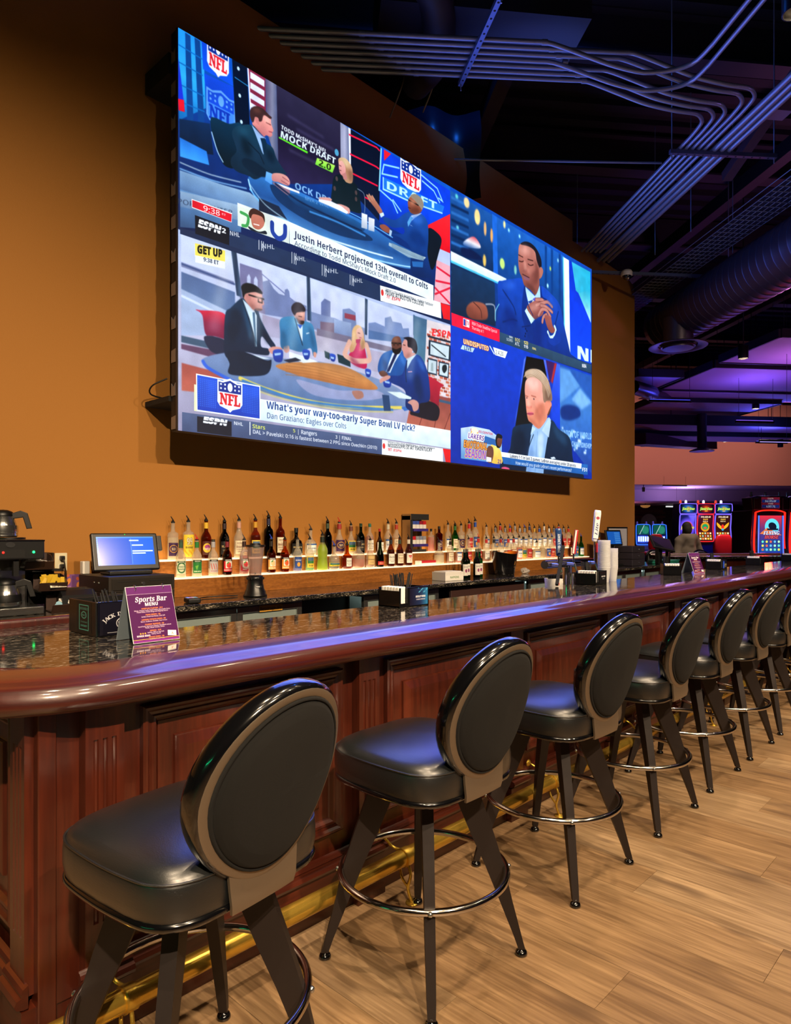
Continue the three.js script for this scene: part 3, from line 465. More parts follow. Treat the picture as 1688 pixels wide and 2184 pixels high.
  for (const p of [[276,713,306,707,304,737,280,739], [375,693,400,690,397,713,382,715], [474,684,496,684,493,702,479,702], [617,703,640,703,636,723,621,724], [697,718,728,718,725,741,698,743]]) { bl(['#2348b8', '#16308c'], p); pg('#9cc0ec', [p[0] + 3, p[1] + 7, p[2] - 5, p[3] + 7, p[2] - 6, p[3] + 13, p[0] + 5, p[1] + 13]); }
  for (const p of [[503,679,554,682,556,708,508,703], [454,679,474,682,474,701,457,698]]) pg('#14303c', p);
  // woman in red
  bl('#b81c50', [575,623,597,616,609,627,621,665,621,699,594,703,557,694,549,674,560,659,572,639]); bl(['#d8b07c', '#c89c70', '#b88c64'], [563,597,578,579,597,578,609,596,612,613,618,630,609,645,591,653,594,632,585,628,569,657,554,664,552,652,560,630]);
  bl(['#e8b4a4', '#d49888'], [580,593,591,584,603,588,608,601,603,613,594,619,585,617,580,606]); pg('#a41848', [577,622,597,616,594,630,578,633]); ln('#5c3030', 2.5, [586,600,594,600]); ln('#a84050', 2.5, [592,613,600,612]); sm('#d8a898', 16, [552,634,537,663,534,677,566,686]); sm('#d8a898', 16, [621,629,632,654,631,674,585,685,566,686]);
  // seated man with beard, man at the right
  bl(['#1f58a8', '#184890'], [692,643,738,622,779,616,800,641,800,693,732,724,711,701,675,705,672,678]); pg('#d0e0f4', [735,632,779,616,745,661,725,697,705,696]); pg('#14204c', [745,632,759,630,721,693,708,697]);
  bl(['#6c4038', '#5a342c'], [732,593,745,579,766,574,776,586,778,607,762,627,742,628,732,612]); bl('#120e12', [734,616,752,617,776,607,772,623,755,633,738,629]); ln('#101014', 4, [732,601,776,594]); dot('#3a221e', ...[742,603], 5); dot('#3a221e', ...[760,599], 5); bl('#5c3830', [675,703,698,694,715,705,688,714]);
  bl(['#1a3e90', '#12307a', '#10245c'], [804,640,850,615,880,626,902,657,914,699,914,756,865,775,861,805,800,796,793,742,725,725,725,706,779,692]); pg('#b4d0e4', [804,636,850,614,825,639,804,671]); ln('#c890b0', 3, [809,679,827,675]);
  bl(['#d0948c', '#b87c78'], [786,584,800,577,818,595,825,612,847,613,807,635,790,633,783,616,779,607]); bl('#141420', [786,574,814,565,843,568,854,592,847,613,832,606,822,599,807,597,804,578]); bl('#c48880', [814,603,827,600,829,609,818,616]);
  bl('#c89088', [807,778,832,765,858,771,858,793,836,803,825,785]); bl('#c89088', [679,725,705,709,725,706,721,716,692,730,682,736]); pg('#d4e8ec', [711,757,772,750,825,759,822,766,766,770]);
  for (const [c, p, b] of [['#071a30', [145,642,164,630,178,654,164,697,145,717,136,691], 5], ['#1c4468', [178,614,192,631,206,676,201,697,187,652], 3], ['#06142a', [235,629,240,656,265,688,257,698,237,669], 4], ['#8c5650', [199,605,216,607,225,615,213,620], 4], ['#e8b8ac', [220,578,235,576,237,586,223,587], 4], ['#1c5480', [303,655,316,661,327,692,311,700,303,685], 4], ['#5ca4d0', [348,607,364,616,353,632,342,621], 4], ['#1c507c', [397,626,411,636,419,679,408,672], 4], ['#8c5048', [353,606,364,608,367,620,359,618], 3], ['#e4b0a0', [367,590,378,587,380,595,369,600], 3], ['#7c1038', [554,677,578,682,597,701,566,697], 5], ['#d83c6c', [585,636,600,638,606,654,591,662], 5], ['#f4dcb4', [566,605,572,599,569,626,563,641], 4], ['#8c6440', [603,619,612,622,606,646,597,643], 4], ['#0c2450', [836,688,865,683,880,729,869,765,843,735], 7], ['#2c60b8', [850,622,876,632,891,659,872,657], 5], ['#0e2c68', [692,661,711,667,718,693,698,692], 5], ['#3c78cc', [772,627,793,642,793,661,776,650], 5], ['#8c5850', [807,621,825,615,814,631,800,634], 4], ['#96684c', [742,584,755,580,762,587,745,593], 4]]) { g2.globalAlpha = 0.75; bl(c, p, b); g2.globalAlpha = 1; }
  for (const p of [[178,600,192,631,213,683,220,713], [218,621,233,646,237,684], [348,611,361,643,375,679], [804,643,797,675,800,713]]) sm('#0a1c30', 2.5, p, 0.6);
  ln('#3c2424', 2.5, [361,602,372,601]); ln('#3c2424', 2.5, [786,596,795,596]); for (let k = 0; k < 7; k++) { g2.globalAlpha = 0.18; pg('#ffffff', [120 + k * 120, 500, 150 + k * 120, 500, 110 + k * 120, 700, 80 + k * 120, 700], 8); g2.globalAlpha = 1; }
  soften(0, 478, 1024, 478, 1.1);
  // graphics
  pg('#f4f2cc', [44,499,128,492,128,520,44,530]); pg('#ecd85c', [44,498,128,491,128,519,45,527]); tx('GET UP', [50,519,120,510,50,500], '#101410', 'bold', { stroke: '#101410', sw: 2 });
  pg('#dfe8f6', [45,527,128,519,128,537,45,544]); tx('9:38 ET', [67,535,110,532,67,525], '#142038');
  pg(['#eef6f8', '#dceef4', '#cfe4f0'], [43,840,233,848,1039,845,1039,908,154,903,43,904]); pg('#e8f0c0', [42,840,49,840,49,904,42,904]);
  pg('#f4f8ff', [47,813,234,814,235,903,49,903]); pg(['#1a50d8', '#123cb8'], [50,816,231,817,232,900,51,900]);
  for (let r = 0; r < 15; r++) for (let c = 0; c < 34; c++) { if (c > 9 && c < 24) continue; g2.fillStyle = '#3a78f0'; g2.fillRect(NB[0] + c * 5.2, NB[1] + r * 4.6, 2, 2); }
  { const [x, y, x1] = [106,832,179,852]; shield(x, y - 22, x1 - x, 86, INK); }
  tx("What's your way-too-early Super Bowl LV pick?", [254,870,843,868,254,850], '#143a86'); tx('Dan Graziano: Eagles over Colts', [254,896,539,893,254,881], '#1c3c80', '');
  pg(['#4a5c84', '#3c4c74'], [10,911,689,909,688,960,10,956]); pg('#0c1428', [50,916,147,918,147,955,50,954]);
  tx('ESPN', [65,929,133,930,65,915], '#e8ecf4', 'bold', { skew: 0.2, stroke: '#e8ecf4', sw: 2 }); ln('#0c1428', 2, [65,924,133,924]);
  tx('NHL', [153,925,181,925,153,916], '#e8eef8', ''); ln('#dfe6f4', 3, [202,913,202,945]); tx('Stars', [209,927,250,927,209,916], '#e8f060', ''); tx('DAL > Pavelski: 0:16 is fastest between 2 PPG since Ovechkin (2010)', [210,941,667,942,210,931], '#e4eaf6', '');
  tx('5', [341,924,350,924,341,915], '#e8f060', ''); tx('| Rangers', [356,926,427,925,356,915], '#e8eef8', ''); tx('3 | FINAL', [496,926,560,926,496,916], '#e8eef8', '');
  pg('#eef2f4', [689,910,985,911,986,958,688,958]); pg('#e01c24', [985,911,1039,911,1039,959,1001,958]); tx("MEN'S COLLEGE BASKETBALL: SUPER TUESDAY", [714,917,943,918,714,912], '#3c4858'); tx('MISSISSIPPI ST AT 15KENTUCKY', [714,931,928,928,714,919], '#18222c'); tx('9ET', [715,942,733,942,715,933], '#d01c28'); tx('ESPN', [739,942,777,942,739,934], '#d01c28', 'bold', { skew: 0.2 }); dot('#d03030', ...[697,929], 6, 9);
}
const BR = [902,512], NB = [53,823];
function lowerThirdDesk() {
  for (const [c, p, b] of [['#061622', [177,182,197,188,208,213,194,227,177,211], 7], ['#1c4c68', [164,171,187,158,197,171,177,177], 7], ['#07182a', [249,187,271,181,282,201,267,218,255,206], 7], ['#a85c60', [221,138,235,148,249,152,239,154,225,148], 4], ['#f4bcb0', [246,104,260,103,264,111,249,114], 4], ['#6c4038', [211,99,225,90,239,92,221,103], 4], ['#e8d0a4', [522,105,537,104,547,119,534,117], 4], ['#7c5440', [547,128,562,126,562,154,550,154], 5], ['#2c68cc', [827,171,866,156,881,174,843,187], 6], ['#0a2c70', [820,219,866,210,897,236,866,256,820,245], 7], ['#5c3024', [820,149,850,133,866,141,835,159], 4], ['#c88468', [824,117,843,113,839,127,820,131], 4]]) { g2.globalAlpha = 0.75; bl(c, p, b); g2.globalAlpha = 1; }
  for (const [c, w, p] of [['#bfe8ff', 2, [201,297,250,333,329,353]], ['#0a2044', 5, [283,266,364,284,491,289,601,289]], ['#3a88d8', 5, [401,300,504,295,615,300]], ['#dff4ff', 2, [5,318,85,316,175,302]], ['#7fb8f0', 3, [5,333,95,328,191,312]]]) sm(c, w, p, 1);
  soften(0, 0, 1024, 478, 0.8);
  pg('#18294c', [5,474,52,469,680,434,1029,411,1029,438,680,482,5,488]); pg('#1c3054', [139,435,682,432,682,481,140,474]);
  pg('#f2f2f6', [35,394,148,390,147,414,36,415]); pg('#d81428', [37,396,147,393,146,413,37,413]); tx('9:38', [66,411,114,409,66,398], '#f6f0f0', ''); tx('ET', [118,404,130,404,118,399], '#f0c8cc', '');
  pg('#0c1220', [44,430,140,430,140,474,45,475]); tx('ESPN', [51,455,115,453,52,437], '#eef2f8', 'bold', { skew: 0.2, stroke: '#eef2f8', sw: 2 }); tx('2', [118,449,131,448,118,437], '#eef2f8'); ln('#0c1220', 2, [51,448,115,445]);
  tx('NHL', [141,448,171,444,141,437], '#dfe4ee', ''); for (const [a, b] of [[[230,433,230,457], [238,452,280,442,238,440]], [[338,432,338,462], [347,452,386,444,347,440]], [[446,435,446,466], [455,456,507,444,455,444]], [[554,435,554,464], [563,455,606,445,563,443]]]) { for (const d of [0, 8, 14]) ln('#c8d0e0', 2, a.map((v, i) => (i % 2 ? v : v + d))); tx('NHL', b, '#c4ccdc', ''); }
  pg(['#dfe8e6', '#cfdcd8'], [164,358,329,352,329,412,165,416]); pg('#d8e8d8', [172,365,251,365,252,410,172,412]); sm('#3c9c50', 8, [175,379,196,383,193,406,180,411]);
  bl(['#c87c68', '#b46858'], [205,362,228,359,247,371,244,392,228,406,209,401]); bl('#3c2420', [198,373,212,356,244,360,248,381,239,369,212,371,204,385]); bl('#1c2430', [198,407,228,411,250,402,252,411,206,415]); ln('#f0e0dc', 3, [214,396,230,394]);
  sm('#1c3c98', 13, [272,374,274,398,294,409,313,395,315,369]);
  pg(['#eef6f6', '#dceeee', '#e4f2f2'], [329,352,935,366,935,419,330,411]); pg('#123060', [682,433,935,420,935,425,682,439]);
  tx('Justin Herbert projected 13th overall to Colts', [347,389,907,387,347,370], '#18204c'); tx("According to Todd McShay's Mock Draft 2.0", [347,411,751,407,347,397], '#1c2450', '');
  pg('#eef2f4', [680,433,973,414,977,468,682,480]); pg('#e01c24', [972,415,1029,413,1029,463,988,466]); tx("MEN'S COLLEGE BASKETBALL: SUPER TUESDAY", [705,444,933,438,705,436], '#3c4858'); tx('7DUKE AT BOSTON COLLEGE', [702,455,886,448,702,442], '#18222c'); tx('7ET', [708,464,725,463,708,455], '#d01c28'); tx('ESPN', [731,465,772,460,731,455], '#d01c28', 'bold', { skew: 0.2 }); dot('#d03030', ...[690,453], 6, 10);
}
function quadGuest() {                                            // upper right: man in a blue suit
  pg(['#0c4ab8', '#0d3f98', '#0c2c70'], [1022, 0, 2048, 0, 2048, 478, 1022, 478]);
  pg(['#1b56a8', '#0c2a58', '#0d2244'], [1025,13,1277,13,1290,426,1031,440]); for (let k = 0; k < 14; k++) pg(k % 2 ? '#0a2450' : '#2a6cc0', [1026,31,1110,31].slice(0, 0).concat([1030, 30 + k * 26, 1130, 26 + k * 26, 1130, 36 + k * 26, 1030, 40 + k * 26]), 2);
  pg('#1c66d8', [1273,10,1303,12,1311,235,1281,227]); pg(['#1d62c4', '#114a9c', '#0c3478'], [1303,12,1801,13,1801,308,1582,189,1312,240]); for (const x of [760, 790, 830]) pg('#0b3a84', [1645,14,1661,13,1661,259,1645,257].map((v, i) => (i % 2 ? v : v + (x - 760) * 1.6)), 3);
  for (const [x, y, rx, ry, c] of [[1118,23, 16, 18, '#ffdc9c'], [1181,53, 17, 28, '#ffd890'], [1229,80, 8, 26, '#e8b070'], [1270,92, 8, 26, '#f0a860'], [1353,24, 8, 14, '#e8e0a0'], [1339,177, 16, 20, '#c8f080'], [1428,176, 9, 18, '#7cc8c0'], [1225,198, 10, 22, '#e8c060'], [1150,298, 10, 12, '#f0b070'], [1190,315, 9, 22, '#f0b878'], [1217,326, 7, 18, '#c0d8e8'], [1688,98, 6, 9, '#c8e860'], [1457,36, 6, 7, '#a0f0ff'], [1383,36, 6, 7, '#a0f0ff'], [1667,175, 7, 9, '#b0f4ff'], [1061,21, 8, 8, '#60d8e0'], [1750,46, 6, 8, '#a0e8ff'], [1067,128, 6, 6, '#70d8e8'], [1086,340, 6, 6, '#70d8e8'], [1063,129, 5, 5, '#58c0d8']]) dot(c, x, y, rx, ry, 2.5);
  bl(['#d85060', '#e8e8f0', '#20509c'], [1098,171,1126,148,1162,131,1191,142,1200,160,1150,175,1106,181], 1.5); bl('#0c1c48', [1086,194,1142,182,1200,190,1200,205,1102,219], 2);
  pg(['#e8f4f8', '#cfe8ee'], [1028,222,1367,227,1358,248,1312,255,1028,255]); pg('#4ac8f0', [1028,254,1312,255,1312,261,1028,262], 1);
  pg(['#14345c', '#0e2340'], [1031,268,1290,266,1295,425,1031,435], 2); bl(['#a85c48', '#6a342c'], [1118,395,1158,366,1225,359,1246,385,1234,413,1158,430,1122,423], 2); sm('#3a1c1c', 3, [1158,368,1200,385,1208,414]); sm('#8c98b0', 6, [1234,357,1286,350,1293,399], 1);
  pg('#eaf6f6', [1795,18,1842,19,1854,422,1836,413,1807,330]); pg('#60d8f4', [1789,18,1798,18,1808,330,1799,326], 1); pg(['#0c34c8', '#0a3ce8', '#0a48f0'], [1842,19,2040,18,2043,432,1920,433,1854,422]);
  pg(['h', '#38b8e0', '#20b0d8'], [1866,18,2036,16,2039,246,1983,181,1926,140,1902,134]); pg(['#1ca8d4', '#60cce0', '#bfe0e4'], [1926,140,2036,94,2040,246]);
  tx('NE', [1908,429,2113,420,1908,375], '#d4f0f4', 'bold', { stroke: '#d4f0f4', sw: 4 });
  // suit
  bl(['#1648c0', '#123ea8', '#0d2c80'], [1310,261,1343,241,1413,215,1474,198,1536,216,1611,189,1678,197,1763,231,1804,316,1851,413,1857,438,1582,452,1322,445,1314,353]); bl('#0c2c80', [1492,220,1509,282,1564,368,1555,445,1527,426,1474,339], 2); bl('#0d3090', [1611,189,1630,237,1697,339,1702,416,1630,430,1601,310], 3); for (const p of [[1343,276,1413,320,1431,349], [1343,398,1405,374,1439,372], [1753,262,1722,334]]) sm('#0a2468', 6, p, 1.5);
  pg(['#8cc8f4', '#cfeef4'], [1494,222,1569,243,1606,190,1611,242,1523,286,1509,258]); pg('#5c4cc8', [1552,259,1573,246,1582,254,1564,264]); pg('#1c3a94', [1518,277,1555,261,1536,285]);
  bl(['#c07c70', '#a8645a', '#7c443c'], [1452,79,1474,60,1536,50,1573,67,1601,114,1601,159,1601,194,1573,237,1536,226,1492,220,1474,193,1456,174,1448,138]); bl('#1a1820', [1465,65,1492,46,1536,38,1582,49,1615,79,1618,112,1601,116,1582,94,1569,63,1527,56]); bl('#b87060', [1603,121,1620,112,1632,125,1620,151,1601,162]);
  ln('#3c201c', 4, [1450,111,1481,111]); ln('#3c201c', 4, [1516,109,1555,104]); sm('#3a1e1c', 4, [1454,134,1474,131,1485,125]); sm('#3a1e1c', 4, [1518,127,1536,128,1557,119]); bl('#93544c', [1478,166,1500,152,1514,156,1496,165]); bl('#8c5868', [1481,187,1500,181,1532,180,1527,189,1496,196]); ln('#2c1418', 3, [1478,179,1527,180]); bl('#8c5048', [1536,172,1592,126,1596,165,1573,197,1536,216], 4);
  pg('#c8ecf4', [1494,320,1509,304,1569,337,1541,361]); bl(['#a8605a', '#8c4c48'], [1509,304,1555,268,1620,245,1639,263,1630,301,1592,325,1564,336]); for (const p of [[1578,255,1620,245,1639,248], [1578,277,1630,255,1668,243,1702,253], [1615,269,1658,266,1702,276], [1596,314,1620,285,1658,279,1688,298], [1625,335,1634,312,1658,297]]) { sm('#7a403c', 16, p); sm('#c08078', 12, p); } bl(['#a05a54', '#84443f'], [1644,305,1688,298,1707,332,1732,347,1697,365,1663,347]); sm('#cfeef4', 12, [1668,366,1683,383,1712,375,1732,347,1722,331]); bl('#1238a0', [1670,371,1707,386,1732,347,1778,374,1727,411,1678,408]); sm('#cfeef4', 7, [1670,368,1688,385,1717,371,1733,344]);
  sm('#6cc0dc', 4, [1294,404,1296,367,1318,336]);
  for (const [c, p, b] of [['#e0a498', [1465,75,1509,61,1536,73,1500,93,1465,99], 9], ['#6c3830', [1564,99,1596,120,1592,172,1564,204,1546,194,1573,142], 9], ['#cc8c80', [1487,126,1500,123,1509,150,1492,159], 4], ['#c07c70', [1509,145,1546,139,1536,162,1514,163], 7], ['#5c302c', [1500,206,1555,206,1573,232,1536,226], 7], ['#2c64e0', [1339,254,1397,229,1431,234,1380,266], 10], ['#0a2474', [1363,341,1413,344,1439,386,1397,405,1355,386], 10], ['#2458d0', [1658,210,1717,226,1737,252,1678,241], 9], ['#0a2474', [1564,343,1611,333,1611,434,1564,438], 9], ['#d89c90', [1527,297,1573,271,1601,275,1564,304], 8]]) { g2.globalAlpha = 0.7; bl(c, p, b); g2.globalAlpha = 1; }
  for (const p of [[1496,222,1509,277,1555,326], [1611,189,1620,230,1658,235], [1474,388,1536,369]]) sm('#0a2060', 4, p, 1); for (const [x, y] of [[1500,390], [1509,397], [1500,409], [1496,420]]) dot('#081840', x, y, 4);
  soften(1024, 0, 1024, 478, 1.2);
  pg('#e8183c', [1031,435,1321,432,1321,484,1034,482]); pg(['#2c4c6c', '#24405c'], [1321,440,2043,436,2043,473,1323,483]); tx('NBA Trade Deadline Special', [1148,451,1305,449,1148,440], '#ffd0d8', ''); tx('Thursday at 1', [1148,467,1222,466,1148,456], '#ffd0d8', '');
  pg('#f4f4f8', [1098,439,1134,438,1134,466,1098,466]); pg('#1c3cb0', [1100,441,1110,441,1110,463,1100,464]); pg('#d81c3c', [1111,441,1116,440,1116,464,1111,464]); tx('TV', [1118,459,1132,458,1118,445], '#d81c3c');
  tx('NBA', [1385,449,1410,448,1385,441], '#c8d4e0'); tx('SCORES', [1367,463,1410,461,1367,453], '#c8d4e0', ''); tx('BOS', [1425,453,1460,451,1425,440], '#f0d880', ''); tx('ATL', [1425,469,1458,467,1425,456], '#f0f4f8', ''); tx('123', [1487,452,1519,450,1487,440], '#f8e070'); tx('115', [1487,467,1519,466,1487,455], '#f8f8f8'); tx('FINAL', [1549,461,1578,460,1549,452], '#f0d880'); tx('NBA', [1957,462,1998,458,1957,446], '#e8ecf4');
}
function quadDebate() {                                           // lower right: man in a navy blazer
  pg(['#0d3cc8', '#0c34b8', '#0a2c9c'], [1030, 478, 2048, 478, 2048, 956, 1030, 956]); pg('#5c7cf0', [1489,514,1503,499,1417,796,1386,886,1378,906,1437,739], 2);
  pg(['#0c0c10', '#10161c'], [1506,498,1634,488,1679,570,1634,748,1426,789]); pg(['#4c6cf0', '#3c50d8'], [1634,487,1652,486,1676,567,1666,568], 1); pg('#3c1c5c', [1652,486,1726,485,1686,579]); pg('#a82830', [1723,485,1741,485,1706,576,1693,567], 2); pg(['#3c64f0', '#1c48e0', '#0c3cd0'], [1741,485,1767,484,1767,768,1693,721,1699,608], 1);
  pg(['#1c54b8', '#3c7cd0', '#2c64c0', '#1c3c98'], [1767,484,2048,486,2052,935,1767,768]); pg('#5c9ce4', [1767,495,1852,495,1940,550,1767,648], 5); pg('#2458b4', [1852,495,2048,487,2048,601], 4); pg('#78b4f0', [1866,619,1940,557,2048,609,1955,651], 6); bl('#10307c', [1774,668,1838,645,1925,648,1940,683,1852,712,1781,710], 4);
  for (let k = 0; k < 26; k++) dot(['#bfe0ff', '#6cb0f0', '#d8f0ff'][k % 3], DB[0] + (k * 61) % 210, DB[1] + (k * 37) % 90, 8 + k % 6, 5 + k % 4, 3); tx('UNION OF WORLD', [1774,789,2048,776,1774,760], '#8fc8f8'); tx('CHAMPIONSHIPS', [1866,823,2056,817,1866,801], '#a8d8ff');
  // blazer, shirt, head
  bl(['#14304c', '#0e2440', '#0c1c34'], [1426,785,1558,757,1693,728,1753,759,1838,782,1866,823,1881,887,1948,964,1358,971,1392,873,1403,824]); pg(['#9cc4f0', '#86b0e4'], [1551,765,1679,719,1693,728,1666,810,1640,899,1634,961,1503,956,1527,854]); ln('#5c88c8', 2, [1589,787,1570,958]); sm('#0a1a30', 4, [1558,804,1527,854,1509,909]); sm('#0a1a30', 4, [1686,777,1660,835,1647,898]); pg('#dcecff', [1689,886,1719,880,1733,888,1699,892]);
  pg('#b8d8f8', [1548,772,1576,779,1536,808]); pg('#b8d8f8', [1621,781,1679,719,1693,738,1676,804]);
  bl(['#f0b0a4', '#e89c88', '#d87c60'], [1503,595,1545,574,1621,576,1647,637,1693,658,1666,696,1660,728,1608,772,1576,772,1545,759,1521,751,1509,726,1503,697,1497,658,1494,632]); bl(['#d0b8a0', '#b08c70', '#8c6c5c'], [1497,563,1545,541,1614,536,1666,561,1693,602,1703,636,1693,651,1640,662,1627,626,1621,589,1595,576,1545,574,1509,585], 1); bl('#e88c74', [1647,664,1679,649,1699,661,1686,694,1653,708]); bl('#5c3c34', [1686,680,1699,671,1679,708,1666,710], 1);
  ln('#a85848', 4, [1500,655,1518,657], 1); ln('#a85848', 4, [1542,649,1576,650], 1); dot('#3c2c34', ...[1509,663], 4, 3, 0.7); dot('#3c2c34', ...[1561,660], 5, 3, 0.7); bl('#d87868', [1506,697,1539,689,1545,698,1515,704], 1); bl('#d05c74', [1512,723,1545,715,1561,720,1533,730]); ln('#7c2c3c', 3, [1510,726,1558,721]); bl('#d88468', [1564,723,1634,666,1647,726,1595,770], 5);
  bl('#e05080', [1336,952,1358,948,1386,952,1380,962,1336,960], 1);
  for (const [c, p, b] of [['#f8ccc0', [1509,597,1558,582,1595,597,1545,625], 9], ['#c46c58', [1570,695,1621,668,1634,714,1595,753], 9], ['#b05c4c', [1521,741,1570,756,1595,766,1558,761], 6], ['#f0b8a4', [1509,670,1527,667,1539,692,1515,696], 5], ['#f0dcc4', [1509,561,1558,545,1595,549,1545,564], 6], ['#6c5040', [1647,609,1693,613,1693,647,1653,650], 6], ['#07182c', [1426,811,1485,799,1497,863,1437,901,1409,865], 10], ['#1f4468', [1713,753,1795,776,1823,820,1753,805], 9], ['#6c94d0', [1527,861,1558,858,1545,953,1509,949], 7], ['#d0e8ff', [1595,807,1634,796,1621,886,1595,889], 7]]) { g2.globalAlpha = 0.7; bl(c, p, b); g2.globalAlpha = 1; }
  for (let k = 0; k < 9; k++) sm(k % 2 ? '#e8d4bc' : '#94745c', 2, [1503,565,1558,544,1621,555,1666,582,1689,620].map((v, i) => v + (i % 2 ? k * 3 - 4 : -k * 2.2)), 0.8);
  soften(1024, 478, 1024, 478, 1.3);
  // graphics
  pg(['#c8dcf0', '#8cb8e0', '#5c94d0'], [1084,830,1153,816,1255,817,1336,846,1336,938,1085,937]); pg('#2c64b0', [1219,842,1314,852,1314,874,1219,870]); tx('STAPLES CENTER', [1139,834,1277,836,1139,826], '#c82848'); dot('#f0a040', ...[1165,845], 24, 22); dot('#f8e8d0', ...[1165,830], 20, 10); tx('LAKERS', [1124,860,1221,862,1124,841], '#5c2c9c', 'bold', { skew: 0.2, stroke: '#fdf6ea', sw: 7 });
  tx('EMOTIONAL', [1099,895,1242,893,1099,871], '#f8a848', 'bold', { skew: 0.1, stroke: '#7c3010', sw: 5 }); tx('SEASON', [1107,930,1234,929,1108,898], '#7c50d8', 'bold', { skew: 0.1, stroke: '#f8b050', sw: 5 });
  bl(['#f8d870', '#f0c050'], [1266,872,1314,880,1336,903,1335,936,1266,937,1271,899]); bl('#6c4438', [1245,883,1276,880,1282,908,1266,940,1237,930]); pg('#f4f4f8', [1238,919,1268,920,1268,936,1237,937]); bl(['#7c4c3c', '#5c3428'], [1295,847,1314,828,1336,834,1338,852,1327,875,1303,875]); bl('#14181c', [1295,847,1308,827,1336,830,1336,842,1308,844,1306,868,1325,877,1303,878]); tx('23', [1308,938,1333,938,1308,923], '#4c2c90');
  pg('#eef6f8', [1330,893,1954,892,1952,915,1336,911]); tx('Lakers 1-1 in last 2 games; LeBron averaging under 20 points', [1390,909,1903,911,1390,896], '#10183c'); pg(['#2468b8', '#1c5cac'], [1336,911,1952,915,1954,893,2011,892,2011,939,1347,937]); tx("How would you grade LeBron's recent performances?", [1428,933,1866,934,1428,920], '#d8e8f8', ''); tx('FS1', [1957,925,2008,924,1957,909], '#eef4ff', 'bold', { skew: 0.1 });
  tx('UNDISPUTED', [1098,529,1253,526,1098,512], '#f8dcb0', 'bold', { stroke: '#b8602c', sw: 4 }); pg('#b8d8f0', [1094,535,1165,533,1153,550,1083,551]); tx('LIVE', [1102,550,1147,547,1102,536], '#123070'); pg('#e8f2f0', [1279,506,1374,505,1358,533,1293,533]); tx('2.4.20', [1295,529,1347,527,1295,513], '#1c2440', ''); ln('#dff0f0', 5, [1259,507,1286,530]);
}
const DB = [1788,752];
clipQ(0, 0, 1024, 478, quadDesk); clipQ(0, 478, 1024, 478, quadTable); clipQ(0, 0, 1024, 520, lowerThirdDesk);
clipQ(1024, 0, 1024, 478, quadGuest); clipQ(1024, 478, 1024, 478, quadDebate);
{ // camera noise and fine tonal unevenness of the broadcast picture
  const im = g2.getImageData(0, 0, 2048, 956), d = im.data;
  for (let y = 0; y < 956; y++) for (let x = 0; x < 2048; x++) { const i = (y * 2048 + x) * 4, n = 1 + (vn(x / 22, y / 22, 4096, 4096, 3) - 0.5) * 0.1 + (hash(x, y, 9) - 0.5) * 0.06; for (let k = 0; k < 3; k++) d[i + k] = Math.max(0, Math.min(255, d[i + k] * n)); }
  g2.putImageData(im, 0, 0);
}
const tvTex = new THREE.CanvasTexture(tvCanvas); tvTex.colorSpace = THREE.SRGBColorSpace; tvTex.anisotropy = 8;
{
  const t = thing('video_wall', 'huge led video wall showing four sports broadcasts', 'video wall', 5.8015, 3.753, -4.666);
  const w = 6.431, h = 2.994;
  part('screen', new THREE.PlaneGeometry(w, h).translate(0, 0, 0.001), std(0x020203, 0.6, { emissive: 0xffffff, emissiveMap: tvTex, emissiveIntensity: 1.25 }), t);
  part('cabinet', bx(w, h, 0.1, 0, 0, -0.0505), std(0x15151a, 0.6), t);
  part('edge_trim', merge([bx(0.008, h, 0.02, -w / 2 - 0.004, 0, -0.01), bx(0.008, h, 0.02, w / 2 + 0.004, 0, -0.01)]).clone(), std(0x3a3a42, 0.4, { metalness: 0.5 }), t);
  for (let k = 0; k < 12; k++) part('latch', k % 2 ? ext([[-0.03, -0.05], [0.03, -0.05], [0.03, 0.045], [0, 0.015], [-0.03, 0.045]], 0.006).rotateY(-Math.PI / 2) : ext([[-0.03, -0.05], [0.035, -0.05], [0.035, 0.05], [-0.03, 0.04]], 0.006).rotateY(-Math.PI / 2), std(0x8f8f94, 0.4, { metalness: 0.6 }), t, -w / 2 - 0.001, -h / 2 + 0.125 + k * 0.25 - 0.06, -0.06);
  part('mount_arm', bx(0.3, 0.16, 0.37, -w / 2 + 0.13, h / 2 - 0.22, -0.29), M.blackMatte, t);
  part('mount_arm', bx(0.3, 0.04, 0.37, -w / 2 + 0.13, -h / 2 + 0.25, -0.29), M.blackMatte, t);
  for (const x of [-1.5, 0, 1.5, 2.9]) for (const y of [-1.1, 1.1]) part('mount_arm', bx(0.12, 0.12, 0.37, x, y, -0.29), M.blackMatte, t);
  part('cable', tube([[-w / 2 + 0.1, -h / 2 + 0.28, -0.3], [-w / 2 - 0.06, -h / 2 + 0.3, -0.3], [-w / 2 - 0.07, -h / 2 + 0.36, -0.26], [-w / 2 + 0.02, -h / 2 + 0.42, -0.2]], 0.006), M.black, t);
}

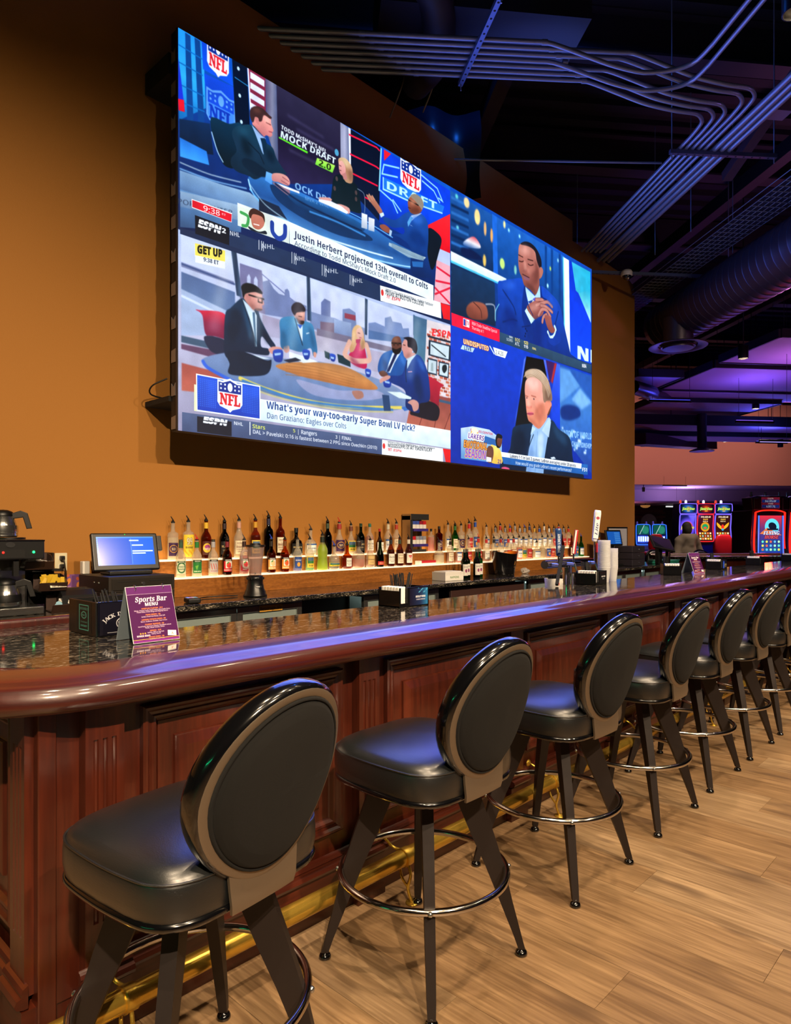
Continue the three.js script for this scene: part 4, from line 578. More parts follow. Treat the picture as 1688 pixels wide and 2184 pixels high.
// ---------------------------------------------------------------- print: one atlas for labels, menus and machine glass
const atlas = document.createElement('canvas'); atlas.width = atlas.height = 2048;
const ga = atlas.getContext('2d'); ga.fillStyle = '#888'; ga.fillRect(0, 0, 2048, 2048);
const atlasTex = new THREE.CanvasTexture(atlas); atlasTex.colorSpace = THREE.SRGBColorSpace;
let ax = 0, ay = 0, ah = 0;
function cell(w, h, draw) {
  if (ax + w + 4 > 2048) { ax = 0; ay += ah + 4; ah = 0; }
  const x = ax, y = ay; ax += w + 4; ah = Math.max(ah, h); if (y + h > 2048) console.log('atlas full');
  ga.save(); ga.beginPath(); ga.rect(x, y, w, h); ga.clip(); ga.translate(x, y); draw(ga, w, h); ga.restore();
  return [(x + 1) / 2048, 1 - (y + h - 1) / 2048, (x + w - 1) / 2048, 1 - (y + 1) / 2048];
}
function fitText(g, s, x, y, w, px, color, font = 'bold', face = 'sans-serif', o = {}) {   // centred on x, squeezed to w
  g.save(); g.translate(x, y); g.font = `${font} ${px}px ${face}`; const m = g.measureText(s).width; if (m > w || o.stretch) g.scale(w / m, 1); g.textAlign = 'center'; g.textBaseline = 'middle'; if (o.stroke) { g.strokeStyle = o.stroke; g.lineWidth = o.sw ?? 3; g.strokeText(s, 0, 0); } g.fillStyle = color; g.fillText(s, 0, 0); g.restore();
}
const uvRect = (g, r) => { const u = g.attributes.uv; for (let i = 0; i < u.count; i++) u.setXY(i, r[0] + (r[2] - r[0]) * u.getX(i), r[1] + (r[3] - r[1]) * u.getY(i)); return g; };
const quad = (w, h, r) => uvRect(new THREE.PlaneGeometry(w, h), r);
M.print = std(0xffffff, 0.55, { map: atlasTex }); M.printGloss = phy(0xffffff, 0.3, { map: atlasTex, clearcoat: 0.6, clearcoatRoughness: 0.1 });
const screenMat = (k) => std(0x030303, 0.14, { emissive: 0xffffff, emissiveMap: atlasTex, emissiveIntensity: k });
M.screen = screenMat(0.9); M.screenBright = screenMat(1.5);

// ---------------------------------------------------------------- back bar: granite counter, lit bottle steps
const CT = 0.993, S1 = 1.143, S2 = 1.28;
const bbc = thing('back_counter', 'dark granite back counter along the ochre wall', 'counter');
part('granite_slab', metric(rb(15.4, 0.04, 0.85, 0.008, 3.75, CT - 0.02, -4.72)), M.granite, bbc);
part('cabinet_front', b6(-3.9, 11.4, 0, CT - 0.04, -5.1, -4.62), std(0x15100d, 0.6), bbc);
part('brown_door', metric(rb(1.36, 0.16, 0.03, 0.006, 6.15, 0.85, -4.4)), std(0x3a2420, 0.5), bbc); part('brown_door', metric(rb(1.36, 0.6, 0.03, 0.006, 6.15, 0.45, -4.4)), std(0x3a2420, 0.5), bbc);
const oakTex = tex(256, (u, v) => { const g = fbm(u, v, 6, 60, 4, 121), f = fbm(u, v, 40, 90, 2, 125); return mix3([108, 62, 22], [176, 112, 50], Math.min(1, g * 0.6 + f * 0.5)); });
const M_oak = phy(0xffffff, 0.35, { map: rep(oakTex, 1.2), clearcoat: 0.3, clearcoatRoughness: 0.25 });
const stp = thing('bottle_shelf', 'two-step wooden bottle shelf with glowing white step tops', 'shelf');
const SX0 = 2.5, SX1 = 9.35;
part('riser', metric(b6(SX0, SX1, CT + 0.001, S1 - 0.012, -5.0, -4.88)), M_oak, stp); part('riser', metric(b6(SX0 - 0.1, SX1, CT + 0.001, S2 - 0.012, -5.148, -5.0)), M_oak, stp);
M.lit = std(0xe8e0d0, 0.4, { emissive: 0xffe6c0, emissiveIntensity: 0.9 });
part('lit_step', rb(SX1 - SX0 + 0.02, 0.012, 0.13, 0.002, (SX0 + SX1) / 2, S1 - 0.006, -4.945), M.lit, stp); part('lit_step', rb(SX1 - SX0 + 0.12, 0.012, 0.15, 0.002, (SX0 + SX1) / 2 - 0.05, S2 - 0.006, -5.075), M.lit, stp);
rect(0xffdfae, 2.2, SX1 - SX0, 0.11, (SX0 + SX1) / 2, S1 + 0.003, -4.945, (SX0 + SX1) / 2, 5, -4.945); rect(0xffdfae, 2.2, SX1 - SX0, 0.12, (SX0 + SX1) / 2, S2 + 0.003, -5.075, (SX0 + SX1) / 2, 5, -5.075);

// bottles: lathed glass, a body of liquid, a curved label, a pourer
const GL = {}; const glass = (k, c, r = 0.06) => (GL[k] = phy(c, r, { transmission: 1, thickness: 0, ior: 1.45 }));
glass('clear', 0xeeeade); GL.clear.transmission = 0.8; glass('brown', 0xb06a2c); glass('amber', 0xd0802c); glass('dgreen', 0x3c5c24); glass('green', 0x3c9a40); glass('black', 0x14100f); glass('purple', 0x3a1238); glass('blue', 0x8fc4e4); glass('red', 0x8a1410); glass('frost', 0xeef0d8, 0.5);
const LQ = {}; const liquid = (k, c) => (LQ[k] = phy(c, 0.62, { transmission: 0.75, thickness: 0, ior: 1.33 }));
liquid('clear', 0xf4efe0); liquid('amber', 0xe08a2c); liquid('whisky', 0xc05e14); liquid('brown', 0x9c4a14); liquid('red', 0xd82618); liquid('yellow', 0xf4d040); liquid('green', 0x20e030); liquid('blue', 0x2456e8); liquid('lime', 0xd4e840); liquid('pink', 0xf06858); liquid('orange', 0xf07c28); liquid('dark', 0x4c2410); liquid('cream', 0xe8d8b0); liquid('purple', 0x5a1850);
const LAB = {};
const lab = (k, bg, fn) => { LAB[k] = cell(120, 130, (g, w, h) => { g.fillStyle = bg; g.fillRect(0, 0, w, h); fn?.(g, w, h); }); };
lab('menthe', '#cfd8b8', (g) => { g.strokeStyle = '#2c6a3c'; g.lineWidth = 14; g.beginPath(); g.ellipse(60, 70, 48, 46, 0, 0, 7); g.stroke(); g.fillStyle = '#1c3c24'; g.fillRect(10, 8, 100, 16); fitText(g, 'DEKUYPER', 60, 17, 90, 14, '#e8e8d0'); fitText(g, 'CREME DE', 60, 62, 80, 22, '#1c4c2c'); fitText(g, 'MENTHE', 60, 86, 80, 22, '#1c4c2c'); });
lab('greenlab', '#1f7a34', (g) => { g.fillStyle = '#12381c'; g.fillRect(0, 0, 120, 22); fitText(g, 'DEKUYPER', 60, 12, 90, 15, '#e8f0d8'); g.fillStyle = '#6cb43c'; g.beginPath(); g.moveTo(30, 60); g.lineTo(70, 50); g.lineTo(50, 100); g.fill(); fitText(g, 'SOUR APPLE', 60, 112, 100, 16, '#f0f8e0'); });
lab('silver', '#b4b4b8', (g) => { g.fillStyle = '#1c1c20'; g.fillRect(0, 0, 120, 20); fitText(g, 'DEKUYPER', 60, 11, 90, 14, '#e8e8e8'); g.strokeStyle = '#c83c34'; g.lineWidth = 8; for (const x of [20, 50, 80]) { g.beginPath(); g.moveTo(x, 40); g.lineTo(x + 18, 100); g.stroke(); } fitText(g, 'PEPPERMINT', 60, 116, 104, 14, '#a01c20'); });
for (const [k, a, b, t] of [['raspberry', '#c81c2c', '#e03c30', 'RAZZMATAZZ'], ['butter', '#e8a050', '#f0c890', 'BUTTERSHOTS'], ['peach', '#f08c2c', '#f05c24', 'PEACHTREE'], ['cherry', '#a81830', '#d83c40', 'CHERRY']]) lab(k, '#f0e8e0', (g) => { g.fillStyle = '#181412'; g.fillRect(0, 0, 120, 22); fitText(g, 'DEKUYPER', 62, 12, 94, 16, '#f0ece4'); g.fillStyle = a; g.fillRect(0, 22, 26, 80); g.fillStyle = b; g.beginPath(); g.arc(70, 62, 30, 0, 7); g.fill(); g.fillStyle = '#2c8a34'; g.beginPath(); g.ellipse(56, 40, 16, 7, -0.6, 0, 7); g.fill(); g.fillStyle = a; g.fillRect(0, 94, 120, 36); fitText(g, t, 60, 112, 110, 18, '#f8f0e8'); });
lab('banana', '#f2d23c', (g) => { g.fillStyle = '#e0b020'; for (let i = 0; i < 7; i++) { g.beginPath(); g.ellipse(20 + i * 15, 95 + (i % 3) * 10, 14, 6, 0.6, 0, 7); g.fill(); } fitText(g, '99', 66, 40, 90, 52, '#e8e0c8', 'bold', 'serif', { stroke: '#3c2c14', sw: 5 }); fitText(g, 'BANANAS', 62, 74, 90, 16, '#2c2410'); });
lab('fudge', '#4c1c10', (g) => { g.fillStyle = '#f0c83c'; g.beginPath(); g.ellipse(60, 64, 50, 44, 0, 0, 7); g.fill(); g.fillStyle = '#a83c8c'; g.beginPath(); g.ellipse(66, 58, 34, 26, 0, 0, 7); g.fill(); fitText(g, 'Fudge', 60, 70, 90, 30, '#fff4d8', 'bold italic', 'serif'); });
lab('cream', '#e8dcc0', (g) => { fitText(g, 'IMPORTED', 60, 24, 90, 14, '#5c2c18'); fitText(g, 'Reserve', 60, 60, 96, 28, '#7c3418', 'italic bold', 'serif'); g.fillStyle = '#7c3418'; g.fillRect(14, 84, 92, 3); fitText(g, 'LIQUEUR', 60, 106, 86, 14, '#5c2c18'); });
lab('white', '#ece8de', (g) => { fitText(g, 'Bourbon', 60, 44, 98, 28, '#1c1c1c', 'italic bold', 'serif'); g.fillStyle = '#3c3c3c'; g.fillRect(20, 66, 80, 2); fitText(g, 'KENTUCKY STRAIGHT', 60, 84, 98, 11, '#2c2c2c'); fitText(g, 'WHISKEY', 60, 104, 80, 14, '#2c2c2c'); });
lab('seven', '#ece6da', (g) => { g.fillStyle = '#c81c2c'; g.fillRect(34, 30, 60, 16); fitText(g, '7', 62, 78, 60, 70, '#c81c2c', 'bold', 'serif'); });
lab('hen', '#d8b878', (g) => { g.strokeStyle = '#5c2c10'; g.lineWidth = 4; g.strokeRect(6, 8, 108, 114); fitText(g, 'Hennessy', 60, 58, 100, 26, '#3c1808', 'bold', 'serif'); fitText(g, 'COGNAC', 60, 92, 80, 15, '#5c2c10'); });
lab('redlab', '#b01c24', (g) => { fitText(g, 'RED', 60, 60, 90, 34, '#f4e8d0', 'bold', 'serif'); g.fillStyle = '#e8c060'; g.fillRect(8, 96, 104, 6); });
lab('bluelab', '#2c4c94', (g) => { fitText(g, 'BOMBAY', 60, 40, 100, 22, '#e8e8f0'); g.fillStyle = '#e0a040'; g.beginPath(); g.arc(60, 86, 24, 0, 7); g.fill(); });
lab('yellowlab', '#e8c840', (g) => { g.fillStyle = '#4c6c8c'; g.fillRect(12, 12, 96, 70); g.fillStyle = '#2c7a3c'; g.fillRect(12, 52, 96, 30); fitText(g, 'RUM', 60, 106, 80, 28, '#2c3c14'); });
lab('blacklab', '#16161a', (g) => { fitText(g, 'BLACK', 60, 50, 96, 28, '#e0c88c', 'bold', 'serif'); fitText(g, 'LABEL', 60, 86, 80, 20, '#e0c88c', '', 'serif'); });
lab('vodka', '#f2f2f4', (g) => { g.fillStyle = '#2c5cac'; g.fillRect(0, 0, 120, 20); fitText(g, 'VODKA', 60, 66, 98, 28, '#1c3c7c'); fitText(g, 'PREMIUM', 60, 104, 80, 14, '#8c1c24'); });
lab('midori', '#1c2418', (g) => { fitText(g, 'MIDORI', 60, 60, 100, 28, '#d8dcc0'); });
lab('purplelab', '#3c1c4c', (g) => { g.strokeStyle = '#d8a840'; g.lineWidth = 6; g.beginPath(); g.ellipse(60, 60, 44, 34, 0, 0, 7); g.stroke(); fitText(g, 'XO', 60, 62, 60, 34, '#e8d8a0', 'bold', 'serif'); });
lab('wine', '#e8e4da', (g) => { fitText(g, 'RESERVE', 60, 30, 90, 18, '#2c2c38', '', 'serif'); g.fillStyle = '#b8283c'; g.beginPath(); g.arc(60, 74, 20, 0, 7); g.fill(); g.fillStyle = '#3c4c8c'; g.fillRect(54, 58, 12, 32); });
const PROF = {
  dk: [0.04, 0.29, [[0.9, 0], [1, 0.02], [1, 0.52], [0.94, 0.58], [0.7, 0.66], [0.42, 0.72], [0.36, 0.76], [0.36, 0.98], [0.4, 1]]],
  flat: [0.041, 0.28, [[0.92, 0], [1, 0.02], [1, 0.68], [0.96, 0.72], [0.5, 0.76], [0.36, 0.8], [0.36, 1]]],
  round: [0.041, 0.29, [[0.9, 0], [1, 0.03], [1, 0.5], [0.95, 0.57], [0.6, 0.68], [0.38, 0.78], [0.35, 1]]],
  tall: [0.037, 0.31, [[0.92, 0], [1, 0.02], [1, 0.62], [0.9, 0.68], [0.5, 0.74], [0.37, 0.8], [0.36, 1]]],
  bulb: [0.05, 0.29, [[0.7, 0], [0.95, 0.05], [1, 0.2], [0.96, 0.34], [0.7, 0.5], [0.4, 0.62], [0.28, 0.72], [0.27, 1]]],
  squat: [0.048, 0.2, [[0.8, 0], [1, 0.08], [1, 0.42], [0.85, 0.55], [0.45, 0.62], [0.28, 0.7], [0.28, 1]]],
  waist: [0.047, 0.29, [[0.94, 0], [1, 0.03], [0.93, 0.2], [0.84, 0.36], [0.95, 0.52], [0.9, 0.62], [0.5, 0.76], [0.36, 0.82], [0.36, 1]]],
  champ: [0.041, 0.27, [[0.9, 0], [1, 0.03], [1, 0.35], [0.85, 0.5], [0.5, 0.68], [0.38, 0.8], [0.36, 1]]],
  wine: [0.0375, 0.3, [[0.9, 0], [1, 0.02], [1, 0.56], [0.88, 0.64], [0.5, 0.72], [0.39, 0.76], [0.38, 1]]],
};
const bottleGeo = {};
function bottleParts(type, level) {
  const key = type + level; if (bottleGeo[key]) return bottleGeo[key];
  const [R, H, pr] = PROF[type];
  const body = lathe([[0.001, 0.001], ...pr.map(([r, y]) => [r * R, y * H]), [0.3 * R, H]], 22);
  const lq = []; for (const [r, y] of pr) { if (y > level) break; lq.push([r * R * 0.93, Math.max(0.004, y * H + 0.002)]); }
  const nxt = pr.findIndex(([, y]) => y > level), a = pr[Math.max(0, nxt - 1)], b = pr[Math.max(0, nxt)], k = (level - a[1]) / Math.max(1e-3, b[1] - a[1]), rl = (a[0] + (b[0] - a[0]) * k) * R * 0.93;
  const liq = lathe([[0.001, 0.004], ...lq, [rl, level * H], [0.001, level * H]], 20);
  return (bottleGeo[key] = { body, liq, R, H });
}
const wrap = {}; const labelGeo = (R, y0, y1, a, r, key) => { const k = [R, y0, y1, a, key].join(); return (wrap[k] ??= uvRect(new THREE.CylinderGeometry(R, R, y1 - y0, 12, 1, true, -a, 2 * a).translate(0, (y0 + y1) / 2, 0), r)); };
const pourGeo = { base: merge([cyl(0.0135, 0.0125, 0.012, 0, 0, 0, 14), cyl(0.0165, 0.0165, 0.004, 0, 0.006, 0, 14)]), spout: merge([new THREE.ConeGeometry(0.0125, 0.024, 12).translate(0, 0.024, 0), cyl(0.0042, 0.0036, 0.03, 0, 0, 0, 8).rotateZ(0.5).translate(-0.001, 0.026, 0)]) };
const pourMat = { k: std(0x101012, 0.35), r: std(0xb81c1c, 0.4), b: std(0x1c3cb4, 0.4), s: M.steel };
const capGeo = cyl(0.0155, 0.0155, 0.034, 0, -0.006, 0, 14);
const COLN = { k: 'black', r: 'red', b: 'blue', s: 'steel' };
function bottle(u, row, type, gl, lq, level, label, cap, desc, o = {}) {
    const W = o.w ?? (row ? 5.078 : 4.948), y = o.y ?? (row ? S2 : S1);
  const t = thing('liquor_bottle', desc, 'bottle', u, y, -W, o.turn ?? -0.35, o.group ?? (row ? 'bottles on the upper lit step' : 'bottles on the lower lit step'));
  const P = bottleParts(type, level), s = o.s ?? 1; t.scale.set(o.sx ?? s, s, o.sx ?? s);
  part('glass', P.body, GL[gl], t); if (lq) part('liquid', P.liq, LQ[lq], t);
  const R = P.R, H = P.H;
  if (label) part('label', labelGeo(R + 0.0008, H * (o.l0 ?? 0.1), H * (o.l1 ?? 0.46), o.la ?? 0.95, LAB[label], label), M.print, t);
  if (o.neck) part('neck_label', new THREE.CylinderGeometry(R * 0.41, R * 0.41, H * 0.16, 14, 1, true).translate(0, H * 0.88, 0), std(o.neck, 0.5), t);
  if (cap === 'c') part('cap', capGeo, o.capm ?? std(0x181818, 0.4), t, 0, H - 0.02, 0);
  else { const p = part('pourer', pourGeo.base, M.rubber, t, 0, H - 0.002, 0); part('spout', pourGeo.spout, pourMat[cap], p); }
  return t;
}
{
  // [position along the shelf, shape, glass, liquid, fill, label, cap, words, options]
  const front = [
    [2.766, 'dk', 'clear', 'clear', 0.3, 'menthe', 'c', 'clear bottle with round green mint label, leftmost of the front row', { capm: std(0x2a3a2a, 0.5), neck: 0x33523c }],
    [2.907, 'dk', 'clear', 'clear', 0.25, 'greenlab', 'r', 'clear bottle with square green label and red pourer', { neck: 0x1f7a34 }],
    [3.057, 'dk', 'clear', 'clear', 0.2, 'silver', 'c', 'clear bottle with striped silver label', { neck: 0xa8a8b0 }],
    [3.190, 'dk', 'brown', 'dark', 0.5, 'raspberry', 'k', 'dark brown bottle with red raspberry label left of the blender', { neck: 0x7a1c2c }],
    [3.357, 'dk', 'clear', 'red', 0.55, 'cherry', 's', 'bottle of red liqueur half hidden behind the blender', { neck: 0x301818 }],
    [3.640, 'dk', 'brown', 'brown', 0.6, 'butter', 'b', 'brown bottle with pale orange label right of the blender', { neck: 0x1c1412 }],
    [3.789, 'dk', 'amber', 'brown', 0.55, 'peach', 'k', 'amber bottle with bright orange peach label', { neck: 0x704018 }],
    [3.933, 'dk', 'clear', 'blue', 0.12, 'bluelab', 'k', 'clear bottle with a little blue liqueur left', {}],
    [4.077, 'dk', 'clear', 'green', 0.4, 'yellowlab', 'k', 'clear bottle half full of bright green liqueur', {}],
    [4.231, 'waist', 'frost', 'lime', 0.74, null, 'k', 'frosted pale lime waisted bottle with dark neck', { neck: 0x18241c, s: 1.12 }],
    [4.378, 'squat', 'clear', 'dark', 0.32, 'yellowlab', 'b', 'squat round bottle with a yellow and black band', { l0: 0.14, l1: 0.3, s: 1.1, la: 1.4 }],
    [4.549, 'squat', 'amber', 'whisky', 0.5, 'white', 'k', 'short amber bottle with a narrow white label', { la: 0.5, s: 1.15 }],
    [4.701, 'squat', 'clear', 'amber', 0.33, null, 'k', 'clear decanter bottle one third full of amber spirit', { s: 1.35, neck: 0x2c1c14 }],
    [4.865, 'bulb', 'clear', 'whisky', 0.3, 'hen', 'k', 'round cognac bottle with tan label', { s: 0.95 }],
    [5.007, 'champ', 'dgreen', 'dark', 0.5, 'redlab', 'k', 'dark green bottle with small red label', { l0: 0.08, l1: 0.22 }],
    [5.167, 'round', 'brown', 'brown', 0.6, 'white', 'k', 'brown whiskey bottle with white label, left one of three', { neck: 0x20262c }],
    [5.304, 'round', 'brown', 'brown', 0.6, 'cream', 'k', 'brown whiskey bottle with cream label, middle one of three', { neck: 0x304030 }],
    [5.444, 'round', 'brown', 'brown', 0.6, 'seven', 'k', 'brown whiskey bottle with a red seven on its label', { neck: 0xd8d0c0 }],
    [5.956, 'squat', 'clear', 'clear', 0.4, null, 'k', 'clear faceted squat bottle beside the cigarette rack', { s: 1.2 }],
    [6.159, 'flat', 'clear', 'whisky', 0.48, 'cream', 'k', 'square bourbon bottle with cream label', { neck: 0x1c1010, s: 0.94 }],
    [6.315, 'round', 'clear', 'red', 0.35, 'vodka', 'k', 'clear bottle with red spirit left of the wine bottles', { s: 0.92 }],
    [6.504, 'round', 'clear', 'whisky', 0.3, 'redlab', 'k', 'clear bottle behind the wine bottles with red label', { s: 0.95 }],
    [6.700, 'round', 'clear', 'red', 0.4, 'redlab', 'r', 'bottle with red waxed neck behind the ice bucket', { neck: 0xb82020 }],
    [6.863, 'flat', 'clear', 'whisky', 0.35, 'white', 'k', 'clear bottle with white label behind the ice bucket', { neck: 0xc02828 }],
    [7.021, 'flat', 'clear', 'clear', 0.3, 'blacklab', 'k', 'clear bottle with black label above the ice bucket', { neck: 0x202028 }],
    [7.173, 'flat', 'clear', 'clear', 0.4, 'white', 'k', 'clear bottle with white label above the bucket rim', { neck: 0xa82020 }],
    [7.340, 'flat', 'clear', 'red', 0.3, 'redlab', 'k', 'clear bottle with red label above the bucket rim', { neck: 0xc03030 }],
    [7.457, 'flat', 'clear', 'amber', 0.5, 'cream', 'k', 'bottle of amber rum right of the bucket rim', { neck: 0xb02828 }],
    [7.588, 'round', 'clear', 'orange', 0.55, 'vodka', 'k', 'orange liqueur bottle right of the ice bucket', { neck: 0xd0c8c0 }],
    [7.688, 'dk', 'clear', 'yellow', 0.6, 'yellowlab', 'c', 'golden yellow bottle with dark cap', {}],
    [7.823, 'round', 'clear', 'amber', 0.5, 'redlab', 'k', 'amber bottle with red label beside the golden bottle', {}],
    [8.009, 'squat', 'clear', 'clear', 0.5, 'vodka', 'k', 'squat clear bottle of white spirit', { s: 1.1 }],
    [8.152, 'bulb', 'clear', 'cream', 0.5, null, 'k', 'pale round clear bottle near the beer taps', {}],
    [8.298, 'round', 'clear', 'amber', 0.35, 'bluelab', 'k', 'bottle with blue label left of the beer taps', {}],
    [8.410, 'round', 'clear', 'orange', 0.35, 'redlab', 'b', 'bottle with blue pourer left of the beer taps', {}],
    [8.679, 'tall', 'red', 'red', 0.5, 'redlab', 'k', 'red bottle seen between the tap handles', {}],
    [8.958, 'round', 'brown', 'brown', 0.5, 'cream', 'k', 'dark brown bottle right of the red tap handle', {}],
    [9.082, 'tall', 'blue', 'clear', 0.5, 'bluelab', 'k', 'pale blue gin bottle near the right end', {}],
    [9.236, 'round', 'green', 'green', 0.5, 'vodka', 'b', 'green gin bottle with blue pourer at the right end', {}],
  ];
  const rear = [
    [2.769, 'flat', 'clear', 'clear', 0.6, 'purplelab', 'k', 'clear ribbed bottle with purple label beside the register', { s: 1.05 }],
    [2.906, 'flat', 'clear', 'yellow', 0.6, 'banana', 'k', 'tall yellow bottle with a large 99', { l0: 0.06, l1: 0.66, la: 1.1, s: 1.08 }],
    [3.070, 'dk', 'brown', 'brown', 0.5, 'fudge', 'k', 'brown bottle with yellow and purple oval label', { neck: 0xd8b030, s: 1.08 }],
    [3.246, 'dk', 'black', null, 0.5, 'blacklab', 'k', 'black bottle in the upper row left of the blender', { neck: 0x281820, s: 1.06 }],
    [3.392, 'round', 'clear', 'cream', 0.45, 'cream', 'k', 'clear bottle with pale cream label left of the blender', { neck: 0xc89888, s: 1.1 }],
    [3.563, 'dk', 'amber', 'brown', 0.6, 'yellowlab', 'k', 'amber bottle with yellow label above the blender', { neck: 0xc8962c, s: 1.12 }],
    [3.705, 'tall', 'black', null, 0.5, null, 'k', 'tall dark blue-black bottle above the blender', { s: 1.15, neck: 0x1c2040 }],
    [3.836, 'tall', 'brown', 'dark', 0.5, 'cream', 'k', 'brown monk-shaped bottle with tall cream label', { s: 1.12, l1: 0.5 }],
    [4.020, 'squat', 'black', null, 0.5, 'blacklab', 'c', 'round black bottle with a short cap', { s: 1.25 }],
    [4.195, 'squat', 'clear', 'clear', 0.5, 'vodka', 's', 'clear square bottle with a flat bar stopper', { s: 1.2 }],
    [4.408, 'dk', 'purple', 'purple', 0.7, null, 'k', 'deep purple tall bottle in the upper row', { neck: 0x384838, s: 1.1 }],
    [4.562, 'bulb', 'clear', 'whisky', 0.42, 'purplelab', 'r', 'round orange liqueur bottle with red pourer', { neck: 0x9c3030, s: 1.08 }],
    [4.720, 'bulb', 'clear', 'cream', 0.45, 'yellowlab', 'k', 'pale yellow round bottle in the upper row', { neck: 0x6c3828 }],
    [4.858, 'dk', 'dgreen', 'dark', 0.6, 'blacklab', 'c', 'dark green whiskey bottle with green cap', { capm: std(0x26402c, 0.4), s: 1.04 }],
    [4.986, 'dk', 'clear', 'amber', 0.6, 'white', 'c', 'light amber bottle with teal cap', { capm: std(0x1f6a58, 0.4), s: 1.04 }],
    [5.132, 'bulb', 'red', 'red', 0.5, 'white', 'c', 'round dark red bottle with red cap', { capm: std(0xa82024, 0.4), s: 0.86 }],
    [5.260, 'round', 'clear', 'cream', 0.5, 'vodka', 'k', 'clear bottle with white label left of the cigarette rack', { neck: 0xc8c0a8, s: 1.08 }],
    [5.391, 'round', 'clear', 'yellow', 0.5, 'cream', 'k', 'pale yellow bottle beside the cigarette rack', { neck: 0xb03828, s: 1.08 }],
    [5.970, 'flat', 'clear', 'orange', 0.65, null, 'c', 'orange bottle just right of the cigarette rack', { s: 0.9 }],
    [6.113, 'flat', 'red', 'red', 0.72, 'purplelab', 'c', 'bright red square bottle with long black neck', { capm: std(0x151515, 0.5) }],
    [6.276, 'tall', 'clear', 'clear', 0.5, 'vodka', 'k', 'clear bottle with round label left of the green one', {}],
    [6.409, 'round', 'green', 'green', 0.6, 'cream', 'k', 'green whiskey bottle in the upper row', { neck: 0x2c6a30, s: 1.05 }],
    [6.527, 'flat', 'clear', 'clear', 0.6, 'purplelab', 'k', 'clear bottle with white and purple label', { s: 1.08 }],
    [6.685, 'dk', 'clear', 'clear', 0.6, 'redlab', 'k', 'clear rum bottle with red collar', { neck: 0xc02028, s: 1.14 }],
    [6.808, 'tall', 'clear', 'clear', 0.6, 'bluelab', 'k', 'tall clear vodka bottle with blue collar', { neck: 0x2450b0, s: 1.15 }],
    [7.043, 'round', 'clear', 'clear', 0.6, 'vodka', 'k', 'clear bottle alone above the ice bucket', {}],
  ];
  const CROWD = [7.236, 7.345, 7.455, 7.567, 7.682, 7.799, 7.917, 8.038, 8.162, 8.288, 8.416, 8.547, 8.68, 8.816, 8.955, 9.097];
  for (let k = 0; k < 16; k++) rear.push([CROWD[k], k % 3 === 1 ? 'tall' : 'flat', 'clear', ['clear', 'clear', 'cream', 'clear', 'orange', 'amber'][k < 12 ? k % 3 : 3 + k % 3], 0.6, k < 3 ? 'bluelab' : k < 12 ? 'vodka' : 'redlab', [3, 6].includes(k) ? 'b' : 'k', `clear flavoured spirit bottle, ${['first', 'second', 'third', 'fourth', 'fifth', 'sixth', 'seventh', 'eighth', 'ninth', 'tenth', 'eleventh', 'twelfth', 'thirteenth', 'fourteenth', 'fifteenth', 'last'][k]} of the crowded upper row at the right`, { neck: [0x6c6c70, 0xb02830, 0x888890, 0xc03028, 0x9c9ca0, 0xa8a8ac, 0x8890a0, 0x2c3c70, 0xc8a040, 0x3c50a0, 0xd0d0d0, 0xd8d8d8][k % 12] }]);
  for (const [u, ty, gl, lq, lv, lb, cp, ds, o] of front) bottle(u, 0, ty, gl, lq, lv, lb, cp, ds, o);
  for (const [u, ty, gl, lq, lv, lb, cp, ds, o] of rear) bottle(u, 1, ty, gl, lq, lv, lb, cp, ds, o);
  [[5.97, 4.6, 'first'], [6.08, 4.65, 'second'], [6.18, 4.59, 'third'], [6.3, 4.64, 'fourth']].forEach(([x, w, n], i) => bottle(x, 0, 'wine', i === 3 ? 'green' : 'dgreen', i === 2 ? 'dark' : 'green', 0.56, 'wine', 'c', `${n} of the four wine bottles on the back counter`, { w, y: CT, group: 'wine bottles on the back counter', capm: std(i === 1 ? 0x5c4c44 : 0x6a6c60, 0.5), l1: 0.5, s: 1.04 }));
}

